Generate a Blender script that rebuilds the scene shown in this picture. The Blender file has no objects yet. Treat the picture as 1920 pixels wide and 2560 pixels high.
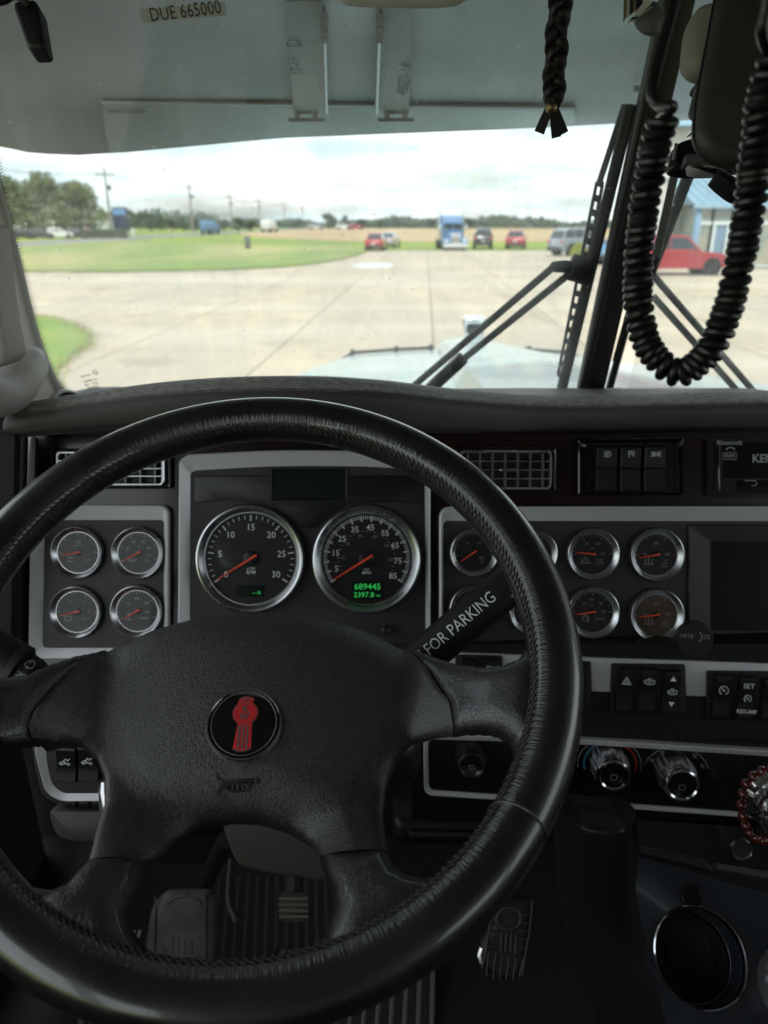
import bpy, bmesh, math, random
import numpy as np
from math import sin, cos, pi, radians, sqrt, atan2
from mathutils import Vector, Matrix, geometry
random.seed(7)
sc = bpy.context.scene
COL = sc.collection

# ------------------------------------------------------------------ camera
CAM = Vector((0, 0, 2.4)); PITCH = radians(21.4); FPX = 1850.0
cam = bpy.data.cameras.new('camera'); cam_o = bpy.data.objects.new('camera', cam); COL.objects.link(cam_o)
cam_o.location = CAM; cam_o.rotation_euler = (pi / 2 - PITCH, 0, 0)
cam.sensor_fit = 'VERTICAL'; cam.sensor_height = 36.0; cam.sensor_width = 27.0
cam.lens = 36.0 * FPX / 2560.0
cam.clip_start = 0.02; cam.clip_end = 4000
cam.dof.use_dof = True; cam.dof.focus_distance = 0.62; cam.dof.aperture_fstop = 6.8
sc.camera = cam_o

# ------------------------------------------------------------------ sky, sun, exposure
SUN_EL = radians(52); SUN_AZ = radians(189)          # sun stands behind the cab, to the left
w = bpy.data.worlds.new('World'); sc.world = w; w.use_nodes = True
nt = w.node_tree; N = nt.nodes; Lk = nt.links; N.clear()
out = N.new('ShaderNodeOutputWorld'); bg = N.new('ShaderNodeBackground')
sky = N.new('ShaderNodeTexSky'); sky.sky_type = 'NISHITA'; sky.sun_disc = False
sky.sun_elevation = SUN_EL; sky.sun_rotation = SUN_AZ; sky.air_density = 1.2; sky.dust_density = 2.0
tc = N.new('ShaderNodeTexCoord'); sep = N.new('ShaderNodeSeparateXYZ'); Lk.new(tc.outputs['Generated'], sep.inputs[0])
mp = N.new('ShaderNodeMapping'); mp.inputs['Scale'].default_value = (1.0, 1.0, 5.5); Lk.new(tc.outputs['Generated'], mp.inputs[0])
nz = N.new('ShaderNodeTexNoise'); nz.inputs['Scale'].default_value = 2.3; nz.inputs['Detail'].default_value = 7; nz.inputs['Roughness'].default_value = .58
Lk.new(mp.outputs[0], nz.inputs['Vector'])
cr = N.new('ShaderNodeValToRGB'); cr.color_ramp.elements[0].position = .30; cr.color_ramp.elements[0].color = (.12, .12, .12, 1)
cr.color_ramp.elements[1].position = .50; cr.color_ramp.elements[1].color = (1, 1, 1, 1); Lk.new(nz.outputs['Fac'], cr.inputs[0])
mp2 = N.new('ShaderNodeMapping'); mp2.inputs['Scale'].default_value = (1.0, 1.0, 7); mp2.inputs['Location'].default_value = (3.1, 1.7, .4); Lk.new(tc.outputs['Generated'], mp2.inputs[0])
nz2 = N.new('ShaderNodeTexNoise'); nz2.inputs['Scale'].default_value = 5.5; nz2.inputs['Detail'].default_value = 5
Lk.new(mp2.outputs[0], nz2.inputs['Vector'])
cr2 = N.new('ShaderNodeValToRGB'); cr2.color_ramp.elements[0].position = .35; cr2.color_ramp.elements[0].color = (5.3, 6.5, 6.8, 1)
cr2.color_ramp.elements[1].position = .6; cr2.color_ramp.elements[1].color = (8.6, 8.8, 8.7, 1); Lk.new(nz2.outputs['Fac'], cr2.inputs[0])
mx = N.new('ShaderNodeMix'); mx.data_type = 'RGBA'; Lk.new(cr.outputs[0], mx.inputs['Factor'])
Lk.new(sky.outputs[0], mx.inputs['A']); Lk.new(cr2.outputs[0], mx.inputs['B'])
Lk.new(mx.outputs['Result'], bg.inputs['Color']); bg.inputs['Strength'].default_value = 0.12
Lk.new(bg.outputs[0], out.inputs['Surface'])
sl = bpy.data.lights.new('sun', 'SUN'); sl.energy = 2.1; sl.angle = radians(6); sl.color = (1, .96, .9)
so = bpy.data.objects.new('sun', sl); COL.objects.link(so)
# sun_rotation measured clockwise from +Y in the sky node
sd = Vector((sin(SUN_AZ) * cos(SUN_EL), cos(SUN_AZ) * cos(SUN_EL), sin(SUN_EL)))
so.rotation_euler = sd.to_track_quat('Z', 'Y').to_euler()
sc.view_settings.view_transform = 'Standard'; sc.view_settings.look = 'None'
sc.view_settings.exposure = 0.8; sc.view_settings.gamma = 1.0; sc.view_settings.use_curve_mapping = False
sc.render.engine = 'CYCLES'
sc.cycles.use_denoising = True; sc.cycles.max_bounces = 10; sc.cycles.diffuse_bounces = 5; sc.cycles.glossy_bounces = 5
sc.cycles.transparent_max_bounces = 16; sc.cycles.caustics_reflective = False; sc.cycles.caustics_refractive = False
sc.cycles.sample_clamp_indirect = 6.0

# ------------------------------------------------------------------ helpers: photograph pixels -> places in the cab
RT = Vector((1, 0, 0)); UP = Vector((0, sin(PITCH), cos(PITCH))); FW = Vector((0, cos(PITCH), -sin(PITCH)))
def ray(px, py): return (FW * FPX + RT * (px - 960) + UP * (1280 - py)).normalized()
def onY(px, py, y):
    d = ray(px, py); return CAM + d * ((y - CAM.y) / d.y)
def onZ(px, py, z=0.0):
    d = ray(px, py); return CAM + d * ((z - CAM.z) / d.z)
class Fr:
    """a flat working plane: origin o, x to the right, y up the face, z out of the face"""
    def __init__(s, o, x, y):
        s.o = Vector(o); s.z = Vector(x).cross(Vector(y)).normalized(); s.x = Vector(x).normalized(); s.y = s.z.cross(s.x)
    def uv(s, px, py, h=0.0):
        d = ray(px, py); t = ((s.o + s.z * h) - CAM).dot(s.z) / d.dot(s.z); P = CAM + d * t - s.o
        return (P.dot(s.x), P.dot(s.y))
    def poly(s, pts, h=0.0): return [s.uv(a, b, h) for a, b in pts]
    def M(s):
        m = Matrix.Identity(4)
        for i, a in enumerate((s.x, s.y, s.z, s.o)):
            for j in range(3): m[j][i] = a[j]
        return m
    def w(s, u, v, h=0.0): return s.o + s.x * u + s.y * v + s.z * h
def face_frame(px, py, dist, ang=0.0, tilt=0.0, yaw=0.0):
    """frame at a point, facing back along the photograph's axis, turned in its plane by ang"""
    o = CAM + ray(px, py) * dist
    x = RT.copy(); y = UP.copy()
    R = Matrix.Rotation(radians(tilt), 3, RT); x = R @ x; y = R @ y
    R = Matrix.Rotation(radians(yaw), 3, Vector((0, 0, 1))); x = R @ x; y = R @ y
    z = x.cross(y); R = Matrix.Rotation(radians(ang), 3, z)
    return Fr(o, R @ x, R @ y)
def T(x=0, y=0, z=0): return Matrix.Translation((x, y, z))
def RZ(a): return Matrix.Rotation(radians(a), 4, 'Z')
def RX(a): return Matrix.Rotation(radians(a), 4, 'X')
def RY(a): return Matrix.Rotation(radians(a), 4, 'Y')
def S3(a, b, c): return Matrix.Diagonal((a, b, c, 1))

def rpoly(pts, r, n=4):
    """round the corners of a polygon"""
    out = []; m = len(pts)
    for i in range(m):
        rr = r[i] if isinstance(r, (list, tuple)) else r
        p0, p, p1 = Vector(pts[i - 1][:2]), Vector(pts[i][:2]), Vector(pts[(i + 1) % m][:2])
        a = (p0 - p); b = (p1 - p); q = min(rr, a.length * .48, b.length * .48)
        A = p + a.normalized() * q; B = p + b.normalized() * q
        for k in range(n + 1):
            t = k / n; out.append(tuple((1 - t) ** 2 * A + 2 * t * (1 - t) * p + t * t * B))
    return out
def rrect(cx, cy, w, h, r, n=4):
    return rpoly([(cx - w / 2, cy - h / 2), (cx + w / 2, cy - h / 2), (cx + w / 2, cy + h / 2), (cx - w / 2, cy + h / 2)], r, n)
def circ(cx, cy, r, n=32, ry=None): return [(cx + r * cos(2 * pi * k / n), cy + (ry or r) * sin(2 * pi * k / n)) for k in range(n)]
def area(p): return sum(p[i - 1][0] * p[i][1] - p[i][0] * p[i - 1][1] for i in range(len(p)))
def ccw(p): return p if area(p) > 0 else p[::-1]
def inset(p, d):
    m = len(p); o = []
    for i in range(m):
        a = Vector(p[i][:2]) - Vector(p[i - 1][:2]); b = Vector(p[(i + 1) % m][:2]) - Vector(p[i][:2])
        if a.length < 1e-9: a = b
        if b.length < 1e-9: b = a
        a.normalize(); b.normalize(); n = Vector((-(a.y + b.y), a.x + b.x))
        if n.length < 1e-6: n = Vector((-a.y, a.x))
        n.normalize(); c = max(.5, n.dot(Vector((-a.y, a.x)))); q = Vector(p[i][:2]) + n * (d / c); o.append((q.x, q.y))
    return o
def smooth(pts, n=6, closed=False):
    """Catmull-Rom through points of any dimension"""
    P = [Vector(p) for p in pts]; m = len(P); out = []
    rng = range(m) if closed else range(m - 1)
    for i in rng:
        a, b, c, d = (P[i - 1] if (closed or i > 0) else P[0] * 2 - P[1]), P[i], P[(i + 1) % m], (P[(i + 2) % m] if (closed or i + 2 < m) else P[-1] * 2 - P[-2])
        for k in range(n):
            t = k / n
            out.append(.5 * ((2 * b) + (c - a) * t + (2 * a - 5 * b + 4 * c - d) * t * t + (3 * b - a - 3 * c + d) * t ** 3))
    if not closed: out.append(P[-1])
    return out

_font_cache = {}
def text_geo(s, size, ax, bold):
    key = (s, ax, bold)
    if key not in _font_cache:
        cu = bpy.data.curves.new('t', 'FONT'); cu.body = s; cu.size = 1.0; cu.align_x = ax; cu.align_y = 'CENTER'; cu.resolution_u = 2
        cu.offset = bold
        ob = bpy.data.objects.new('t', cu); me = bpy.data.meshes.new_from_object(ob)
        _font_cache[key] = ([v.co.copy() for v in me.vertices], [tuple(p.vertices) for p in me.polygons])
        bpy.data.objects.remove(ob); bpy.data.meshes.remove(me); bpy.data.curves.remove(cu)
    return _font_cache[key]

class MB:
    def __init__(s): s.v = []; s.f = []; s.mi = []; s.uv = {}; s.m = 0
    def add(s, vs, fs, M=None, uvs=None):
        b = len(s.v)
        for p in vs:
            p = Vector(p) if len(p) == 3 else Vector((p[0], p[1], 0))
            s.v.append(M @ p if M is not None else p)
        flip = M is not None and M.determinant() < 0
        for k, f in enumerate(fs):
            g = [b + i for i in f]
            if flip: g = g[::-1]
            if uvs: s.uv[len(s.f)] = uvs[k][::-1] if flip else uvs[k]
            s.f.append(g); s.mi.append(s.m)
        return s
    def loft(s, loops, close=True, cap0=False, cap1=False, M=None, uv=False):
        n = len(loops[0]); vs = [p if len(p) == 3 else (p[0], p[1], 0) for l in loops for p in l]; fs = []; uvs = []
        for j in range(len(loops) - 1):
            for i in range(n if close else n - 1):
                k = (i + 1) % n; fs.append((j * n + i, j * n + k, (j + 1) * n + k, (j + 1) * n + i))
                uvs.append([(j, i), (j, i + 1), (j + 1, i + 1), (j + 1, i)])
        if cap0: fs.append(tuple(range(n))[::-1]); uvs.append([(0, 0)] * n)
        if cap1: fs.append(tuple((len(loops) - 1) * n + i for i in range(n))); uvs.append([(0, 0)] * n)
        return s.add(vs, fs, M, uvs if uv else None)
    def prism(s, pts, z0, z1, bev=0.0, M=None, seg=2, bottom=True):
        p = ccw([(a[0], a[1]) for a in pts]); L = [[(a, b, z0) for a, b in p]]
        if bev > 0:
            for k in range(seg + 1):
                t = k / seg * pi / 2; q = inset(p, bev * (1 - cos(t))); L.append([(a, b, z1 - bev + bev * sin(t)) for a, b in q])
        else: L.append([(a, b, z1) for a, b in p])
        return s.loft(L, cap0=bottom, cap1=True, M=M)
    def box(s, cx, cy, cz, sx, sy, sz, bev=0.0, M=None):
        m = T(cx, cy, cz) if M is None else M @ T(cx, cy, cz)
        if bev > 0:
            p = [(-sx / 2 + bev, -sy / 2), (sx / 2 - bev, -sy / 2), (sx / 2, -sy / 2 + bev), (sx / 2, sy / 2 - bev), (sx / 2 - bev, sy / 2), (-sx / 2 + bev, sy / 2), (-sx / 2, sy / 2 - bev), (-sx / 2, -sy / 2 + bev)]
            q = inset(p, bev * .7)
            return s.loft([[(a, b, -sz / 2) for a, b in q], [(a, b, -sz / 2 + bev) for a, b in p], [(a, b, sz / 2 - bev) for a, b in p], [(a, b, sz / 2) for a, b in q]], cap0=True, cap1=True, M=m)
        x, y, z = sx / 2, sy / 2, sz / 2
        return s.add([(-x, -y, -z), (x, -y, -z), (x, y, -z), (-x, y, -z), (-x, -y, z), (x, -y, z), (x, y, z), (-x, y, z)],
                     [(0, 3, 2, 1), (4, 5, 6, 7), (0, 1, 5, 4), (1, 2, 6, 5), (2, 3, 7, 6), (3, 0, 4, 7)], m)
    def frame(s, outer, inner, zo, zi, depth=.004, lip=.0015, M=None):
        """picture-frame: outer and inner outlines with equal counts, sloping from zo to zi"""
        o = ccw(outer); i = ccw(inner)
        o2 = inset(o, lip)
        return s.loft([[(a, b, zo - depth) for a, b in o], [(a, b, zo - lip) for a, b in o], [(a, b, zo) for a, b in o2],
                       [(a, b, zi) for a, b in i], [(a, b, zi - depth) for a, b in i]], M=M)
    def lathe(s, prof, n=48, M=None, cap0=False, cap1=False):
        return s.loft([[(r * cos(2 * pi * k / n), r * sin(2 * pi * k / n), z) for k in range(n)] for r, z in prof], cap0=cap0, cap1=cap1, M=M)
    def tube(s, pts, r, n=10, closed=False, cap=True, M=None, flat=1.0, uv=False, twist=None):
        P = [Vector(p) for p in pts]; m = len(P); R = r if isinstance(r, (list, tuple)) else [r] * m
        tg = []
        for i in range(m):
            a = P[(i + 1) % m] if (closed or i < m - 1) else P[i]; b = P[i - 1] if (closed or i > 0) else P[i]
            tg.append((a - b).normalized())
        ref = twist or (Vector((0, 0, 1)) if abs(tg[0].z) < .9 else Vector((0, 1, 0)))
        u = (ref - tg[0] * ref.dot(tg[0])).normalized(); loops = []
        for i in range(m):
            if twist: u = twist
            u = (u - tg[i] * u.dot(tg[i])).normalized(); v = tg[i].cross(u)
            loops.append([tuple(P[i] + u * (R[i] * flat * cos(2 * pi * k / n)) + v * (R[i] * sin(2 * pi * k / n))) for k in range(n)])
        if closed: loops.append(loops[0])
        return s.loft(loops, cap0=cap and not closed, cap1=cap and not closed, M=M, uv=uv)
    def rod(s, a, b, r, n=8, M=None, r2=None): return s.tube([a, b], [r, r2 if r2 is not None else r], n, M=M)
    def ball(s, c, r, n=12, M=None, sz=1.0):
        m = T(*c) if M is None else M @ T(*c)
        return s.lathe([(max(1e-5, r * sin(pi * k / (n // 2 + 1))), -r * sz * cos(pi * k / (n // 2 + 1))) for k in range(n // 2 + 2)], n, m)
    def ribbon(s, pts, wd, h=0.0, M=None):
        """flat line of width wd through 2-D points"""
        for i in range(len(pts) - 1):
            a = Vector(pts[i][:2]); b = Vector(pts[i + 1][:2]); d = b - a
            if d.length < 1e-9: continue
            d.normalize(); n = Vector((-d.y, d.x)) * wd / 2; e = d * wd * .35
            s.add([(*(a - e - n), h), (*(b + e - n), h), (*(b + e + n), h), (*(a - e + n), h)], [(0, 1, 2, 3)], M)
        return s
    def flat(s, pts, h=0.0, M=None):
        p = ccw([(a[0], a[1]) for a in pts]); return s.add([(a, b, h) for a, b in p], [tuple(range(len(p)))], M)
    def text(s, t, size, u, v, h=0.0, ang=0, ax='CENTER', bold=0.0, M=None, sx=1.0):
        vs, fs = text_geo(t, size, ax, bold); m = T(u, v, h) @ RZ(ang) @ S3(size * sx, size, size)
        return s.add(vs, fs, (M @ m) if M is not None else m)
    def build(s, name, mats, parent=None, smooth_deg=35, loc=None, label=None, kind=None, cat=None, group=None, Mw=None):
        me = bpy.data.meshes.new(name); me.from_pydata([tuple(v) for v in s.v], [], s.f)
        if not isinstance(mats, (list, tuple)): mats = [mats]
        for m in mats: me.materials.append(m)
        if len(mats) > 1: me.polygons.foreach_set('material_index', s.mi)
        if s.uv:
            ul = me.uv_layers.new(name='UVMap')
            for fi, uvs in s.uv.items():
                for li, c in zip(me.polygons[fi].loop_indices, uvs): ul.data[li].uv = c
        me.validate(); me.update()
        if smooth_deg:
            me.polygons.foreach_set('use_smooth', [True] * len(me.polygons))
            me.set_sharp_from_angle(angle=radians(smooth_deg))
        ob = bpy.data.objects.new(name, me); COL.objects.link(ob)
        if parent is not None: ob.parent = parent
        if Mw is not None: ob.matrix_basis = Mw
        if loc is not None: ob.location = loc
        tag(ob, label, cat, group, kind)
        return ob
def tag(o, label=None, cat=None, group=None, kind=None):
    if label: o['label'] = label
    if cat: o['category'] = cat
    if group: o['group'] = group
    if kind: o['kind'] = kind
    return o
def thing(name, label, cat, M=None, group=None):
    o = bpy.data.objects.new(name, None); COL.objects.link(o); o.empty_display_size = .05
    if M is not None: o.matrix_world = M
    return tag(o, label, cat, group)
def copy_tree(o, parent=None):
    c = o.copy(); COL.objects.link(c)
    if parent is not None: c.parent = parent; c.matrix_parent_inverse = o.matrix_parent_inverse
    for ch in list(o.children): copy_tree(ch, c)
    return c

# ------------------------------------------------------------------ materials
def mat(name, col, rough=.5, metal=0.0, coat=0.0, bump=None, var=None, spec=None, rvar=None, emit=None, aniso=None, sheen=None):
    """bump: list of (kind, scale, strength[, stretch]); var: (scale, colour2, lo, hi)"""
    m = bpy.data.materials.new(name); m.use_nodes = True; n = m.node_tree.nodes; l = m.node_tree.links
    b = n['Principled BSDF']; b.inputs['Base Color'].default_value = (*col, 1); b.inputs['Roughness'].default_value = rough
    b.inputs['Metallic'].default_value = metal; b.inputs['Coat Weight'].default_value = coat; b.inputs['Coat Roughness'].default_value = .06
    if spec is not None: b.inputs['Specular IOR Level'].default_value = spec
    if sheen: b.inputs['Sheen Weight'].default_value = sheen
    if emit: b.inputs['Emission Color'].default_value = (*emit[0], 1); b.inputs['Emission Strength'].default_value = emit[1]
    tc = n.new('ShaderNodeTexCoord')
    if var:
        t = n.new('ShaderNodeTexNoise'); t.inputs['Scale'].default_value = var[0]; t.inputs['Detail'].default_value = 6; l.new(tc.outputs['Object'], t.inputs['Vector'])
        r = n.new('ShaderNodeMapRange'); r.inputs[1].default_value = var[2]; r.inputs[2].default_value = var[3]; l.new(t.outputs['Fac'], r.inputs[0])
        x = n.new('ShaderNodeMix'); x.data_type = 'RGBA'; x.inputs['A'].default_value = (*col, 1); x.inputs['B'].default_value = (*var[1], 1)
        l.new(r.outputs[0], x.inputs['Factor']); l.new(x.outputs['Result'], b.inputs['Base Color'])
    if rvar:
        t = n.new('ShaderNodeTexNoise'); t.inputs['Scale'].default_value = rvar[0]; t.inputs['Detail'].default_value = 5; l.new(tc.outputs['Object'], t.inputs['Vector'])
        r = n.new('ShaderNodeMapRange'); r.inputs[1].default_value = .35; r.inputs[2].default_value = .65; r.inputs[3].default_value = rvar[1]; r.inputs[4].default_value = rvar[2]
        l.new(t.outputs['Fac'], r.inputs[0]); l.new(r.outputs[0], b.inputs['Roughness'])
    prev = None
    for q in (bump or []):
        kind, scale, st = q[:3]; mp = n.new('ShaderNodeMapping'); src = 'UV' if kind == 'wrinkle' else 'Object'
        l.new(tc.outputs[src], mp.inputs[0])
        if len(q) > 3: mp.inputs['Scale'].default_value = q[3]
        if kind == 'cell':
            t = n.new('ShaderNodeTexVoronoi'); t.feature = 'DISTANCE_TO_EDGE'; t.inputs['Scale'].default_value = scale
            t2 = n.new('ShaderNodeTexNoise'); t2.inputs['Scale'].default_value = scale * 1.3; t2.inputs['Detail'].default_value = 3
            l.new(mp.outputs[0], t2.inputs['Vector']); ad = n.new('ShaderNodeMix'); ad.data_type = 'VECTOR'; ad.inputs['Factor'].default_value = .018 * 90 / scale
            l.new(mp.outputs[0], ad.inputs['A']); l.new(t2.outputs['Color'], ad.inputs['B']); l.new(ad.outputs['Result'], t.inputs['Vector'])
            mr = n.new('ShaderNodeMapRange'); mr.inputs[1].default_value = 0; mr.inputs[2].default_value = .22; l.new(t.outputs['Distance'], mr.inputs[0]); o = mr.outputs[0]
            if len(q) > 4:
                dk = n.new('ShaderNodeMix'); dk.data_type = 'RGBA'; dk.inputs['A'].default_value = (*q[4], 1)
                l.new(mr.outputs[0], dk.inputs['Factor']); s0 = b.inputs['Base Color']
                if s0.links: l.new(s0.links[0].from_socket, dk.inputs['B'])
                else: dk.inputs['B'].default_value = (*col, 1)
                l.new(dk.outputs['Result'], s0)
        else:
            t = n.new('ShaderNodeTexNoise'); t.inputs['Scale'].default_value = scale; t.inputs['Detail'].default_value = 4
            l.new(mp.outputs[0], t.inputs['Vector']); o = t.outputs['Fac']
        bn = n.new('ShaderNodeBump'); bn.inputs['Strength'].default_value = st; bn.inputs['Distance'].default_value = .002 if scale > 30 else .01
        l.new(o, bn.inputs['Height'])
        if prev: l.new(prev.outputs[0], bn.inputs['Normal'])
        l.new(bn.outputs[0], b.inputs['Normal']); prev = bn
    return m
MT = {}
def mk(key, *a, **k): MT[key] = mat(key, *a, **k); return MT[key]
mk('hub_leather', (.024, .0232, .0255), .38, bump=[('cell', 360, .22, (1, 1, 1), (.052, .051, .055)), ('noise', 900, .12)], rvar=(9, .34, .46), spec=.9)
mk('rim_leather', (.009, .0088, .0092), .30, spec=.9, bump=[('wrinkle', 1.0, .35, (3.4, .16, 1)), ('noise', 600, .06)], rvar=(14, .2, .40), coat=.7)

mk('spoke_leather', (.013, .0125, .0133), .32, spec=.9, bump=[('noise', 150, .22, (1, .35, 1)), ('cell', 380, .25)], rvar=(16, .24, .42), coat=.3)
mk('thread', (.05, .048, .045), .6)
mk('panel_black', (.028, .0255, .026), .55, var=(55, (.040, .037, .035), .52, .8), bump=[('noise', 900, .08)], rvar=(6, .5, .62))
mk('black_plastic', (.007, .007, .008), .42, bump=[('noise', 700, .06)])
mk('gloss_black', (.008, .008, .009), .12, coat=.3, rvar=(5, .08, .2))
mk('rubber', (.016, .016, .016), .5)
mk('cord_black', (.012, .0118, .0115), .33, bump=[('noise', 300, .05)])
mk('silver_trim', (.80, .81, .83), .38, metal=.25, bump=[('noise', 1200, .04)], rvar=(8, .36, .48))
mk('silver_paint', (.60, .59, .60), .42, metal=.3, bump=[('noise', 900, .05)])
mk('chrome', (.82, .82, .84), .09, metal=1.0, rvar=(20, .06, .14))
mk('smoke_chrome', (.62, .62, .64), .22, metal=.9, rvar=(30, .16, .3))
mk('bezel_metal', (.58, .60, .62), .28, metal=1.0, rvar=(25, .24, .36))
mk('wood_gloss', (.018, .008, .007), .22, coat=.2, var=(18, (.012, .006, .005), .35, .65))
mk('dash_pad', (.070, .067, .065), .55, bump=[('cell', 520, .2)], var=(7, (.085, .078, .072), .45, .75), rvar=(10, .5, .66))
mk('headliner', (.34, .335, .33), .8)
mk('trim_grey', (.60, .575, .55), .55, bump=[('noise', 90, .22, (1, 1, .3)), ('noise', 600, .1)], var=(6, (.32, .28, .22), .55, .8))
mk('trim_blue_grey', (.11, .115, .115), .5, bump=[('noise', 140, .2)])
mk('beige_plastic', (.05, .041, .034), .55, bump=[('noise', 500, .1)])
mk('brown_plastic', (.015, .0125, .0115), .38, bump=[('noise', 400, .1)], rvar=(5, .3, .5))
mk('dial_black', (.008, .0075, .0075), .5)
mk('print_white', (.85, .87, .88), .5)
mk('print_dim', (.34, .34, .35), .5)
mk('print_red', (.50, .035, .03), .5)
mk('print_blue', (.07, .25, .36), .5)
mk('needle_red', (.60, .06, .03), .4, emit=((1, .12, .04), .05))
mk('lcd_glass', (.012, .020, .018), .12)
mk('console_gloss', (.022, .026, .034), .2, coat=.4, rvar=(9, .14, .3))
mk('screen_black', (.004, .005, .008), .3, spec=.1)
mk('led_green', (.02, .3, .06), .4, emit=((.06, .85, .16), .2))
mk('badge_red', (.85, .035, .04), .3, coat=.5)
mk('badge_black', (.006, .006, .007), .12, coat=.6)
mk('bead_red', (.14, .018, .014), .18, coat=.6, var=(300, (.05, .008, .006), .4, .6))
mk('coin_gold', (.36, .28, .14), .3, metal=1.0, bump=[('noise', 500, .5)])
mk('pedal_rubber', (.042, .038, .038), .6, bump=[('noise', 120, .4)], var=(30, (.085, .078, .072), .4, .7))
mk('bare_metal', (.24, .22, .19), .4, metal=.8, bump=[('noise', 60, .3, (1, 6, 1))])
mk('mat_rubber', (.02, .02, .021), .55)
mk('rib_metal', (.09, .085, .085), .4, metal=.6)
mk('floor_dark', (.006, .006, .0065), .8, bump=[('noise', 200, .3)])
mk('module_beige', (.30, .285, .26), .6, bump=[('noise', 800, .06)])
mk('case_brown', (.048, .043, .040), .5, bump=[('noise', 900, .1)])
mk('bracket_grey', (.22, .22, .23), .4, metal=.5)
mk('leather_strap', (.013, .012, .012), .5, bump=[('noise', 500, .3)])
mk('paper_white', (.72, .72, .70), .6)
mk('ink', (.02, .02, .022), .6)
mk('marker_brown', (.07, .055, .05), .6)
mk('visor_metal', (.51, .505, .48), .5, metal=.25, bump=[('noise', 18, .12), ('noise', 260, .06)], var=(5, (.37, .405, .38), .4, .7), rvar=(4, .42, .62))
mk('visor_strap', (.50, .50, .44), .6, metal=.1, bump=[('noise', 160, .08)], var=(40, (.40, .38, .32), .55, .8))
mk('hinge_metal', (.45, .45, .44), .35, metal=.8)
mk('lip_metal', (.56, .60, .55), .45, metal=.1, var=(9, (.48, .52, .48), .4, .7), rvar=(4, .35, .6))
mk('rust', (.20, .13, .06), .7, var=(200, (.42, .4, .36), .4, .6))
mk('hood_paint', (.44, .56, .58), .28, coat=.4, rvar=(6, .2, .36), var=(3, (.36, .47, .49), .4, .7))
mk('wiper_black', (.03, .032, .033), .45, rvar=(40, .35, .6))
mk('cloth_card', (.33, .26, .17), .6)
mk('navy', (.02, .03, .07), .5)

def wrinkle_mat(m):
    # creases only on the inner half of the rim, towards the seam
    n = m.node_tree.nodes; l = m.node_tree.links
    bn = [x for x in n if x.type == 'BUMP'][0]; tc = [x for x in n if x.type == 'TEX_COORD'][0]
    sp = n.new('ShaderNodeSeparateXYZ'); l.new(tc.outputs['UV'], sp.inputs[0])
    a = n.new('ShaderNodeMapRange'); a.interpolation_type = 'SMOOTHSTEP'; a.inputs[1].default_value = 39.5; a.inputs[2].default_value = 35; a.inputs[3].default_value = .0; a.inputs[4].default_value = .42; l.new(sp.outputs[1], a.inputs[0])
    b_ = n.new('ShaderNodeMapRange'); b_.inputs[1].default_value = 24; b_.inputs[2].default_value = 30; l.new(sp.outputs[1], b_.inputs[0])
    mu = n.new('ShaderNodeMath'); mu.operation = 'MULTIPLY'; l.new(a.outputs[0], mu.inputs[0]); l.new(b_.outputs[0], mu.inputs[1])
    l.new(mu.outputs[0], bn.inputs['Strength'])
def dusty_lit_top(m, col, amt):
    # settled dust and the windshield's light, both coloured onto the upward faces
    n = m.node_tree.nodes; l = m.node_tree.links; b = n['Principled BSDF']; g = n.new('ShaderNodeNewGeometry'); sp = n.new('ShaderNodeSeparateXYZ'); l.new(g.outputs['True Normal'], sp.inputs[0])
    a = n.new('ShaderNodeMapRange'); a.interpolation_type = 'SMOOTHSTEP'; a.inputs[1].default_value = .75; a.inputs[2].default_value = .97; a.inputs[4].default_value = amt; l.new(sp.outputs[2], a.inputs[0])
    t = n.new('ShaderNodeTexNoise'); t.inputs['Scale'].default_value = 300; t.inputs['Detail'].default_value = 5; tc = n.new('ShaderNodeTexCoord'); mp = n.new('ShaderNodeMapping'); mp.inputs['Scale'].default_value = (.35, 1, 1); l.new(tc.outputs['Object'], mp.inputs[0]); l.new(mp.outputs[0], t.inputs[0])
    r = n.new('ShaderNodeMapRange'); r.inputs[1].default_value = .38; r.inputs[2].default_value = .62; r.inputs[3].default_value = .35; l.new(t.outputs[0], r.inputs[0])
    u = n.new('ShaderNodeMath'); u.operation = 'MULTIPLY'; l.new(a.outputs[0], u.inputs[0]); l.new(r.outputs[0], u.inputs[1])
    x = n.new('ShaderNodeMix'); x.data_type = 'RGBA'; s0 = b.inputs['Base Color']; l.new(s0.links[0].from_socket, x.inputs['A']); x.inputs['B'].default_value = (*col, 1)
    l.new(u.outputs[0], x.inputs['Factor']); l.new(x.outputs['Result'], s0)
dusty_lit_top(MT['dash_pad'], (.46, .44, .41), .85)
def paper_mat():
    m = bpy.data.materials.new('thin_paper'); m.use_nodes = True; n = m.node_tree.nodes; l = m.node_tree.links; n.clear()
    o = n.new('ShaderNodeOutputMaterial'); d = n.new('ShaderNodeBsdfDiffuse'); t = n.new('ShaderNodeBsdfTranslucent'); x = n.new('ShaderNodeMixShader')
    d.inputs[0].default_value = (.85, .85, .84, 1); t.inputs[0].default_value = (.95, .95, .94, 1); x.inputs[0].default_value = .65
    l.new(d.outputs[0], x.inputs[1]); l.new(t.outputs[0], x.inputs[2]); l.new(x.outputs[0], o.inputs[0]); MT['thin_paper'] = m
paper_mat()
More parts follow.
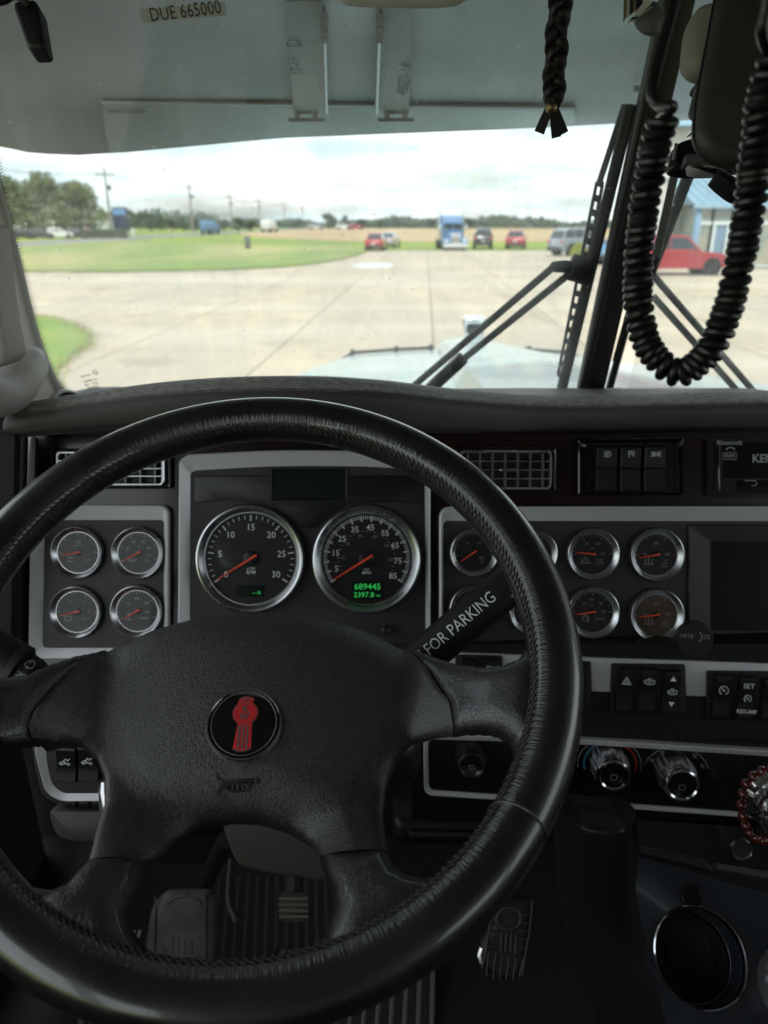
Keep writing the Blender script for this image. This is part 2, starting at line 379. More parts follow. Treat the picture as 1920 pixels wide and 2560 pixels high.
def glass_mat(name, tint=(.96, .98, .97), film=.075, specks=True, refl=1.0, rough=0.0):
    m = bpy.data.materials.new(name); m.use_nodes = True; n = m.node_tree.nodes; l = m.node_tree.links; n.clear()
    o = n.new('ShaderNodeOutputMaterial'); tr = n.new('ShaderNodeBsdfTransparent'); tr.inputs[0].default_value = (*tint, 1)
    gl = n.new('ShaderNodeBsdfGlossy'); gl.inputs['Roughness'].default_value = rough; gl.inputs[0].default_value = (1, 1, 1, 1)
    fr = n.new('ShaderNodeFresnel'); fr.inputs[0].default_value = 1.45
    mm = n.new('ShaderNodeMath'); mm.operation = 'MULTIPLY'; mm.inputs[1].default_value = refl; l.new(fr.outputs[0], mm.inputs[0])
    m1 = n.new('ShaderNodeMixShader'); l.new(mm.outputs[0], m1.inputs[0]); l.new(tr.outputs[0], m1.inputs[1]); l.new(gl.outputs[0], m1.inputs[2])
    last = m1
    if specks:
        tc = n.new('ShaderNodeTexCoord')
        tl = n.new('ShaderNodeBsdfTranslucent'); tl.inputs[0].default_value = (.97, .98, .96, 1)
        na = n.new('ShaderNodeTexNoise'); na.inputs['Scale'].default_value = 5; na.inputs['Detail'].default_value = 8; na.inputs['Distortion'].default_value = 1.2; na.inputs['Roughness'].default_value = .7
        ra = n.new('ShaderNodeMapRange'); ra.inputs[1].default_value = .35; ra.inputs[2].default_value = .75; ra.inputs[3].default_value = film * .45; ra.inputs[4].default_value = film * 2.6; mpa = n.new('ShaderNodeMapping'); mpa.inputs['Scale'].default_value = (2.2, .6, 1); mpa.inputs['Rotation'].default_value = (0, 0, .5); l.new(tc.outputs['Object'], mpa.inputs[0]); l.new(mpa.outputs[0], na.inputs[0]); l.new(na.outputs[0], ra.inputs[0])
        acc = ra.outputs[0]
        for scale, thr, amt, gate in ((95, .20, .5, .60), (210, .24, .38, .60), (34, .09, .55, .62)):
            nd = n.new('ShaderNodeTexNoise'); nd.inputs['Scale'].default_value = scale * 2; l.new(tc.outputs['Object'], nd.inputs[0])
            md = n.new('ShaderNodeMix'); md.data_type = 'VECTOR'; md.inputs['Factor'].default_value = .004; l.new(tc.outputs['Object'], md.inputs['A']); l.new(nd.outputs['Color'], md.inputs['B'])
            vo = n.new('ShaderNodeTexVoronoi'); vo.inputs['Scale'].default_value = scale; l.new(md.outputs['Result'], vo.inputs['Vector'])
            lt = n.new('ShaderNodeMapRange'); lt.inputs[1].default_value = thr; lt.inputs[2].default_value = thr * .5; l.new(vo.outputs['Distance'], lt.inputs[0])
            sp = n.new('ShaderNodeSeparateColor'); l.new(vo.outputs['Color'], sp.inputs[0])
            g = n.new('ShaderNodeMapRange'); g.inputs[1].default_value = gate + .3; g.inputs[2].default_value = 1.0; l.new(sp.outputs[0], g.inputs[0])
            mu = n.new('ShaderNodeMath'); mu.operation = 'MULTIPLY'; l.new(lt.outputs[0], mu.inputs[0]); l.new(g.outputs[0], mu.inputs[1])
            m2 = n.new('ShaderNodeMath'); m2.operation = 'MULTIPLY'; m2.inputs[1].default_value = amt; l.new(mu.outputs[0], m2.inputs[0])
            ad = n.new('ShaderNodeMath'); ad.operation = 'ADD'; ad.use_clamp = True; l.new(acc, ad.inputs[0]); l.new(m2.outputs[0], ad.inputs[1]); acc = ad.outputs[0]
        ms = n.new('ShaderNodeMixShader'); l.new(acc, ms.inputs[0]); l.new(m1.outputs[0], ms.inputs[1]); l.new(tl.outputs[0], ms.inputs[2]); last = ms
    l.new(last.outputs[0], o.inputs[0]); return m
MT['windshield_glass'] = glass_mat('windshield_glass')
MT['lens_glass'] = glass_mat('lens_glass', (.97, .97, .97), specks=False, refl=.4, rough=.05)
# ================================================================== OUTSIDE: ground and sky-line
def gmat(name, c1, c2, scale, c3=None, scale3=.02, rough=.9, bump=.3, stretch=(1, 1, 1), rnd=0.0):
    m = bpy.data.materials.new(name); m.use_nodes = True; n = m.node_tree.nodes; l = m.node_tree.links; b = n['Principled BSDF']; b.inputs['Roughness'].default_value = rough
    b.inputs['Specular IOR Level'].default_value = .25
    tc = n.new('ShaderNodeTexCoord'); mp = n.new('ShaderNodeMapping'); mp.inputs['Scale'].default_value = stretch; g = n.new('ShaderNodeNewGeometry'); l.new(g.outputs['Position'], mp.inputs[0])
    t = n.new('ShaderNodeTexNoise'); t.inputs['Scale'].default_value = scale; t.inputs['Detail'].default_value = 8; t.inputs['Roughness'].default_value = .62; l.new(mp.outputs[0], t.inputs[0])
    r = n.new('ShaderNodeMapRange'); r.inputs[1].default_value = .3; r.inputs[2].default_value = .7; l.new(t.outputs[0], r.inputs[0])
    x = n.new('ShaderNodeMix'); x.data_type = 'RGBA'; x.inputs['A'].default_value = (*c1, 1); x.inputs['B'].default_value = (*c2, 1); l.new(r.outputs[0], x.inputs['Factor']); src = x.outputs['Result']
    if c3:
        t3 = n.new('ShaderNodeTexNoise'); t3.inputs['Scale'].default_value = scale3; t3.inputs['Detail'].default_value = 5; l.new(mp.outputs[0], t3.inputs[0])
        r3 = n.new('ShaderNodeMapRange'); r3.inputs[1].default_value = .42; r3.inputs[2].default_value = .62; l.new(t3.outputs[0], r3.inputs[0])
        x3 = n.new('ShaderNodeMix'); x3.data_type = 'RGBA'; l.new(src, x3.inputs['A']); x3.inputs['B'].default_value = (*c3, 1); l.new(r3.outputs[0], x3.inputs['Factor']); src = x3.outputs['Result']
    if rnd:
        oi = n.new('ShaderNodeObjectInfo'); mr = n.new('ShaderNodeMapRange'); mr.inputs[3].default_value = 1 - rnd; mr.inputs[4].default_value = 1 + rnd; l.new(oi.outputs['Random'], mr.inputs[0])
        hs = n.new('ShaderNodeHueSaturation'); l.new(src, hs.inputs['Color']); l.new(mr.outputs[0], hs.inputs['Value']); src = hs.outputs[0]
    l.new(src, b.inputs['Base Color'])
    bn = n.new('ShaderNodeBump'); bn.inputs['Strength'].default_value = bump; bn.inputs['Distance'].default_value = .02; l.new(t.outputs[0], bn.inputs['Height']); l.new(bn.outputs[0], b.inputs['Normal'])
    MT[name] = m; return m
gmat('concrete', (.54, .46, .345), (.41, .348, .262), .7, (.43, .385, .315), .16, rnd=.045, stretch=(1, .5, 1))
gmat('joint_dark', (.14, .13, .12), (.10, .095, .09), 3)
gmat('pale_concrete', (.62, .62, .60), (.55, .55, .53), 1.2)
gmat('lawn_grass', (.22, .29, .085), (.165, .235, .065), .6, (.36, .34, .15), .10, stretch=(1, .35, 1))
gmat('verge_grass', (.22, .28, .07), (.16, .22, .05), .3, (.30, .35, .05), .03)
gmat('wheat', (.44, .33, .19), (.36, .26, .145), .35, (.48, .37, .22), .02, stretch=(1, .3, 1))
gmat('asphalt', (.26, .26, .25), (.22, .22, .21), .6)
gmat('stone', (.20, .175, .155), (.12, .105, .095), 2.5, (.28, .25, .22), .8, bump=.8)
def stain(m):
    n = m.node_tree.nodes; l = m.node_tree.links; b = n['Principled BSDF']; g = n.new('ShaderNodeNewGeometry'); src = b.inputs['Base Color'].links[0].from_socket
    for sc_, st, lo, hi, amt, col in ((.42, (1, 1, 1), .60, .70, .42, (.20, .175, .14)), (1.0, (1.3, .05, 1), .57, .70, .26, (.22, .20, .17)), (2.6, (1, .8, 1), .66, .70, .5, (.12, .11, .10)), (.12, (.3, 1.6, 1), .5, .62, .4, (.58, .54, .46))):
        mp = n.new('ShaderNodeMapping'); mp.inputs['Scale'].default_value = st; mp.inputs['Rotation'].default_value = (0, 0, .06); mp.inputs['Location'].default_value = (sc_ * 9, 3, 0); l.new(g.outputs['Position'], mp.inputs[0])
        t = n.new('ShaderNodeTexNoise'); t.inputs['Scale'].default_value = sc_; t.inputs['Detail'].default_value = 6; l.new(mp.outputs[0], t.inputs[0])
        r = n.new('ShaderNodeMapRange'); r.inputs[1].default_value = lo; r.inputs[2].default_value = hi; r.inputs[4].default_value = amt; l.new(t.outputs[0], r.inputs[0])
        x = n.new('ShaderNodeMix'); x.data_type = 'RGBA'; l.new(src, x.inputs['A']); x.inputs['B'].default_value = (*col, 1); l.new(r.outputs[0], x.inputs['Factor']); src = x.outputs['Result']
    l.new(src, b.inputs['Base Color'])
stain(MT['concrete'])
def sheet(name, pts, z, m, kind='structure', thick=.0):
    b = MB()
    if thick: b.prism(pts, z - thick, z)
    else: b.flat(pts, z)
    return b.build(name, m, smooth_deg=0, kind=kind)
def g2(pts): return [tuple(onZ(a, b)[:2]) for a, b in pts]
def rag(pts, n=14, amp=.12):
    o = []
    for i in range(len(pts)):
        a = Vector(pts[i]); b = Vector(pts[(i + 1) % len(pts)])
        for k in range(n):
            t = k / n; q = a.lerp(b, t); o.append((q.x + random.uniform(-amp, amp), q.y + random.uniform(-amp, amp) * 2))
    return o
sheet('ground', [(-1600, -200), (1600, -200), (1600, 2600), (-1600, 2600)], 0, MT['verge_grass'])
# far field of ripe grain, behind the yard
sheet('grain_field', [(-31, 165), (-17, 122), (-2, 102), (90, 100), (200, 112), (240, 430), (-34, 430), (-31, 260)], .03, MT['wheat'])
cb = MB(); b0 = Matrix.Rotation(radians(-3), 4, 'Z')
sheet('roadway', [(-49, -20), (-39.5, -20), (-36.5, 110), (-33, 220), (-26, 420), (-33, 420), (-41, 220), (-46, 110)], .05, MT['asphalt'])
# the yard: a dark joint bed with separate slabs standing on it
lot = sheet('concrete_lot', [(-60, -8), (48, -8), (48, 69.6), (-30, 69.6)], .02, MT['joint_dark'])
slab = MB(); SX, SY = 3.1, 5.6
slab.box(0, 0, 0, SX - .03, SY - .03, .03)
first = None
for i in range(-9, 10):
    for j in range(0, 12):
        cx = -0.55 + i * SX + .0; cy = 9.2 + SY / 2 + (j - 0) * SY - SY * 0
        c = b0 @ Vector((cx + .25, cy, 0)); c = Vector((cx + .052 * (cy - 15), cy, 0))
        if c.y > 68 or c.x < -0.42 * c.y - 9 - 3 or c.x > .62 * c.y + 6: continue
        if first is None: first = slab.build('concrete_slab', MT['concrete'], lot, smooth_deg=0); o = first
        else: o = first.copy(); COL.objects.link(o)
        o.parent = lot; o.location = (c.x, c.y, .035); o.rotation_euler = (0, 0, radians(-3))
# outer plain concrete beyond the slabs that can be told apart
sheet('yard_apron', [(-58, -8), (-13, -8), (-16, 34), (-28, 44), (-60, 44)], .052, MT['concrete'])
sheet('yard_apron', [(16, -8), (60, -8), (60, 66), (42, 66)], .056, MT['concrete'])
lawn = g2([(-160, 690), (60, 683), (300, 684), (560, 679), (700, 672), (790, 663), (860, 650), (900, 638), (928, 627)])
lawn += [(-1.5, 78), (-14, 84), (-27, 96), (-36.2, 112), (-38.8, 60), (-42, 38)]
sheet('lawn', rag(lawn, 10, .10), .075, MT['lawn_grass'])
patch = g2([(-120, 800), (60, 796), (130, 800), (190, 818), (228, 846), (222, 872), (185, 895), (150, 935), (110, 1010), (-160, 1040)])
gmat('lawn_near', (.20, .30, .07), (.15, .235, .05), .9, (.26, .31, .08), .5, stretch=(1, .6, 1))
sheet('lawn', rag(patch, 12, .035), .078, MT['lawn_near'])
sheet('verge', rag([(-1.5, 69.4), (60, 69.4), (60, 78), (20, 79.5), (-1, 79)], 10, .25), .06, MT['verge_grass'])
sheet('pale_slab', g2([(878, 668), (900, 660), (985, 660), (978, 672), (900, 674)]), .062, MT['pale_concrete'])
# grass blades that break the lawn edges
gb = MB()
def blades(poly, n, hh):
    for _ in range(n):
        i = random.randrange(len(poly) - 1); a = Vector(poly[i]); b = Vector(poly[i + 1]); q = a.lerp(b, random.random()) + Vector((random.gauss(0, .09), random.gauss(0, .16)))
        an = random.uniform(0, pi); dx = cos(an) * .012; dy = sin(an) * .012; h = random.uniform(.4, 1) * hh; lx = random.gauss(0, .03)
        gb.add([(q.x - dx, q.y - dy, .07), (q.x + dx, q.y + dy, .07), (q.x + lx, q.y + lx, .07 + h)], [(0, 1, 2)])
blades(patch, 1800, .07); blades(lawn[1:9], 6000, .14)
gb.build('lawn_edge_grass', MT['lawn_grass'], smooth_deg=0, kind='stuff')

# ------------------------------------------------------------------ trees
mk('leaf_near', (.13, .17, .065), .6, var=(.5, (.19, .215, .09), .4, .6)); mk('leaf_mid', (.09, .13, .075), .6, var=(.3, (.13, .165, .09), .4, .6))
mk('leaf_far', (.13, .18, .15), .7, var=(.05, (.16, .20, .16), .4, .6)); mk('bark', (.09, .075, .06), .8)  # distance haze is mixed into the leaf colours, bluish for far trees
def crown_mesh(w, h, n, leaf, seed, lobes=14, base=.25):
    rd = random.Random(seed); mb = MB(); L = []
    for k in range(lobes):
        a = rd.uniform(0, 2 * pi); t = rd.random(); rr = w * .5 * (1 - .65 * t) * rd.uniform(.35, .8)
        L.append((Vector((cos(a) * rr, sin(a) * rr, h * (base + .08 + t * (1 - base) * .72))), w * rd.uniform(.16, .27) * (1 - .3 * t), h * rd.uniform(.10, .17)))
    for _ in range(n):
        c, r, rz = rd.choice(L); d = Vector((rd.gauss(0, 1), rd.gauss(0, 1), rd.gauss(0, 1))).normalized() * rd.uniform(.62, 1.08)
        p = c + Vector((d.x * r, d.y * r, d.z * rz)); s = leaf * rd.uniform(.5, 1.2)
        a = Vector((rd.gauss(0, 1), rd.gauss(0, 1), rd.gauss(0, .6))).normalized() * s; b = a.cross(Vector((rd.gauss(0, 1), rd.gauss(0, 1), rd.gauss(0, 1)))).normalized() * s * .7
        mb.add([p - a, p - b * .8, p + a, p + b], [(0, 1, 2, 3)])
    return mb
def trunk_mesh(w, h, r, seed):
    rd = random.Random(seed); mb = MB(); mb.tube([(0, 0, -.2), (r * .2, 0, h * .15), (-r * .3, r * .2, h * .34), (0, 0, h * .62)], [r * 1.25, r, r * .8, r * .25], 8)
    for k in range(6):
        a = rd.uniform(0, 2 * pi); z = h * rd.uniform(.22, .45); e = Vector((cos(a) * w * .3, sin(a) * w * .3, z + h * rd.uniform(.18, .3)))
        mb.tube([(0, 0, z), (e.x * .5, e.y * .5, z + (e.z - z) * .35), tuple(e)], [r * .45, r * .28, r * .08], 6)
    return mb
TREES = {}
def tree(x, y, h, w, label, kind='near', group=None, seed=0):
    key = (kind, seed % 3)
    if key not in TREES:
        leaf, n = {'near': (.30, 5200), 'mid': (.042, 1500), 'far': (.05, 900)}[kind]
        if kind == 'near': cm, tm = crown_mesh(13, 10, n, leaf, seed, 22, .16), trunk_mesh(13, 10, .42, seed); sc_ = (13, 10)
        else: cm, tm = crown_mesh(1.0, 1.0, n, leaf, seed, 12, .1), trunk_mesh(1.0, 1.0, .03, seed); sc_ = (1, 1)
        r = thing('tree', label, 'tree'); tm.build('trunk', MT['bark'], r); cm.build('crown', MT['leaf_' + kind], r, smooth_deg=0); TREES[key] = (r, sc_); r0 = r
    else: r0 = copy_tree(TREES[key][0])
    sw, sh = TREES[key][1]; r0.location = (x, y, 0); r0.scale = (w / sw, w / sw, h / sh); r0.rotation_euler = (0, 0, seed * 1.3)
    r0['label'] = label
    if group: r0['group'] = group
    return r0
def gx(px, y): return onY(px, 590, y).x
G1 = 'big shade trees on the left'
tree(gx(20, 128), 128, 9.9, 13, 'big broad shade tree cut off by the left windshield edge', 'near', G1, 0)
tree(gx(112, 131), 131, 10.6, 12.5, 'tallest shade tree, second from the left, over dark parked cars', 'near', G1, 1)
tree(gx(208, 134), 134, 9.2, 10.5, 'smaller shade tree, rightmost of the three big ones, beside the tower sign', 'near', G1, 2)
G2 = 'trees of the far left tree line'
nm = ['left end of the far tree line, beside the shade trees', 'just right of the shade trees', 'behind the dark tower sign', 'right of the dark tower sign', 'between the tower sign and the second utility pole',
      'left of the second utility pole', 'at the foot of the second utility pole', 'left of the blue road truck', 'behind the blue road truck', 'right of the blue road truck', 'left of the third utility pole', 'right of the third utility pole', 'behind the pale van on the road', 'right of the fourth utility pole']
for i, (px, top, wd) in enumerate([(250, 515, 40), (282, 520, 44), (318, 518, 44), (346, 522, 36), (372, 527, 40), (398, 538, 34), (428, 541, 36), (455, 543, 34), (487, 546, 40), (520, 545, 40), (560, 545, 34), (594, 540, 40), (628, 546, 38), (672, 545, 40)]):
    y = 215; P = onY(px, top, y); tree(P.x, y, P.z, wd / 1850 * 205 * 1.25, 'bushy dark tree ' + nm[i], 'mid', G2, i)
G3 = 'trees on the horizon beyond the grain field'
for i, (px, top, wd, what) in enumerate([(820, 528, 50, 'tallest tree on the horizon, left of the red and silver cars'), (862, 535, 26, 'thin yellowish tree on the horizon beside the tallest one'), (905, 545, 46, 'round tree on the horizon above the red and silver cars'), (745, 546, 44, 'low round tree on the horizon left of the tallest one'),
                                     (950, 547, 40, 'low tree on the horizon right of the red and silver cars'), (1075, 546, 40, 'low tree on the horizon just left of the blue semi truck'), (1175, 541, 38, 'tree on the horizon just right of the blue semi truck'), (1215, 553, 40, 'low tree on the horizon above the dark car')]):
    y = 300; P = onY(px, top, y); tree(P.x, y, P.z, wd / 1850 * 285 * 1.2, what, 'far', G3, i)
fw = MB(); rd = random.Random(3)
for _ in range(26000):
    x = rd.uniform(-260, 420); base = 3.7 + .9 * math.sin(x * .05) + .6 * math.sin(x * .13 + 1) + .5 * sin(x * .31) + (2.0 if x < -70 else 0)
    z = rd.uniform(0, max(2.0, base)) * rd.uniform(.7, 1.05); y = 330 + x * -.05 + rd.uniform(-8, 8); s = rd.uniform(.35, 1.0)
    a = rd.uniform(0, pi); dx, dy = cos(a) * s, sin(a) * s
    fw.add([(x - dx, y - dy, z - s * .5), (x + dx, y + dy, z - s * .5), (x + dx * .6, y + dy, z + s * .6), (x - dx * .7, y - dy, z + s * .5)], [(0, 1, 2, 3)])
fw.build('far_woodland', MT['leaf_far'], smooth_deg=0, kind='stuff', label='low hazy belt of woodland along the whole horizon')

# ------------------------------------------------------------------ utility poles and wires
mk('pole_wood', (.30, .27, .24), .8, var=(3, (.22, .2, .18), .4, .6)); mk('wire_grey', (.16, .17, .18), .6)
G = 'wooden utility poles along the road'
plist = [(None, 84, 'x'), (281, 131, 'nearest utility pole, tallest, right of the big shade trees'), (483, 178, 'second utility pole from the left, left of the blue road truck'), (581, 246, 'third utility pole from the left, right of the blue road truck'),
         (651, 288, 'fourth utility pole from the left, behind the pale van'), (713, 360, 'fifth utility pole from the left, over the bare field'), (758, 440, 'sixth and smallest utility pole, left of the tallest horizon tree')]
pole0 = None; tops = []
for px, y, lab in plist:
    x = gx(px, y) if px else -50.5
    tops.append(Vector((x, y, 10.2)))
    if px is None: continue
    if pole0 is None:
        pole0 = thing('utility_pole', lab, 'utility pole', None, G)
        MB().rod((0, 0, -.3), (0, 0, 10.7), .24, 10, r2=.15).build('pole', MT['pole_wood'], pole0)
        MB().box(0, 0, 9.5, 3.0, .16, .2).build('crossarm', MT['pole_wood'], pole0)
        for xx in (-1.35, -.6, .6, 1.35): MB().lathe([(.05, 0), (.09, .1), (.05, .2), (.02, .28)], 8, T(xx, 0, 9.6), cap1=True).build('insulator', MT['paper_white'], pole0)
        MB().lathe([(.001, 0), (.28, 0), (.28, .8), (.001, .85)], 12, T(.5, 0, 7.2)).build('transformer', MT['trim_blue_grey'], pole0)
        o = pole0
    else: o = copy_tree(pole0); o['label'] = lab
    o.location = (x, y, 0)
names = ['nearest the cab, left of the first pole', 'between the first and second poles', 'between the second and third poles', 'between the third and fourth poles', 'between the fourth and fifth poles', 'between the fifth and last poles']
for i in range(len(tops) - 1):
    a, b = tops[i], tops[i + 1]; mb = MB()
    for off, dz in ((-1.35, -.35), (-.6, -.35), (.6, -.35), (1.35, -.35), (0, -2.8)):
        pts = []
        for k in range(11):
            t = k / 10; q = a.lerp(b, t); pts.append((q.x + off, q.y, q.z + dz - 1.3 * 4 * t * (1 - t)))
        mb.tube(pts, .016, 4, cap=False)
    mb.build('power_line', MT['wire_grey'], label='sagging grey power wires ' + names[i], cat='power line', group='power wires along the road')

# ------------------------------------------------------------------ vehicles
mk('car_glass', (.02, .028, .04), .1, coat=.6); mk('tyre', (.02, .02, .02), .8); mk('alloy', (.5, .5, .52), .3, metal=.8)
mk('lamp_red', (.45, .02, .02), .3, coat=.5); mk('lamp_clear', (.75, .77, .8), .15, coat=.5); mk('car_dark', (.03, .03, .033), .5); mk('plate', (.6, .6, .6), .5)
def paint(name, c): return mk(name, c, .28, coat=.8, metal=.15)
paint('paint_red', (.34, .028, .04)); paint('paint_blue', (.10, .22, .42)); paint('paint_grey', (.30, .34, .39)); paint('paint_dark', (.02, .022, .03)); paint('paint_white', (.7, .72, .73)); paint('paint_silver', (.45, .46, .48)); paint('paint_sky', (.12, .27, .5))
PROF = {  # (x from rear to front, z) as fractions of length and height; lower body then glasshouse
    'suv': ([(-.5, .30), (-.495, .55), (-.475, .62), (.20, .62), (.33, .585), (.45, .55), (.49, .48), (.5, .25), (.47, .17), (-.47, .17)], [(-.47, .61), (-.42, .93), (-.36, .985), (.02, 1.0), (.09, .97), (.225, .61)]),
    'sedan': ([(-.5, .30), (-.495, .56), (-.46, .64), (-.30, .66), (.20, .64), (.42, .56), (.485, .48), (.5, .25), (.47, .15), (-.47, .15)], [(-.36, .65), (-.20, .95), (-.12, 1.0), (.03, 1.0), (.09, .96), (.26, .635)]),
    'pickup': ([(-.5, .32), (-.5, .60), (-.12, .60), (.25, .60), (.45, .56), (.49, .50), (.5, .25), (.47, .18), (-.48, .18)], [(-.12, .60), (-.09, .97), (-.05, 1.0), (.10, 1.0), (.15, .97), (.27, .60)]),
}
def car(label, cat, x, y, heading, Lc, W, H, m, kind='suv', name='parked_car', group=None):
    r = thing(name, label, cat, T(x, y, .05) @ RZ(heading), group)
    low, top = PROF[kind]; low = [(a * Lc, b * H) for a, b in low]; top = [(a * Lc, b * H) for a, b in top]
    lo = rpoly(low, .12, 3); XZ = Matrix(((1, 0, 0, 0), (0, 0, 1, 0), (0, 1, 0, 0), (0, 0, 0, 1)))   # (x, z, y) -> world
    cx = 0; cz = H * .42
    def scl(p, s): return [((a - cx) * s + cx, (b - cz) * s + cz) for a, b in p]
    b = MB(); ws = [(-W / 2 + .0, .965), (-W / 2 + .05, .99), (-W / 2 + .2, 1.0), (W / 2 - .2, 1.0), (W / 2 - .05, .99), (W / 2, .965)]
    b.loft([[(a, c, yy) for a, c in scl(lo, s)] for yy, s in ws], cap0=True, cap1=True, M=XZ)
    tp = rpoly(top, .10, 3); xm = sum(a for a, _ in top) / len(top)
    def gl(yy, s): return [(a, c) for a, c in tp]
    wl = W / 2 - .06; wt = W / 2 - .28
    def gy(c, side): t = (c - H * .61) / (H * .39); return side * (wl + (wt - wl) * max(0, t))
    b.loft([[(a, gy(c, -1), c) for a, c in tp], [(a, gy(c, 1), c) for a, c in tp]], cap0=True, cap1=True)
    b.build('body', m, r)
    # glass: side windows, windscreen, rear window
    q = inset(ccw(top), .09 * H / 1.7)
    xs = sorted(set(a for a, _ in q)); div = [xm - Lc * .10, xm + Lc * .06] if kind != 'pickup' else [xm]
    def clip(poly, x0, x1):
        def cut(P, xx, keep):
            o = []
            for i in range(len(P)):
                p, n_ = P[i], P[(i + 1) % len(P)]; ip = (p[0] >= xx) == keep or p[0] == xx; iq = (n_[0] >= xx) == keep or n_[0] == xx
                if ip: o.append(p)
                if ip != iq: t = (xx - p[0]) / (n_[0] - p[0]); o.append((xx, p[1] + t * (n_[1] - p[1])))
            return o
        return cut(cut(poly, x0, True), x1, False)
    edges = [-99] + div + [99]
    for side in (-1, 1):
        for e in range(len(edges) - 1):
            cpl = clip(q, edges[e] + .03, edges[e + 1] - .03)
            if len(cpl) < 3: continue
            w_ = MB(); vs = [(a, gy(c, side) + side * .012, c) for a, c in cpl]; w_.add(vs, [tuple(range(len(vs)))]); w_.build('side_window', MT['car_glass'], r, smooth_deg=0)
    for nm_, A, B in (('rear_window', tp[0], tp[len(tp) // 3]), ('windscreen', tp[-1], tp[-4])):
        A = top[0] if nm_ == 'rear_window' else top[-1]; B = top[1] if nm_ == 'rear_window' else top[-2]
        dx = -.02 if nm_ == 'rear_window' else .02; A2 = Vector(A).lerp(Vector(B), .08); B2 = Vector(A).lerp(Vector(B), .9)
        w_ = MB(); w_.add([(A2.x + dx, -wl + .1, A2.y), (A2.x + dx, wl - .1, A2.y), (B2.x + dx, wt - .03, B2.y), (B2.x + dx, -wt + .03, B2.y)], [(0, 1, 2, 3)]); w_.build(nm_, MT['car_glass'], r, smooth_deg=0)
    wr = H * .215 if H > 1.6 else H * .22
    for sx in (-.31, .34):
        for side in (-1, 1):
            M = T(sx * Lc, side * (W / 2 - .10), wr) @ RX(90)
            arch = MB(); arch.lathe([(wr * 1.14, -.125), (wr * 1.14, .125)], 20, M, True, True); arch.build('wheel_arch', MT['car_dark'], r)
            wh = MB(); wh.lathe([(wr * .62, -.13), (wr * .95, -.135), (wr, -.1), (wr, .1), (wr * .95, .135), (wr * .62, .13)], 20, M); wo = wh.build('wheel', MT['tyre'], r)
            ri = MB(); ri.lathe([(wr * .64, -.132), (wr * .6, -.1), (wr * .6, .1), (wr * .64, .132)], 20, M)
            for k in range(5):
                for zz in (-.1, .1): ri.box(wr * .32, 0, zz, wr * .6, wr * .15, .03, M=M @ RZ(72 * k))
            ri.lathe([(wr * .14, -.12), (wr * .14, .12)], 10, M, True, True); ri.build('rim', MT['alloy'], wo)
    for side in (-1, 1):
        MB().box(-.492 * Lc, side * (W / 2 - .17), H * .52, .08, .26, H * .12, .02).build('tail_light', MT['lamp_red'], r)
        MB().box(.478 * Lc, side * (W / 2 - .24), H * .43, .1, .36, H * .085, .02).build('headlight', MT['lamp_clear'], r)
        MB().box(.17 * Lc, side * (W / 2 + .05), H * .64, .12, .2, .13, .03).build('door_mirror', m, r)
    MB().box(-.5 * Lc, 0, H * .24, .1, W * .9, H * .14, .03).build('bumper', MT['car_dark'], r)
    MB().box(.497 * Lc, 0, H * .24, .1, W * .85, H * .12, .03).build('bumper', MT['car_dark'], r)
    MB().box(.497 * Lc, 0, H * .39, .03, W * .4, H * .1, .01).build('grille', MT['car_dark'], r)
    MB().box(-.508 * Lc, 0, H * .42, .02, .32, .16).build('number_plate', MT['plate'], r)
    return r
def at(px, py): p = onZ(px, py, .05); return p.x, p.y
x, y = at(1690, 688); car('red sport utility vehicle parked side-on in front of the blue-roofed porch', 'car', x - .08, y + .6, 0, 4.7, 1.85, 1.78, MT['paint_red'])
x, y = at(1212, 623); car('small dark hatchback parked just right of the blue semi truck', 'car', x, y + 1.8, 84, 4.2, 1.75, 1.85, MT['paint_dark'], 'suv')
x, y = at(1297, 623); car('red sedan with pale roof glass parked between the dark hatchback and the grey vehicle', 'car', x, y + 1.8, 78, 4.4, 1.75, 1.65, MT['paint_red'], 'sedan')
x, y = at(940, 628); car('white-roofed red sedan, nearer of the two cars left of the blue semi', 'car', x, y + 1.6, 84, 4.2, 1.55, 1.5, MT['paint_red'], 'sedan')
x, y = at(975, 622); car('pale silver sedan half hidden behind the nearer red car at the lawn corner', 'car', x, y + 4.0, 80, 4.2, 1.5, 1.45, MT['paint_silver'], 'sedan')
x, y = at(1440, 640); car('grey-blue sport utility vehicle parked at an angle behind the left wiper', 'car', x + .6, y + 1.2, 22, 4.8, 1.95, 1.95, MT['paint_grey'])
x, y = at(1540, 662); car('blue car mostly hidden behind the windshield center post', 'car', x + .8, y + .5, 40, 4.4, 1.85, 1.75, MT['paint_sky'], 'sedan')
for i, (px, m, k, lab) in enumerate([(55, 'paint_dark', 'sedan', 'dark sedan under the leftmost shade tree'), (98, 'paint_dark', 'sedan', 'second dark sedan under the tallest shade tree'), (150, 'paint_white', 'sedan', 'white sedan between the two right-hand shade trees'), (190, 'paint_dark', 'sedan', 'dark sedan under the smaller shade tree'), (228, 'paint_red', 'sedan', 'small red car right of the shade trees, beside the hedge')]):
    y = 121 + i; car(lab, 'car', gx(px, y), y, 8, 4.4 if i != 4 else 3.4, 1.8, 1.45, MT[m], k, group='cars parked under the shade trees')
# pale building behind the shade trees
b = thing('pale_shed', 'long white low building behind the big shade trees', 'building', T(gx(110, 150), 150, 0))
MB().box(0, 0, 1.6, 30, 8, 3.2).build('wall', MT['paint_white'], b); MB().box(0, 0, 3.3, 31, 9, .25).build('roof', MT['paint_silver'], b)
for k in range(5): MB().box(-11 + k * 5.4, -4.02, 1.7, 2.2, .08, 1.3).build('window', MT['car_glass'], b)
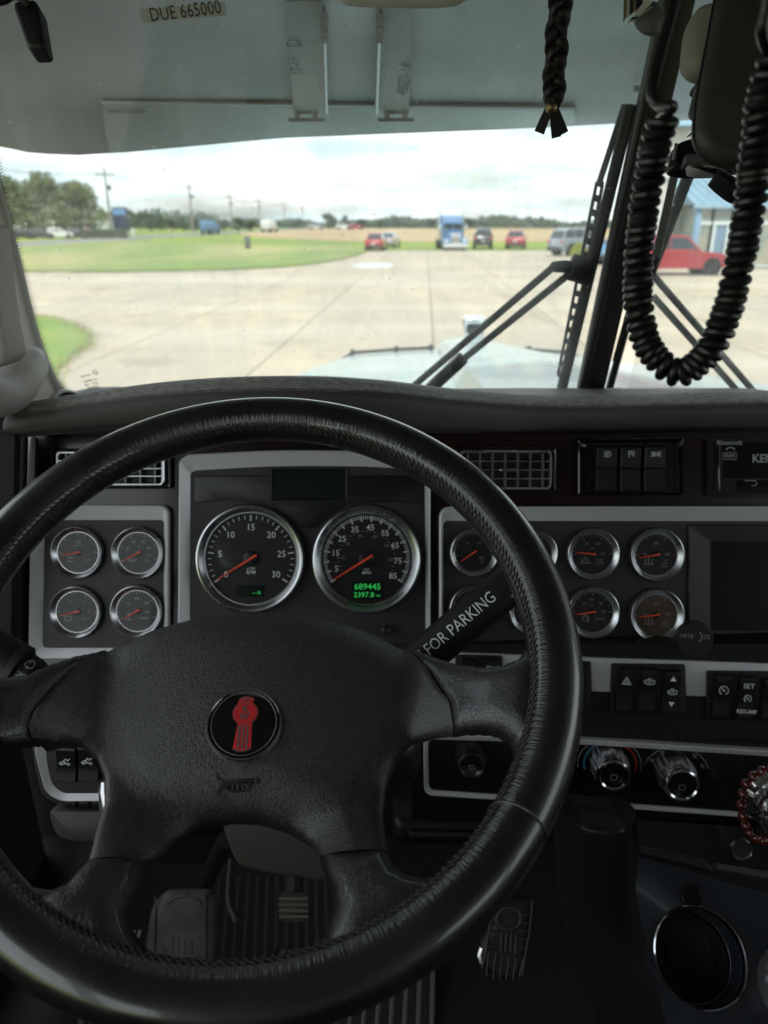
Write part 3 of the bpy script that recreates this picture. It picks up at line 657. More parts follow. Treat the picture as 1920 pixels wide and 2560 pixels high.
# blue truck and pale van on the road, far cars
def road_truck(px, py, m, label, cat, L_, H_, W_, heading=84, D=None):
    x, y = at(px, py); r = thing('road_truck', label, cat, T(x, y, .1) @ RZ(heading))
    MB().box(-L_ * .16, 0, H_ * .6, L_ * .62, W_, H_ * .72, .1).build('box_body', m, r)
    MB().prism(rpoly([(0, .35), (L_ * .36, .35), (L_ * .36, H_ * .42), (L_ * .27, H_ * .5), (L_ * .2, H_ * .8), (0, H_ * .8)], .1, 2), -W_ * .46, W_ * .46, M=T(L_ * .14, 0, 0) @ RX(90)).build('cab', m, r)
    MB().box(L_ * .36, 0, H_ * .62, .1, W_ * .8, H_ * .22).build('windscreen', MT['car_glass'], r)
    for sx in (-.32, .32):
        for s in (-1, 1): MB().lathe([(.2, -.15), (.5, -.15), (.5, .15), (.2, .15)], 16, T(sx * L_, s * W_ * .45, .45) @ RX(90), True, True).build('wheel', MT['tyre'], r)
    return r
road_truck(526, 586, MT['paint_blue'], 'blue truck driving on the road near the third utility pole', 'truck', 4.2, 2.7, 1.7, 60)
road_truck(674, 581, MT['paint_white'], 'pale van far down the road, left of the bare field', 'van', 4.4, 3.0, 2.3, 70)
for px, m, lab in ((858, 'paint_white', 'tiny white car on the horizon below the yellowish tree'), (890, 'paint_red', 'tiny red car on the horizon above the red and silver cars'), (790, 'paint_silver', 'tiny silver car on the horizon left of the tallest tree')):
    x, y = gx(px, 262), 262; car(lab, 'car', x, y, 10, 5, 2, 2.0, MT[m], 'sedan')
# tower sign with hedge
sx, sy = gx(306, 126), 126
s = thing('tower_sign', 'dark blue tower sign standing behind the low hedge', 'sign', T(sx, sy, 0))
MB().box(0, 0, 2.9, 2.3, .5, 3.4, .05).build('panel', MT['navy'], s); MB().box(0, -.02, .6, 1.7, .6, 1.2).build('base', MT['stone'], s)
MB().box(0, -.27, 3.9, 1.9, .04, .9).build('face_stripe', MT['paint_sky'], s)
h = thing('hedge', 'long low trimmed brown-green hedge left of the tower sign', 'hedge', T(gx(262, 123), 123, 0))
hm = MB(); rd = random.Random(5)
for _ in range(2600):
    p = Vector((rd.uniform(-3.4, 3.4), rd.uniform(-.6, .6), rd.uniform(0, 1.35))); a = rd.uniform(0, pi); q = .12
    hm.add([p + Vector((-q * cos(a), -q * sin(a), -q)), p + Vector((q * cos(a), q * sin(a), -q)), p + Vector((0, 0, q))], [(0, 1, 2)])
hm.build('foliage', MT['leaf_mid'], h, smooth_deg=0); MB().box(0, 0, .5, 6.4, .9, 1.0).build('branches', MT['bark'], h)
x, y = at(334, 590); MB().lathe([(.25, 0), (.25, .9), (.3, .95), (.2, 1.25), (.001, 1.3)], 12).build('marker_post', MT['paint_white'], loc=(x, y, .05), label='small white post in the grass right of the tower sign', cat='post')
x, y = at(429, 600); MB().box(0, 0, .8, .12, .05, 1.6).build('marker_post', MT['pole_wood'], loc=(x, y, .05), label='thin upright marker post beside the near edge of the road', cat='post')
x, y = at(620, 622); MB().box(0, 0, .55, .5, .4, 1.1, .04).build('utility_box', MT['trim_blue_grey'], loc=(x, y, .07), label='small grey utility box standing in the lawn left of centre', cat='utility box')

# ------------------------------------------------------------------ blue conventional semi truck facing us
x, y = at(1136, 626)
st = thing('semi_truck', 'blue semi truck with chrome grille facing the yard from its far edge', 'truck', T(x, y + 1.0, .05) @ RZ(-90 + 2) @ S3(.9, .9, .80))
BL = MT['paint_blue']; CH = MT['chrome']
def YB(nm, cx, cy, cz, sx_, sy_, sz_, m, bev=.05): return MB().box(cx, cy, cz, sx_, sy_, sz_, bev).build(nm, m, st)
# local +x is forward
MB().prism(rpoly([(-.9, .75), (1.6, .75), (1.6, 1.75), (-.9, 2.05)], .15, 3), -.62, .62, M=RX(90)).build('hood', BL, st)
YB('cab', -1.7, 0, 2.1, 1.6, 2.1, 1.9, BL, .12); YB('sleeper', -3.4, 0, 2.35, 1.9, 2.3, 2.4, BL, .15)
MB().prism(rpoly([(-4.2, 0), (-1.4, 0), (-2.2, .55), (-4.2, .75)], .15, 3), -.95, .95, M=T(0, 0, 3.05) @ RX(90)).build('roof_fairing', BL, st)
YB('windshield_pane', -.87, .5, 2.45, .06, .88, .55, MT['car_glass'], .01); YB('windshield_pane', -.87, -.5, 2.45, .06, .88, .55, MT['car_glass'], .01)
YB('sun_visor', -.75, 0, 2.83, .35, 2.0, .1, BL, .02)
gr = YB('grille', 1.63, 0, 1.28, .1, .86, 1.05, CH, .03)
for k in range(9): MB().box(1.69, -.34 + k * .085, 1.28, .03, .03, .95).build('grille_bar', MT['car_dark'], gr)
YB('bumper', 1.75, 0, .5, .2, 2.45, .45, CH, .06)
for s_ in (-1, 1):
    MB().prism(rpoly([(-.9, .45), (-.6, 1.15), (.3, 1.35), (1.3, 1.15), (1.6, .75), (1.6, .6), (.9, 1.0), (0, 1.05), (-.5, .8), (-.6, .45)], .05, 2), -.3, .3, M=T(0, s_ * .92, 0) @ RX(90)).build('fender', BL, st)
    YB('headlight', 1.62, s_ * .86, 1.0, .18, .42, .22, MT['lamp_clear'], .05)
    MB().rod((-2.55, s_ * 1.2, .9), (-2.55, s_ * 1.2, 4.1), .09, 12).build('exhaust_stack', CH, st)
    MB().rod((-2.2, s_ * 1.12, 1.1), (-2.2, s_ * 1.12, 2.2), .2, 12).build('air_cleaner', CH, st)
    YB('mirror', -1.0, s_ * 1.32, 2.3, .08, .2, .6, CH, .02)
    for wx in (.45,): MB().lathe([(.25, -.15), (.52, -.15), (.52, .15), (.25, .15)], 20, T(wx, s_ * .95, .52) @ RX(90), True, True).build('wheel', MT['tyre'], st)
    for wx in (-4.4, -5.7): MB().lathe([(.25, -.3), (.52, -.3), (.52, .3), (.25, .3)], 20, T(wx, s_ * .9, .52) @ RX(90), True, True).build('wheel', MT['tyre'], st)
for k in range(5): MB().box(-1.3, -.8 + k * .4, 3.18, .12, .1, .07).build('marker_light', mk('amber', (.6, .25, .03), .3) if 'amber' not in MT else MT['amber'], st)
YB('chassis', -3.2, 0, .75, 6.5, .9, .25, MT['car_dark'])

# ------------------------------------------------------------------ metal office building on the right
mk('wall_metal', (.55, .56, .52), .5, var=(.5, (.48, .49, .46), .4, .6)); mk('roof_blue', (.28, .44, .56), .35, metal=.3, var=(2, (.36, .52, .62), .4, .7)); mk('post_blue', (.20, .34, .50), .45)
mk('mullion', (.6, .68, .68), .4); mk('office_glass', (.22, .26, .24), .08, coat=.5, var=(.9, (.36, .33, .26), .45, .6)); mk('door_blue', (.18, .26, .36), .35)
BY = 44.0
def bx(px): return onY(px, 600, BY).x
bd = thing('office_building', 'pale ribbed metal office building with a blue-roofed glass porch', 'building', T(0, BY, 0))
xl, xr = bx(1652), bx(1652) + 26
MB().box((xl + xr) / 2, 4.2, 3.6, xr - xl, 6.2, 7.2).build('wall', MT['wall_metal'], bd, smooth_deg=0)
rib = MB()
k = 0; xx = xl + .1
while xx < xl + 13:
    rib.box(xx, 1.07, 4.9, .07, .05, 4.5); xx += .23
rib.build('wall_rib', MT['wall_metal'], bd, smooth_deg=0, kind='stuff')
MB().box((xl + xr) / 2, 4.0, 7.35, xr - xl + .8, 7.4, .3).build('roof', MT['roof_blue'], bd)
MB().box((xl + xr) / 2, .95, .45, xr - xl + .1, .25, .9).build('stone_plinth', MT['stone'], bd)
# row of windows left of the porch
wx0, wx1 = xl + .15, bx(1702)
for k in range(4):
    a = wx0 + (wx1 - wx0) * k / 4; bb = wx0 + (wx1 - wx0) * (k + 1) / 4
    wo = MB().box((a + bb) / 2, 1.03, 2.0, bb - a - .1, .06, 2.2).build('window', MT['office_glass'], bd)
    f_ = MB(); f_.box(a, 1.0, 2.0, .08, .14, 2.35); f_.box((a + bb) / 2, 1.0, 3.14, bb - a, .12, .08); f_.box((a + bb) / 2, 1.0, .88, bb - a, .12, .08); f_.build('window_frame', MT['mullion'], wo)
# porch
pxl, pxr = bx(1712), bx(1712) + 7.8; PF = -1.4; EZ = 3.25
rf = MB(); rz = EZ + 1.45
rf.add([(pxl - .35, PF - .35, EZ), (pxr + .35, PF - .35, EZ), (pxr - 1.0, 1.0, rz), (pxl - 1.05, 1.0, rz)], [(0, 1, 2, 3)])
rf.add([(pxl - .35, PF - .35, EZ), (pxl - 1.05, 1.0, rz), (pxl - .35, 1.0, EZ)], [(0, 1, 2)])
rf.box((pxl + pxr) / 2, PF - .3, EZ - .08, pxr - pxl + .8, .14, .18)
ro = rf.build('porch_roof', MT['roof_blue'], bd, smooth_deg=0)
for k in range(18):
    t = k / 17; a = Vector((pxl - .35 + (pxr - pxl + .7) * t, PF - .35, EZ + .03)); b_ = Vector((pxl - 1.05 + (pxr - pxl) * t, 1.0, rz + .03)); MB().rod(a, b_, .03, 4).build('standing_seam', MT['roof_blue'], ro)
for p_ in (pxl, pxr): MB().box(p_, PF, EZ / 2, .28, .28, EZ, .02).build('porch_post', MT['post_blue'], bd)
cols = [pxl + .14, bx(1748), bx(1796), bx(1796) + 1.25, bx(1796) + 2.5, pxr - .14]
for k in range(len(cols) - 1):
    a, b_ = cols[k], cols[k + 1]
    for z0, z1 in ((.15, 2.3), (2.38, 3.12)):
        isdoor = k == 1 and z0 < 1
        wo = MB().box((a + b_) / 2, PF + .06, (z0 + z1) / 2, b_ - a - .07, .04, z1 - z0).build('door' if isdoor else 'window', MT['door_blue'] if isdoor else MT['office_glass'], bd)
        f_ = MB(); 
        for xx in (a, b_): f_.box(xx, PF, (z0 + z1) / 2, .09, .12, z1 - z0 + .05)
        f_.box((a + b_) / 2, PF + .003, z0, b_ - a, .12, .08); f_.box((a + b_) / 2, PF + .003, z1, b_ - a, .12, .08)
        if isdoor:
            f_.box(a + .15, PF - .01, 1.2, .14, .1, 2.1); f_.box(b_ - .15, PF - .01, 1.2, .14, .1, 2.1); f_.box((a + b_) / 2, PF - .01, .35, b_ - a - .2, .1, .25)
            MB().rod((b_ - .3, PF - .1, .9), (b_ - .3, PF - .1, 1.5), .03, 6).build('handle', MT['alloy'], wo)
        f_.build('window_frame' if not isdoor else 'door_frame', MT['mullion'], wo)
MB().box(pxl, (PF + 1) / 2, EZ / 2, .1, 2.2, EZ - .1).build('porch_side_glass', MT['office_glass'], bd)
# flowering bush and planters near the post
for (px, py, w_, h_, m, lab) in ((1446, 642, 1.3, .9, 'yellow_bush', 'yellow-green flowering bush beside the grey-blue parked vehicle'), (1478, 655, .9, 1.0, 'brown_bush', 'brown dry bush just left of the windshield center post')):
    if m not in MT: mk(m, (.36, .38, .08) if 'yellow' in m else (.26, .19, .12), .7, var=(3, (.25, .32, .05) if 'yellow' in m else (.18, .12, .08), .4, .6))
    x, y = at(px, py); r = thing('bush', lab, 'bush', T(x, y, .05)); mb = MB(); rd = random.Random(px)
    for _ in range(1800):
        d = Vector((rd.gauss(0, 1), rd.gauss(0, 1), abs(rd.gauss(0, 1)))).normalized() * rd.uniform(.4, 1); p = Vector((d.x * w_ / 2, d.y * w_ / 2, .08 + d.z * h_)); q = .05
        a = rd.uniform(0, pi); mb.add([p + Vector((-q * cos(a), -q * sin(a), -q)), p + Vector((q * cos(a), q * sin(a), -q)), p + Vector((0, 0, q * 1.3))], [(0, 1, 2)])
    mb.build('foliage', MT[m], r, smooth_deg=0)
    sm = MB()
    for k in range(7): sm.rod((0, 0, 0), (rd.uniform(-.3, .3), rd.uniform(-.3, .3), h_ * .8), .015, 5)
    sm.build('stems', MT['bark'], r)
# faint yellow bay lines on the yard
mk('line_yellow', (.52, .45, .22), .8)
for i, (a, b_) in enumerate((((1650, 735), (1830, 722)), ((1700, 750), (1900, 728)))):
    P, Q = onZ(*a, .06), onZ(*b_, .06); d = (Q - P).normalized(); n_ = Vector((-d.y, d.x, 0)) * .06
    MB().add([P - n_, Q - n_, Q + n_, P + n_], [(0, 1, 2, 3)]).build('bay_line', MT['line_yellow'], smooth_deg=0, kind='structure')
# ================================================================== OUR TRUCK, outside the glass
WB = Vector((0, 1.12, 2.163)); WT = Vector((0, .969, 2.629))
WS = Fr(WB, RT, (WT - WB))                          # windshield plane, z faces the driver
# hood: lofted across, front to back
def hood_section(y):
    t = (y - 1.25) / (3.62 - 1.25); xc = .385; hw = .86 - .27 * t; zc = 2.065 - .235 * t - .02 * t * t
    rl, rr = xc - (.155 + .10 * (1 - t)) + .02, xc + (.115 + .10 * (1 - t))
    P = [(xc - hw - .02, zc - .36), (xc - hw - .012, zc - .12), (xc - hw, zc - .045), (xc - hw + .05, zc - .012), (xc - hw * .55, zc + .004), (rl - .02, zc + .012), (rl, zc + .016), (rl + .03, zc + .062), (xc, zc + .078), (rr - .03, zc + .062), (rr, zc + .016),
         (rr + .02, zc + .012), (xc + hw * .55, zc + .004), (xc + hw - .05, zc - .012), (xc + hw, zc - .045), (xc + hw + .012, zc - .12), (xc + hw + .02, zc - .36)]
    return [(a, y, b) for a, b in P]
hd = thing('truck_hood', 'long pale glossy hood of the truck with raised center section, beyond the windshield', 'truck hood', T(0, 0, 0))
hb = MB(); hb.loft([hood_section(y) for y in (1.2, 1.6, 2.0, 2.4, 2.8, 3.2, 3.45, 3.58, 3.62)] + [[(a, 3.66, b - .02) for a, _, b in hood_section(3.62)]], close=False)
hb.build('hood_panel', MT['hood_paint'], hd, smooth_deg=28)
nose = MB(); nose.loft([[(a, 3.66, b - .02) for a, _, b in hood_section(3.62)], [(a, 3.78, min(b, 1.80) - .08) for a, _, b in hood_section(3.62)], [(a, 3.80, 1.1) for a, _, b in hood_section(3.62)]], close=False)
nose.build('nose_panel', MT['hood_paint'], hd)
for sl_ in (slice(2, 6), slice(11, -2)):
    tr = MB(); tr.tube([(a, y + .05, b + .004) for a, y, b in hood_section(3.62)[sl_]], .008, 6); tr.build('edge_trim', MT['wiper_black'], hd)
for q in (3, 4, 5, 11, 12, 13):
    a, y, b = hood_section(3.62)[q]; MB().box(a, y + .045, b + .006, .022, .03, .03, .004).build('trim_clip', MT['wiper_black'], hd)
om = thing('hood_ornament', 'small rounded chrome ornament standing at the front of the hood', 'hood ornament', T(.425, 3.58, 1.885) @ S3(1.15, 1.1, .9))
MB().loft([[(a * s_ + .0, b * s_ * .8 - dy, z) for a, b in rrect(0, 0, .10, .10, .035)] for z, s_, dy in ((-.02, .7, 0), (.01, .72, 0), (.05, .85, .0), (.085, 1.0, 0), (.105, .98, 0), (.115, .8, 0), (.118, .4, 0))], cap1=True).build('emblem_body', MT['chrome'], om)
MB().prism(rrect(0, 0, .07, .05, .015), 0, .012, .003, M=T(0, -.037, .055) @ RX(90)).build('emblem_face', MT['badge_black'], om)
MB().box(0, .0, -.045, .05, .08, .06, .01).build('pedestal', MT['chrome'], om)

# outside sun visor: sheet hanging from the roof, crease with a hinged lip
vs = thing('outside_sun_visor', 'large grey metal sun visor sheet hanging outside above the windshield', 'sun visor', T(0, 0, 0))
def vis(px, py, y): return onY(px, py, y)
yt, yc, yb = 1.03, 1.36, 1.42
xs = [-260, -60, 120, 268, 430, 640, 900, 1180, 1440, 1640, 1800, 2100]
def low(px):   # lower rim in the photograph
    T_ = [(-260, 340), (0, 366), (80, 383), (190, 388), (320, 380), (700, 345), (1000, 333), (1290, 322), (1600, 306), (1900, 292), (2200, 280)]
    for (a, b), (c, d) in zip(T_, T_[1:]):
        if a <= px <= c: return b + (d - b) * (px - a) / (c - a)
    return T_[-1][1]
cre = [(x, 268 + (x - 268) * .0105) for x in xs]
L = []
pv = []
for i in range(61):
    px = -300 + i * 41; cy_ = 268 + (px - 268) * .0105
    b_ = onY(px, low(px), yb); c_ = onY(px, cy_, yc); X = c_.x
    sl = 1.0
    top = Vector((X, yt, 2.668)); mid = top.lerp(c_, .5) + Vector((0, .012, .006))
    pv.append([Vector((X, .93, 2.685)), top, mid, c_, Vector((b_.x, yb, b_.z)), Vector((b_.x, yb + .012, b_.z + .001)), Vector((X, yc + .016, c_.z + .012)), Vector((X, yt + .01, 2.69)), Vector((X, .93, 2.70))])
MB().loft(pv).build('visor_sheet', MT['visor_metal'], vs, smooth_deg=22)
# hinged strip riding on the lower part, from the crease
def vp(px, py, off=.004):
    """point on the visor's under side"""
    cy_ = 268 + (px - 268) * .0105
    c_ = onY(px, cy_, yc)
    if py >= cy_:
        b_ = onY(px, low(px), yb); t = (py - cy_) / (low(px) - cy_); q = c_.lerp(b_, t); return q + Vector((0, -off, 0))
    # on the upper sheet: intersect with plane through top line and crease line
    a = Vector((0, yt, 2.668)); b = Vector((0, yc, c_.z)); n_ = (b - a).cross(RT).normalized(); d = ray(px, py); t = (a - CAM).dot(n_) / d.dot(n_)
    if n_.z > 0: n_ = -n_
    return CAM + d * t + n_ * off
st_ = MB(); top_l = [vp(px, 268 + (px - 268) * .0105 + 0.2, .022) for px in range(268, 1460, 40)]; bot_l = [vp(px, low(px) - 3, .004) for px in range(276, 1468, 40)]
st_.loft([[tuple(p + Vector((0, 0, .006))) for p in top_l], [tuple(p) for p in top_l], [tuple((p + q) / 2 + Vector((0, -.006, 0))) for p, q in zip(top_l, bot_l)], [tuple(q) for q in bot_l]], close=False)
st_.build('hinged_lip', MT['lip_metal'], vs)
st_ = MB(); st_.tube([p + Vector((0, -.001, .004)) for p in top_l], .0035, 6); st_.build('lip_rod', MT['hinge_metal'], vs)
for (l0, l1, r1, r0, nm_) in ((716, 733, 815, 805, 'strap'), (940, 937, 1022, 1032, 'strap')):
    for off in (.012,):
        A, B, C, D = vp(l0, -30, off), vp(l1, 250, off), vp(r1, 252, off), vp(r0, -30, off)
        n_ = (B - A).cross(D - A).normalized() * .003
        MB().add([A, B, C, D, A + n_, B + n_, C + n_, D + n_], [(0, 1, 2, 3), (7, 6, 5, 4), (0, 4, 5, 1), (1, 5, 6, 2), (2, 6, 7, 3), (3, 7, 4, 0)]).build('strap', MT['visor_strap'], vs, smooth_deg=0)
for px0, px1 in ((806, 815), (947, 940)):
    m_ = MB(); A = vp(px0, -30, .02); B = vp(px1, 250, .02); ax = (B - A).normalized(); n_ = Vector((0, -.5, -1)).normalized() * .009
    m_.add([A, B, B + n_ * .3, A + n_, A + RT * .004, B + RT * .003, B + n_ * .3 + RT * .003, A + n_ + RT * .004], [(0, 1, 2, 3), (7, 6, 5, 4), (0, 4, 5, 1), (1, 5, 6, 2), (2, 6, 7, 3), (3, 7, 4, 0)])
    m_.build('strap_rib', MT['hinge_metal'], vs, smooth_deg=0)
    MB().add([A + RT * -.003 + n_ * 1.05, A.lerp(B, .24) + RT * -.003 + n_ * .95, A.lerp(B, .24) + RT * .006 + n_ * .95, A + RT * .007 + n_ * 1.05], [(0, 1, 2, 3)]).build('rust_edge', MT['rust'], vs, smooth_deg=0)
for pxc in (765, 990):
    c_ = vp(pxc, 258, .008); hg = MB(); k = .00072
    hg.box(c_.x, c_.y, c_.z + .002, 60 * k, .006, 30 * k, .002); ho = hg.build('hinge', MT['hinge_metal'], vs)
    for s_ in (-1, 1):
        MB().rod((c_.x + s_ * 20 * k, c_.y - .006, c_.z - .016), (c_.x + s_ * 20 * k, c_.y - .006, c_.z + .012), .0045, 8).build('hinge_knuckle', MT['hinge_metal'], ho)
    MB().box(c_.x, c_.y - .003, c_.z - .017, 82 * k, .004, 8 * k, .001).build('hinge_leaf', MT['hinge_metal'], ho)
c_ = vp(325, 278, .02); hg = MB()
hg.frame(rrect(0, 0, .062, .011, .004), rrect(0, 0, .054, .006, .002), 0, 0, .002, .0008, M=T(*c_) @ RX(75)); hg.build('slotted_plate', MT['hinge_metal'], vs)
bx_ = vp(1590, 215, .004); MB().box(bx_.x, bx_.y, bx_.z, .009, .006, .010, .001).rod(bx_, bx_ + Vector((.018, -.004, 0)), .0015, 6).build('latch', MT['paint_white'], vs)
# hand-written numbers on the straps
def on_visor(px, py, ang, s, size, name, bold=0):
    o = vp(px, py, .0165); dx = (vp(px + 10, py, .0165) - o).normalized(); dy = (vp(px, py - 10, .0165) - o).normalized(); F = Fr(o, dx, dy)
    MB().text(s, size, 0, 0, .0, ang, bold=bold).build(name, MT['marker_brown'], vs, smooth_deg=0, Mw=F.M())
on_visor(1012, 170, 87, '4SSZ1-18', .024, 'hand_lettering', -.004)
on_visor(736, 75, 92, 'D', .030, 'hand_lettering', -.004); on_visor(740, 136, 92, '17-H', .024, 'hand_lettering', -.004)

# wipers, outside the glass
def wsp(px, py, off=-.03):
    u, v = WS.uv(px, py, off); return WS.w(u, v, off)
def wiper(label, rods, pivot, blade_top, blade_bot, slots, knuckle=None, mname='wiper_black'):
    r = thing('windshield_wiper', label, 'wiper', T(0, 0, 0)); m = MT[mname]
    for a, b in rods: MB().tube([wsp(*a), wsp(*b)], .0052, 8).build('wiper_arm', m, r)
    if pivot:
        P = [wsp(*p) for p in pivot]; F = Fr(P[0], P[1] - P[0], UP); pts = [(((q - F.o).dot(F.x)), ((q - F.o).dot(F.y))) for q in P[2:]]
        MB().prism(rpoly(pts, .003, 2), -.008, .008, .002).build('pivot_block', m, r, Mw=F.M())
    if knuckle:
        c = wsp(*knuckle); MB().box(0, 0, 0, .026, .022, .018, .003).build('knuckle', m, r, Mw=T(*c) @ RY(-45))
    A, B = wsp(*blade_top, -.022), wsp(*blade_bot, -.022)
    MB().tube([A, B], .0045, 8).build('rubber_blade', MT['rubber'], r)
    MB().tube([A + RT * .006, B + RT * .007], .0055, 8).build('blade_holder', m, r)
    if slots:
        (a0, b0_), (a1, b1), n_ = slots
        P0, P1, Q0, Q1 = wsp(*a0), wsp(*a1), wsp(*b0_), wsp(*b1)
        m_ = MB(); m_.tube([P0, P1], .0024, 6); m_.tube([Q0, Q1], .0024, 6)
        for k in range(n_ + 1):
            t = k / n_; m_.tube([P0.lerp(P1, t), Q0.lerp(Q1, t)], .0042, 6)
        m_.build('slotted_frame', m, r)
    return r
wl_ = wiper('left windshield wiper parked upright, its double arm running down to the left', [((1383, 668), (1022, 975)), ((1424, 684), (1062, 975))],
      [(1405, 668), (1440, 668), (1372, 664), (1380, 654), (1412, 650), (1446, 655), (1452, 662), (1440, 684), (1416, 681), (1384, 678)], (1570, 262), (1395, 985),
      (((1492, 455), (1506, 462)), ((1395, 935), (1414, 940)), 15), (1145, 906))
c_ = wsp(1447, 672); MB().box(0, 0, 0, .028, .02, .036, .004).build('blade_clamp', MT['wiper_black'], wl_, Mw=T(*c_) @ RY(12))
MB().tube([wsp(1497, 460), wsp(1562, 262)], .0042, 6).build('blade_tip', MT['wiper_black'], wl_)
MB().tube([wsp(1140, 912), wsp(1075, 972)], .010, 8).build('arm_base', MT['wiper_black'], wl_)
wr_ = wiper('right windshield wiper seen behind the coiled cord, arm running down to the right', [((1636, 692), (1890, 985)), ((1634, 742), (1850, 985))], None, (1745, 360), (1588, 760),
      (((1578, 745), (1590, 748)), ((1535, 900), (1548, 905)), 6))
MB().tube([wsp(1588, 740), wsp(1520, 985)], .006, 8).build('blade_end', MT['wiper_black'], wr_)

# ================================================================== CAB SHELL
# windshield panes, edge reflection, center post
def pane(name, label, L_, R_):
    p = thing(name, label, 'windshield', WS.M())
    g = MB(); g.box((L_ + R_) / 2, .27, -.006, R_ - L_, .62, .005); g.build('glass', MT['windshield_glass'], p, smooth_deg=0)
    return p
uL, _ = WS.uv(1466, 968); uR, _ = WS.uv(1500, 968)
WM = WS.M(); 
pl_ = pane('windshield', 'left windshield pane, dusty, with a service sticker near its top', -.86, .335)
pr_ = pane('windshield', 'right windshield pane beyond the center post', .375, 1.75)
# post: slanted in the photograph, so it runs on the pane plane between two pixel lines
post = thing('windshield_center_post', 'black center post between the two windshield panes', 'post', WS.M())
L0, L1 = WS.uv(1452, 1000, .0), WS.uv(1674, -20, .0); R0, R1 = WS.uv(1500, 1000, .0), WS.uv(1737, -20, .0)
MB().prism([L0, R0, R1, L1], -.035, .012, .004).build('post_cover', MT['rubber'], post)
MB().prism([(L0[0] - .0065, L0[1]), (L0[0] - .0005, L0[1]), (L1[0] - .0005, L1[1]), (L1[0] - .0065, L1[1])], -.012, .002, .001).build('glass_reflection', MT['bracket_grey'], post)  # grey strip stands in for the bright reflection along the glass edge
# black dotted frit along the left edge of the pane
fr_pts = [(-30, 330), (4, 480), (25, 570), (52, 680), (80, 790), (108, 880), (135, 945), (160, 975), (188, 992), (240, 1003), (320, 1010)]
FRS = [WS.uv(a, b, -.002) for a, b in fr_pts]; fs_ = smooth([Vector((a, b)) for a, b in FRS], 40); db = MB(); acc = 0; last = fs_[0]; row = 0
dist = 0; nxt = 0
for a, b in zip(fs_, fs_[1:]):
    seg = (b - a).length; dist += seg
    if dist < nxt: continue
    nxt = dist + .0031; row += 1; d = (b - a).normalized(); n_ = Vector((-d.y, d.x))
    for k, rr in enumerate((.00185, .0014, .0010, .0006)):
        c = b + n_ * (.0005 + k * .0030 + (.0015 if False else 0)) + d * (.00155 if k % 2 else 0)
        db.add([(c.x + rr * cos(pi * q / 4), c.y + rr * sin(pi * q / 4), -.002) for q in range(8)], [tuple(range(8))])
db.build('frit_dots', MT['ink'], pl_, smooth_deg=0, kind='stuff')
fl_ = MB(); ins = [Vector((p.x, p.y)) for p in fs_[::8]]
o_ = []
for i, p in enumerate(ins):
    d = (ins[min(i + 1, len(ins) - 1)] - ins[max(i - 1, 0)]).normalized(); n_ = Vector((-d.y, d.x)); o_.append(p - n_ * .05)
fl_.loft([[(p.x, p.y, -.0022) for p in ins], [(p.x, p.y, -.0022) for p in o_]], close=False); fl_.build('frit_band', MT['ink'], pl_, smooth_deg=0)
# etched maker's mark, seen from the back (mirrored)
mk_ = MB(); base_h = -.0015
for i, (s, px, py) in enumerate((('FUYAO', 214, 940), ('AS1 MAAS', 226, 951), ('DOT - 459', 228, 960), ('RW1497', 232, 968), ('CCC AAA', 228, 976))):
    u, v = WS.uv(px, py, base_h); mk_.text(s, .0050, u, v, base_h, 12, bold=.01, sx=-1)
u, v = WS.uv(238, 931, base_h); mk_.loft([[(a, b, base_h) for a, b in circ(u, v, .0042, 20)], [(a, b, base_h) for a, b in circ(u, v, .0032, 20)]])
mk_.text('m', .006, u, v, base_h, 12); mk_.build('etched_mark', MT['marker_brown'], pl_, smooth_deg=0)
# service sticker
q = [WS.uv(a, b, .0005) for a, b in ((357, 57), (566, 38), (563, 5), (348, 25))]
sk = thing('service_sticker', 'white paper sticker reading DUE 665000 near the top of the windshield', 'sticker', WS.M())
MB().prism(q, .0004, .0009).build('paper', MT['thin_paper'], sk, smooth_deg=0)
u, v = WS.uv(463, 29, .001); MB().text('DUE 665000', .0185, u, v, .0012, 5.5, sx=.84).build('lettering', MT['ink'], sk, smooth_deg=0)

# cab body (not seen directly except at the edges, but it shades and closes the cab; lengthened rearward to let in fill light)
def struct(name, mb, m, sd=30): return mb.build(name, m, kind='structure', smooth_deg=sd)
b = MB(); b.box(.42, -.6, 2.79, 2.3, 3.05, .05); struct('cab_roof', b, MT['headliner'])
b = MB(); b.box(.42, -2.1, 1.95, 2.3, .05, 1.7); struct('cab_back_wall', b, MT['headliner'])
b = MB(); b.box(.42, -.4, 1.18, 2.3, 3.3, .04); struct('cab_floor', b, MT['floor_dark'])
b = MB(); b.box(.42, 1.22, 1.62, 2.3, .04, .96); struct('firewall', b, MT['floor_dark'])
def door(xd, s):
    lo_ = 1.90 if s < 0 else 2.14
    b = MB(); b.box(xd, -.45, (1.19 + lo_) / 2, .06, 3.2, lo_ - 1.19); b.box(xd, -.78, 2.4, .06, .10, .84); b.box(xd, -2.0, 2.4, .06, .2, .84); b.box(xd, 1.0, 2.42, .06, .10, .72, M=None); b.box(xd, -.45, 2.745, .06, 3.2, .07)  # rear side openings are added, unseen, to let more light into the cab
    return b
struct('open_cab_side', door(-.72, -1), MT['case_brown']); struct('open_cab_side', door(1.57, 1), MT['case_brown'])
# header above the glass
b = MB(); b.box(.42, .93, 2.725, 2.3, .06, .09, .01); struct('windshield_header', b, MT['trim_grey'])

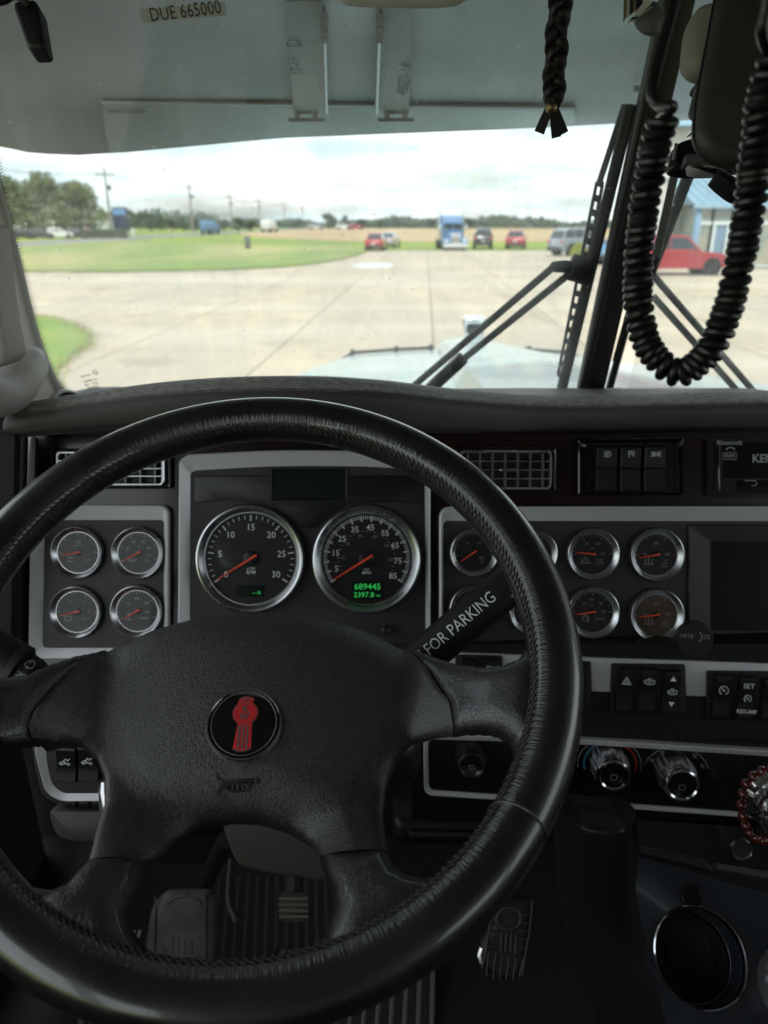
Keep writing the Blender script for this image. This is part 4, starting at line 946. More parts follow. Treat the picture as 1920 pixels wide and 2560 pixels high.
# left windshield pillar trim with stitched grain
FP = Fr(WS.w(0, 0, .03), WS.x, WS.y)
pp = FP.poly([(-420, 180), (-90, 180), (0, 505), (18, 570), (42, 660), (69, 775), (96, 870), (124, 940), (148, 990), (120, 1010), (0, 1015), (-420, 1020)], .012)
pt = thing('windshield_pillar', 'grey grained trim covering the left windshield pillar', 'pillar', FP.M())
MB().prism(rpoly(pp, .004, 2), -.004, .012, .009, seg=4).build('pillar_trim', MT['trim_grey'], pt)
# second trim edge to the left of it (door frame)
FQ = face_frame(0, 800, .72, 0, 20)
pp = FQ.poly([(-70, 560), (-20, 560), (-2, 740), (12, 830), (26, 885), (22, 905), (2, 920), (-60, 925)])
MB().prism(rpoly(pp, .006, 3), -.03, .006, .006, seg=4).build('door_frame', MT['trim_grey'], label='grey inner door frame edge at the far left of the windshield', cat='door frame', Mw=FQ.M())
# assist handle growing out of the pillar
def H3(px, py, d): return CAM + ray(px, py) * d
hp = [H3(88, 892, 1.01), H3(72, 915, .98), H3(44, 948, .94), H3(12, 980, .91), H3(-34, 985, .88), H3(-110, 930, .86), H3(-200, 830, .86)]
hr = [.012, .022, .025, .025, .023, .020, .018]
sp = smooth(hp, 6); rr = [hr[min(int(i / 6), 6)] + (hr[min(int(i / 6) + 1, 6)] - hr[min(int(i / 6), 6)]) * (i % 6) / 6 for i in range(len(sp))]
ah = thing('assist_handle', 'grey molded grab handle at the foot of the left windshield pillar', 'grab handle', T(*sp[0])); 
MB().tube([p - sp[0] for p in sp], rr, 16).ball((0, 0, 0), rr[0] * 1.0, 16).build('grip', MT['trim_grey'], ah)
# ================================================================== DASHBOARD
TD = radians(20)
oD = onY(620, 1395, .80); FD = Fr(oD, RT, (0, sin(TD), cos(TD)))      # upper face, x right, y up the face, z to the driver
yw = radians(5.5)
uu, vv = FD.uv(1060, 1640); pL = FD.w(uu, vv, .006)
FL = Fr(pL, (cos(yw), -sin(yw), 0), Vector((sin(yw) * sin(radians(13)), cos(yw) * sin(radians(13)), cos(radians(13)))))   # lower face
def DP(pts, h=0.0): return FD.poly(pts, h)
dash = thing('dashboard', 'dark dashboard with soft grey-brown top pad and glossy dark fascia', 'dashboard', FD.M())
DI = FD.M().inverted()
# fascia with the vent and switch band
MB().prism(DP([(42, 1085), (1990, 1085), (1990, 1668), (1060, 1668), (42, 1668)]), -.03, -.0045).build('fascia', MT['wood_gloss'], dash, smooth_deg=0)
MB().prism(FL.poly([(960, 1612), (2000, 1612), (2000, 1850), (960, 1850)]), -.05, -.003).build('lower_fascia', MT['black_plastic'], dash, Mw=DI @ FL.M())
MB().prism(rpoly(FL.poly([(1030, 1842), (2000, 1842), (2000, 2056), (1030, 2056)]), .01, 3), -.05, -.0035).build('climate_fascia', MT['gloss_black'], dash, Mw=DI @ FL.M())
# trim column at the left end
MB().prism(rpoly(DP([(26, 1085), (56, 1085), (54, 1650), (14, 1650)], .004), .004, 2), -.03, .006, .004).build('end_trim', MT['trim_blue_grey'], dash)
MB().prism(DP([(52, 1085), (78, 1085), (74, 1650), (48, 1650)], -.006), -.03, -.006).build('end_gap', MT['rubber'], dash)
MB().prism(rpoly(DP([(74, 1092), (84, 1092), (80, 1262), (68, 1262)], .0), .002, 2), -.02, .0045, .002).build('end_highlight', MT['silver_paint'], dash)  # silver strip stands in for a highlight down the dash end
# pad: lofted through stations
ST = [(8, 1034, 1046, 1090, .79), (25, 1012, 1038, 1093, .79), (60, 1003, 1030, 1093, .79), (200, 988, 1008, 1080, .79), (400, 974, 982, 1066, .78), (600, 966, 970, 1062, .77), (800, 964, 970, 1066, .77), (960, 971, 979, 1074, .79), (1100, 972, 995, 1084, .83), (1240, 971, 1008, 1088, .87), (1365, 970, 1014, 1089, .90), (1600, 970, 1011, 1084, .91), (1800, 970, 1006, 1080, .90), (2080, 970, 1000, 1078, .89)]
prs = []
sts = smooth([Vector(s_) for s_ in ST], 6)
for s_ in sts:
    px, ysil, yt_, yl, d = s_; F1 = onY(px, yt_, d); X = F1.x; F2 = onY(px, yl, d + .004)
    dz = (1280 - ysil) / FPX; dep = PITCH - math.atan(dz); zr = CAM.z - 1.13 * math.tan(dep); zr = min(zr, 2.168)
    R_ = Vector((X, 1.13, zr)); R2 = Vector((X, 1.2, zr - .03))
    mid = R_.lerp(F1, .55) + Vector((0, 0, .002)); f = F1
    tt = [R2, R_, mid, f + Vector((0, .045, .0035)), f + Vector((0, .012, .0015)), f + Vector((0, -.001, -.003)), f + Vector((0, -.006, -.012)), F2.lerp(f, .25) + Vector((0, -.006, 0)), F2 + Vector((0, -.001, .004)), F2 + Vector((0, .007, -.001)), F2 + Vector((0, .03, -.001)), Vector((X, 1.15, F2.z - .02))]
    # keep the rear silhouette where the photograph has it
    prs.append([tuple(p) for p in smooth(tt, 3)])
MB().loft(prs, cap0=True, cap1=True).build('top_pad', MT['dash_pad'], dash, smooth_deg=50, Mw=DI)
# small items lying at the windshield foot
c = onY(225, 990, 1.10); lz = c.z
tg_ = thing('windshield_tag', 'small dark toll tag box with a cable lying behind the dash pad, lower left', 'toll tag', T(*onY(290, 990, 1.09)))
MB().prism(rpoly([(-.075, -.010), (.065, -.012), (.058, .004), (.0, .010), (-.04, .009), (-.075, .002)], .003, 2), -.02, .02, .002, M=RX(90)).build('case', MT['black_plastic'], tg_)
MB().prism([(-.018, -.006), (.03, -.007), (.03, .004), (-.018, .005)], .02, .0215, M=RX(90)).build('label_window', MT['bracket_grey'], tg_)
P_ = [onY(130, 1000, 1.0), onY(150, 982, 1.03), onY(175, 982, 1.06), onY(205, 995, 1.09), onY(240, 990, 1.1)]
MB().tube([p for p in smooth(P_, 6)], .004, 8).build('tag_cable', MT['cord_black'], label='short black cable curling onto the dash pad by the left pillar', cat='cable')

# ------------------------------------------------------------------ panels
def px_frame(parent, F, outer, inner, ro, ri, zo, zi, m, name, Mw=None, depth=.012):
    o = rpoly(F.poly(outer, zo), ro, 6); i = rpoly(F.poly(inner, zi), ri, 6)
    if area(o) < 0: o = o[::-1]
    if area(i) < 0: i = i[::-1]
    b = MB(); b.frame(o, i, zo, zi, depth, .0015)
    return b.build(name, m, parent, Mw=Mw) if Mw is not None else b.build(name, m, parent)
def lab_scale(F, px, py, rp): a = Vector(F.uv(px, py)); b = Vector(F.uv(px + rp, py)); return (b - a).length

def gauge(parent, F, px, py, rp, spec, zb=.0):
    """round gauge: bezel ring, dial, ticks, numbers, needle and lens"""
    R = lab_scale(F, px, py, rp); big = R > .05; H = .013 if big else .0085
    u, v = F.uv(px, py, H * .8); M = T(u, v, zb)
    ins_ = .84 if big else .77
    cup = MB().lathe([(R * 1.035, -.004), (R * 1.035, .0015), (R * 1.0, .002)], 64, M).build('gauge', MT['rubber'], parent)
    if spec.get('label'): cup['label'] = spec['label']
    MB().lathe([(R, 0), (R, H * .75), (R * .985, H * .95), (R * .96, H), (R * .93, H * .93), (R * (ins_ + .03), H * .3), (R * (ins_ + .012), H * .3), (R * ins_, H * .22), (R * ins_, .0)], 72, M).build('bezel', MT['bezel_metal'], cup)
    rd_ = R * ins_; MB().lathe([(1e-4, .0012), (rd_ + .0005, .0012)], 48, M).build('dial', MT['dial_black'] if not spec.get('warm') else MT['warm_dial'], cup)
    a0, a1 = spec.get('sweep', (213, -33)); tk = MB(); rk = MB()
    for k in range(spec['n'] + 1):
        a = a0 + (a1 - a0) * k / spec['n']; mj = k % spec['maj'] == 0
        ln = rd_ * (.13 if mj else .08); wd = rd_ * (.030 if mj else .016); r1 = rd_ * .96
        tgt = rk if (spec.get('red') and k >= spec['red'][0] and k <= spec['red'][1]) else tk
        tgt.box(r1 - ln / 2, 0, .0016, ln, wd, .0004, M=M @ RZ(a))
    tk.build('tick_marks', MT['print_white' if big else 'print_dim'], cup, smooth_deg=0)
    if rk.v: rk.build('red_marks', MT['print_red'], cup, smooth_deg=0)
    nm_ = MB()
    for s_, a, rr, sz in spec['nums']:
        an = radians(a); nm_.text(s_, rd_ * sz, rd_ * rr * cos(an), rd_ * rr * sin(an), .0017, bold=.006, M=M)
    for s_, x_, y_, sz in spec.get('txt', []): nm_.text(s_, rd_ * sz, rd_ * x_, rd_ * y_, .0017, bold=.004, M=M)
    for st in spec.get('icon', []): nm_.ribbon([(rd_ * a, rd_ * b) for a, b in st], rd_ * .035, .0017, M)
    nm_.build('numerals', MT['print_white' if big else 'print_dim'], cup, smooth_deg=0)
    if spec.get('dots'):
        d_ = MB()
        for k in range(spec['dots'] + 1):
            a = a0 + (a1 - a0) * k / spec['dots']; d_.box(rd_ * .62, 0, .0016, rd_ * (.045 if k % 2 == 0 else .025), rd_ * .016, .0003, M=M @ RZ(a))
        for s_, a in spec['inner']: an = radians(a); d_.text(s_, rd_ * .085, rd_ * .53 * cos(an), rd_ * .53 * sin(an), .0017, M=M)
        d_.build('inner_scale', MT['print_dim'], cup, smooth_deg=0)
    na = spec['needle']; nl = rd_ * .86; nw = rd_ * (.032 if big else .05)
    nd = MB(); nd.add([(-rd_ * .16, -nw * .9, 0), (nl, -nw * .35, 0), (nl, nw * .35, 0), (-rd_ * .16, nw * .9, 0), (-rd_ * .16, -nw * .5, .0012), (nl, -nw * .1, .0008), (nl, nw * .1, .0008), (-rd_ * .16, nw * .5, .0012)],
                      [(3, 2, 1, 0), (4, 5, 6, 7), (0, 1, 5, 4), (1, 2, 6, 5), (2, 3, 7, 6), (3, 0, 4, 7)], M @ T(0, 0, .0045 if big else .003) @ RZ(na)); nd.build('needle', MT['needle_red'], cup, smooth_deg=0)
    MB().lathe([(rd_ * .17, .0012), (rd_ * .165, .004 if big else .0025), (rd_ * .14, .0046 if big else .0029), (1e-4, .0046 if big else .0029)], 24, M).build('needle_hub', MT['black_plastic'], cup)
    for (t_, x_, y_, sz, w_, h_) in spec.get('led', []):
        pass
    if spec.get('leds'):
        wx, wy, ww, wh, lines = spec['leds']
        MB().prism(rrect(wx * rd_, wy * rd_, ww * rd_, wh * rd_, .001), .0012, .0018, M=M).build('display', MT['lcd_glass'], cup, smooth_deg=0)
        d_ = MB()
        for s_, x_, y_, sz in lines: d_.text(s_, rd_ * sz, x_ * rd_, y_ * rd_, .0022, bold=.012, M=M, sx=1.05)
        d_.build('lit_digits', MT['led_green'], cup, smooth_deg=0)
    MB().lathe([(1e-4, H * .36), (rd_, H * .36)], 48, M).build('lens', MT['lens_glass'], cup)
    return cup
mk('warm_dial', (.085, .055, .035), .5)  # flat amber-brown for one axle dial

# --- main cluster
MC = FD.M()
main = thing('main_instrument_cluster', 'large silver-framed instrument cluster with tachometer and speedometer', 'instrument cluster', MC)
outl = [(447, 1150), (470, 1136), (694, 1124), (930, 1128), (1076, 1142), (1076, 1640), (444, 1640)]
inl = [(476, 1182), (490, 1176), (694, 1164), (930, 1166), (1062, 1176), (1064, 1632), (474, 1632)]
px_frame(main, FD, outl, inl, [.018, .002, .05, .05, .01, .004, .004], [.006, .002, .05, .05, .004, .003, .003], .010, .001, MT['silver_trim'], 'silver_frame')
MB().prism(DP([(470, 1158), (694, 1146), (930, 1150), (1070, 1158), (1070, 1640), (466, 1640)], .0), -.0042, .0006).build('face_plate', MT['panel_black'], main, smooth_deg=0)
# raised upper plaque with two arches cut over the gauges
MB().prism(rpoly(DP([(486, 1190), (1056, 1188), (1056, 1262), (1010, 1256), (870, 1258), (790, 1320), (740, 1320), (690, 1262), (560, 1250), (486, 1258)], .002), .004, 3), .0006, .0022, .0006).build('upper_plaque', MT['black_plastic'], main)
px_frame(main, FD, [(676, 1171), (868, 1171), (868, 1252), (676, 1252)], [(681, 1176), (863, 1176), (863, 1246), (681, 1246)], .002, .001, .0045, .003, MT['black_plastic'], 'display_frame', depth=.003)
MB().prism(DP([(680, 1175), (864, 1175), (864, 1247), (680, 1247)], .003), .0, .0028).build('message_display', MT['lcd_glass'], main, smooth_deg=0)
gauge(main, FD, 624, 1398, 134, dict(n=30, maj=5, needle=212, label='tachometer marked 0 to 30', nums=[(str(5 * k), 213 - 41 * k, .69 if k not in (0, 6) else .66, .20) for k in range(7)],
      txt=[('x100', 0, -.22, .09), ('RPM', 0, -.31, .11)], leds=(-.02, -.72, .62, .26, [('--.-%', .12, -.76, .10)])))
gauge(main, FD, 916, 1399, 134, dict(n=85, maj=5, needle=212, label='speedometer marked 5 to 85 with lit green odometer', nums=[(str(v_), 213 - 246 / 85 * v_, .70, .185) for v_ in (5, 15, 25, 35, 45, 55, 65, 75, 85)],
      txt=[('km/h', 0, -.23, .06), ('MPH', 0, -.31, .10)], dots=28, inner=[(str(20 * k), 213 - 246 / 137 * 20 * k) for k in range(7)],
      leds=(.02, -.70, .66, .40, [('689445', .02, -.62, .19), ('2397.8', -.06, -.80, .16), ('mi', .26, -.81, .09)])))
u, v = FD.uv(965, 1576, .004); MB().lathe([(.006, 0), (.006, .012), (.004, .014), (1e-4, .014)], 16, T(u, v, 0)).build('trip_knob', MT['rubber'], main)
# --- left cluster
lc = thing('left_gauge_cluster', 'left silver-framed cluster of four small gauges', 'gauge cluster', MC)
px_frame(lc, FD, [(75, 1264), (419, 1264), (419, 1648), (70, 1648)], [(112, 1300), (410, 1300), (409, 1620), (106, 1620)], [.012, .012, .006, .006], [.006, .004, .004, .006], .010, .001, MT['silver_trim'], 'silver_frame')
MB().prism(DP([(80, 1272), (414, 1272), (414, 1640), (76, 1640)]), -.004, .0006).build('face_plate', MT['panel_black'], lc, smooth_deg=0)
DEFI = [[(-.55, -.45), (-.25, -.45)], [(-.5, -.36), (-.45, -.2), (-.35, -.3), (-.28, -.2)]]
OILI = [[(-.55, -.33), (-.45, -.42), (-.25, -.42), (-.12, -.28)], [(-.5, -.3), (-.3, -.3)]]
BATI = [[(-.6, -.22), (-.6, -.44), (-.28, -.44), (-.28, -.22), (-.6, -.22)]]
WATI = [[(-.42, -.1), (-.42, -.42)], [(-.55, -.42), (-.5, -.46), (-.42, -.42), (-.34, -.46), (-.28, -.42)]]
sm_ = dict(n=20, maj=5)
gauge(lc, FD, 191, 1382, 65, dict(n=8, maj=2, sweep=(180, 0), needle=190, label='small DEF fluid gauge, upper left', nums=[('1/2', 90, .52, .22)], txt=[('ADVISORY', 0, .34, .09), ('DEF', .45, -.38, .15)], icon=DEFI))
gauge(lc, FD, 343, 1383, 65, dict(n=25, maj=5, sweep=(205, -20), needle=208, label='small OIL pressure gauge, upper right', nums=[('0', 205, .6, .16), ('20', 160, .6, .16), ('40', 115, .6, .17), ('60', 68, .6, .17), ('80', 24, .55, .17), ('100', -14, .52, .15)], txt=[('PSI', 0, .32, .09), ('OIL', .42, -.38, .13)], icon=OILI))
gauge(lc, FD, 188, 1531, 65, dict(n=12, maj=4, sweep=(180, 0), needle=192, red=(9, 12), label='small VOLTS gauge, lower left', nums=[('9', 176, .6, .17), ('12', 125, .58, .15), ('15', 60, .58, .15), ('18', 2, .58, .15)], txt=[('VOLTS', .42, -.36, .13)], icon=BATI))
gauge(lc, FD, 340, 1529, 65, dict(n=20, maj=5, sweep=(205, -20), needle=211, label='small WATER temperature gauge, lower right', nums=[('100', 196, .5, .15), ('150', 142, .58, .16), ('200', 92, .62, .17), ('250', 40, .6, .17), ('300', -8, .5, .16)], txt=[('WATER', .32, -.36, .14)], icon=WATI))
# --- right cluster
rc = thing('right_gauge_cluster', 'right instrument panel with rows of small gauges beside a dark screen', 'gauge cluster', MC)
px_frame(rc, FD, [(1099, 1267), (2010, 1266), (2010, 1672), (1099, 1650)], [(1108, 1302), (2000, 1303), (2000, 1666), (1108, 1640)], [.014, .004, .004, .004], [.006, .003, .003, .003], .010, .001, MT['silver_trim'], 'silver_frame')
MB().prism(DP([(1103, 1275), (2008, 1275), (2008, 1669), (1103, 1645)]), -.004, .0006).build('face_plate', MT['panel_black'], rc, smooth_deg=0)
TEMP = [[(-.5, -.2), (-.5, -.45), (-.2, -.45), (-.2, -.2)], [(-.35, -.12), (-.35, -.4)], [(-.6, -.45), (-.1, -.45)]]
axn = [('100', 176, .56, .14), ('200', 90, .55, .19), ('300', 3, .55, .17)]
gauge(rc, FD, 1186, 1382, 60, dict(n=15, maj=5, sweep=(190, -10), needle=214, label='small PRIMARY AIR gauge beside the main cluster, upper row', nums=[('50', 125, .6, .15), ('100', 60, .6, .17)], txt=[('PRIM', .4, -.28, .12), ('SEC', .45, -.42, .12), ('AIR', .45, -.56, .12)]))
gauge(rc, FD, 1334, 1384, 60, dict(n=15, maj=5, sweep=(190, -10), needle=200, red=(12, 15), label='small gauge mostly hidden behind the wheel rim, upper row', nums=[('50', 125, .6, .15), ('100', 60, .6, .17), ('150', 0, .56, .15)], txt=[('AIR', .4, -.35, .14)]))
gauge(rc, FD, 1484, 1386, 65, dict(n=15, maj=5, sweep=(180, 0), needle=174, label='small SUSP LOAD gauge with a glinting needle, upper row', nums=[('50', 120, .58, .16), ('100', 62, .58, .18), ('150', 2, .52, .16)], txt=[('PSI', 0, .28, .1), ('SUSP', .38, -.30, .15), ('LOAD', .38, -.46, .15)], icon=TEMP))
gauge(rc, FD, 1644, 1388, 67, dict(n=12, maj=4, sweep=(180, 0), needle=190, red=(9, 12), label='small rear drive axle INT temperature gauge, upper row right', nums=axn, txt=[('INT', .5, -.26, .12), ('DRV', .42, -.40, .13), ('AXLE', .40, -.55, .13)], icon=TEMP))
gauge(rc, FD, 1184, 1524, 60, dict(n=12, maj=4, sweep=(180, 0), needle=200, label='small gauge half hidden behind the trailer brake lever', nums=[('F', 60, .6, .2)], txt=[('FUEL', .4, -.35, .14)]))
gauge(rc, FD, 1334, 1528, 60, dict(n=12, maj=4, sweep=(180, 0), needle=200, label='small gauge hidden behind the wheel rim, lower row', nums=[('40', 90, .6, .2)], txt=[('TEMP', .4, -.35, .14)]))
TURB = [circ(-.35, -.32, .13, 10) + [(-.22, -.32)], [(-.2, -.2), (-.2, -.5)], [(-.55, -.12), (-.3, -.14)]]
gauge(rc, FD, 1484, 1532, 65, dict(n=8, maj=2, sweep=(180, 0), needle=187, label='small BOOST gauge, lower row', nums=[('20', 135, .58, .16), ('40', 92, .62, .18), ('60', 45, .6, .17), ('80', 2, .56, .17)], txt=[('PSI', 0, .36, .1), ('BOOST', .42, -.34, .15)], icon=TURB))
gauge(rc, FD, 1644, 1539, 67, dict(n=12, maj=4, sweep=(180, 0), needle=187, red=(9, 12), warm=True, label='small axle gauge with an amber-brown glowing dial, lower row right', nums=axn, txt=[('RR', .5, -.26, .12), ('DRV', .45, -.40, .13), ('AXLE', .42, -.55, .13)], icon=TEMP))
px_frame(rc, FD, [(1722, 1312), (2000, 1312), (2000, 1620), (1722, 1620)], [(1776, 1354), (1990, 1354), (1990, 1576), (1776, 1576)], .004, .003, .004, .001, MT['black_plastic'], 'screen_surround', depth=.003)
MB().prism(DP([(1774, 1352), (1992, 1352), (1992, 1578), (1774, 1578)]), -.001, .0009).build('screen', MT['screen_black'], rc, smooth_deg=0)
# magnetic phone mount stuck over the panel corner
fm = FL.uv(1737, 1598, .022); pm = thing('phone_mount', 'round black magnetic phone mount with white lettering stuck at the screen corner', 'phone mount', FL.M() @ T(fm[0], fm[1], .018))
R = lab_scale(FL, 1737, 1598, 46); MB().lathe([(R * .55, -.012), (R * .6, -.004), (R * .98, -.003), (R, .0), (R, .004), (R * .95, .0055), (1e-4, .006)], 48).build('disc', MT['rubber'], pm)
MB().text('NITE', .0068, -.0095, .0035, .0063, -2, bold=.0).text('IZE', .0068, .0110, .0035, .0063, -2, bold=.0).ribbon([(.002 + .0045 * cos(a), .0035 + .0055 * sin(a)) for a in np.linspace(-1.2, 1.2, 8)], .0012, .0063).build('lettering', MT['print_dim'], pm, smooth_deg=0)

# ------------------------------------------------------------------ air vents
def vent(label, x0, x1, y0, y1, nh, nv, tab=None, swing=(0,)):
    P0 = Vector(DP([(x0, y1)], .004)[0]); P1 = Vector(DP([(x1, y0)], .004)[0]); c = (P0 + P1) / 2; W, H = (P1 - P0)
    r = thing('air_vent', label, 'air vent', FD.M() @ T(c.x, c.y, 0))
    MB().frame(rrect(0, 0, W, H, .004), rrect(0, 0, W * .95, H * .86, .003), .004, .0025, .008, .001).build('vent_bezel', MT['gloss_black'], r)
    MB().frame(rrect(0, 0, W * .90, H * .86, .006), rrect(0, 0, W * .86, H * .76, .005), .006, .006, .010, .0012).build('chrome_surround', MT['smoke_chrome'], r)
    MB().prism(rrect(0, 0, W * .9, H * .84, .003), -.0044, -.0038).build('cavity', MT['ink'], r, smooth_deg=0)
    w_, h_ = W * .86, H * .76
    for k in range(nh):
        y = -h_ / 2 + h_ * (k + 1) / (nh + 1); MB().box(0, y, .0035, w_, .0018, .006, .0006).build('vane', MT['smoke_chrome'], r)
    for k in range(nv):
        x = -w_ / 2 + w_ * (k + .5) / nv; MB().box(x, 0, .0, .0022, h_, .008, .0006, M=T(0, 0, 0)).build('deflector', MT['bracket_grey'], r)
    if tab is not None: MB().box(tab * W, 0, .009, .020, .005, .008, .0015).build('adjuster_tab', MT['chrome'], r)
    return r
vent('left air vent partly hidden behind the upper left wheel rim', 126, 426, 1121, 1222, 3, 7)
vent('right air vent between the wheel rim and the switch row', 1136, 1392, 1118, 1232, 3, 7, .02)

# ------------------------------------------------------------------ icons and rockers
def C_(cx, cy, r, a0=0, a1=360, n=14, ry=None): return [(cx + r * cos(radians(a0 + (a1 - a0) * k / n)), cy + (ry or r) * sin(radians(a0 + (a1 - a0) * k / n))) for k in range(n + 1)]
IC = {
    'headlight': [C_(.1, 0, .55, -90, 90, 10, .6) + [(.1, .6), (.1, -.6)]] + [[(-.75, y), (-.1, y)] for y in (-.5, -.17, .17, .5)],
    'park': [[(-.7, -.7), (-.7, .7), (-.2, .7), (-.05, .4), (-.2, .1), (-.7, .1)], [(.05, .1), (.7, .1)], [(.05, .35), (.65, .7)], [(.05, -.15), (.65, -.5)]],
    'position': [C_(-.5, 0, .35, -90, 90, 8, .45) + [(-.5, -.45)], C_(.5, 0, .35, 90, 270, 8, .45) + [(.5, .45)]] + [[(-1.1, y), (-.65, y * .6)] for y in (-.5, 0, .5)] + [[(1.1, y), (.65, y * .6)] for y in (-.5, 0, .5)],
    'hazard': [[(-.8, -.6), (.8, -.6), (0, .8), (-.8, -.6)], [(-.42, -.38), (.42, -.38), (0, .36), (-.42, -.38)]],
    'engine': [[(-.7, -.35), (-.7, .3), (-.45, .3), (-.45, .5), (.3, .5), (.45, .25), (.65, .25), (.65, .4), (.95, .4), (.95, -.4), (.65, -.4), (.65, -.2), (.45, -.55), (-.45, -.55), (-.45, -.35), (-.7, -.35)], [(-.2, .5), (-.2, .7), (.2, .7)], [(-.95, -.3), (-.95, .3)], C_(0, 0, .26)],
    'cruise': [C_(0, 0, .8, -60, 240, 20), [(0, 0), (-.65, .75)], C_(0, 0, .14, 0, 360, 8)] + [[(.8 * cos(radians(a)), .8 * sin(radians(a))), (.58 * cos(radians(a)), .58 * sin(radians(a)))] for a in (0, 45, 90, 180, 225, -45)],
    'pto': [[(-.9, -.35), (-.5, 0), (.0, 0), (.05, -.35), (-.9, -.35)], [(.1, -.3), (.9, -.3)], [(-.2, .05), (.1, .5), (.35, .3)], [(.4, .1), (.8, .55)], C_(-.5, -.45, .14, 0, 360, 8), C_(.6, -.45, .14, 0, 360, 8)],
    'mode_face': [C_(-.3, .55, .17, 0, 360, 8), [(-.3, .3), (-.3, -.2), (.3, -.2), (.5, -.6)], [(.7, .4), (.0, .25)]],
}
def icon(mb, key, x, y, s, h, wd=.0007, M=None):
    for st in IC[key]: mb.ribbon([(x + a * s, y + b * s) for a, b in st], wd, h, M)
def rocker(parent, F, x0, x1, y0, y1, ic, extra=None, split=True, name='rocker_switch', label=None, h0=.0):
    P0 = Vector(F.uv(x0, y1, h0 + .008)); P1 = Vector(F.uv(x1, y0, h0 + .008)); c = (P0 + P1) / 2; W, H = abs(P1.x - P0.x), abs(P1.y - P0.y)
    # curved rocker: loft of rows along its height
    prof = [(-.5, .004), (-.5, .0075), (-.46, .0088), (-.25, .0078), (0, .0066 if split else .0075), (.03, .0092 if split else .008), (.25, .0086), (.42, .0105), (.47, .0098), (.5, .007), (.5, .003)]
    rows = []
    for t, z in prof: rows.append([(x_ * W, t * H, h0 + (z - (.0012 if abs(x_) > .47 else 0))) for x_ in (-.5, -.46, -.2, 0, .2, .46, .5)])
    b = MB(); b.loft(rows, close=False); b.add([(-.5 * W, -.5 * H, h0 - .002), (.5 * W, -.5 * H, h0 - .002), (.5 * W, .5 * H, h0 - .002), (-.5 * W, .5 * H, h0 - .002), (-.5 * W, -.5 * H, h0 + .0068), (.5 * W, -.5 * H, h0 + .0068), (.5 * W, .5 * H, h0 + .0058), (-.5 * W, .5 * H, h0 + .0058)], [(0, 1, 5, 4), (1, 2, 6, 5), (2, 3, 7, 6), (3, 0, 4, 7)])
    ro = b.build(name, MT['black_plastic'], parent, loc=(c.x, c.y, 0))
    if label: ro['label'] = label
    ib = MB()
    for (kind, yy, s_) in ic:
        if kind in IC: icon(ib, kind, 0, yy * H, s_, h0 + .0112)
        elif kind == 'up': ib.add([(-s_, yy * H - s_ * .8, h0 + .0112), (s_, yy * H - s_ * .8, h0 + .0112), (0, yy * H + s_ * .9, h0 + .0112)], [(0, 1, 2)])
        elif kind == 'down': ib.add([(-s_, yy * H + s_ * .8, h0 + .0112), (0, yy * H - s_ * .9, h0 + .0112), (s_, yy * H + s_ * .8, h0 + .0112)], [(0, 1, 2)])
        else: ib.text(kind, s_, 0, yy * H, h0 + .0112, bold=.01)
    if ib.v: ib.build('symbol', MT['print_white'], ro, smooth_deg=0)
    return ro
# upper light switches
ls = thing('light_switch_bank', 'bank of three black light switches in the upper band right of the vent', 'switch bank', FD.M())
px_frame(ls, FD, [(1446, 1098), (1710, 1092), (1710, 1240), (1446, 1240)], [(1466, 1108), (1690, 1106), (1690, 1232), (1466, 1232)], .004, .003, .006, -.003, MT['gloss_black'], 'bezel')
MB().prism(DP([(1460, 1104), (1696, 1104), (1696, 1236), (1460, 1236)]), -.0043, -.0025).build('back_plate', MT['wood_gloss'], ls, smooth_deg=0)
for (a, b_, k, s_) in ((1491, 1543, 'headlight', .0055), (1551, 1603, 'park', .005), (1611, 1664, 'position', .0052)): rocker(ls, FD, a, b_, 1115, 1230, [(k, .32, s_)], h0=-.003)
# radio
ra = thing('car_radio', 'black car stereo cut off by the right edge of the picture', 'radio', FD.M())
MB().prism(rpoly(DP([(1772, 1098), (2030, 1098), (2030, 1244), (1772, 1240)], .004), .003, 2), -.004, .004, .0015).build('faceplate', MT['black_plastic'], ra)
MB().prism(rpoly(DP([(1785, 1108), (1800, 1108), (1800, 1228), (1785, 1228)], .005), .001, 2), .004, .0052, .0004).build('side_grip', MT['gloss_black'], ra)
MB().prism(rpoly(DP([(1810, 1106), (2030, 1106), (2030, 1196), (1810, 1196)], .005), .002, 2), .004, .0048).build('display_glass', MT['screen_black'], ra)
MB().prism(rpoly(DP([(1842, 1201), (2030, 1201), (2030, 1232), (1842, 1232)], .006), .002, 2), .004, .006, .0008).build('button_bar', MT['gloss_black'], ra)
rb = MB()
def rt(s_, px, py, sz, bold=0.0, ax='CENTER'): u, v = FD.uv(px, py, .0052); rb.text(s_, sz, u, v, .0052, ax=ax, bold=bold)
rt('Bluetooth', 1824, 1107, .0075, .02); rt('KENWOOD', 1880, 1147, .0135, .03, 'LEFT')
u, v = FD.uv(1826, 1123, .0052); rb.ribbon(C_(u, v - .004, .006, 40, 140, 8), .0018, .0052)
u, v = FD.uv(1824, 1140, .0052); rb.ribbon(rrect(u, v, .016, .008, .002) + [rrect(u, v, .016, .008, .002)[0]], .0007, .0052).text('WiFi', .0065, u, v, .0052, bold=.02)
u, v = FD.uv(1880, 1208, .0065); rb.ribbon([(u - .008, v + .003), (u + .004, v + .003), (u + .006, v), (u + .004, v - .003), (u, v - .003)], .001, .0065)
rb.build('lettering', MT['print_dim'], ra, smooth_deg=0)

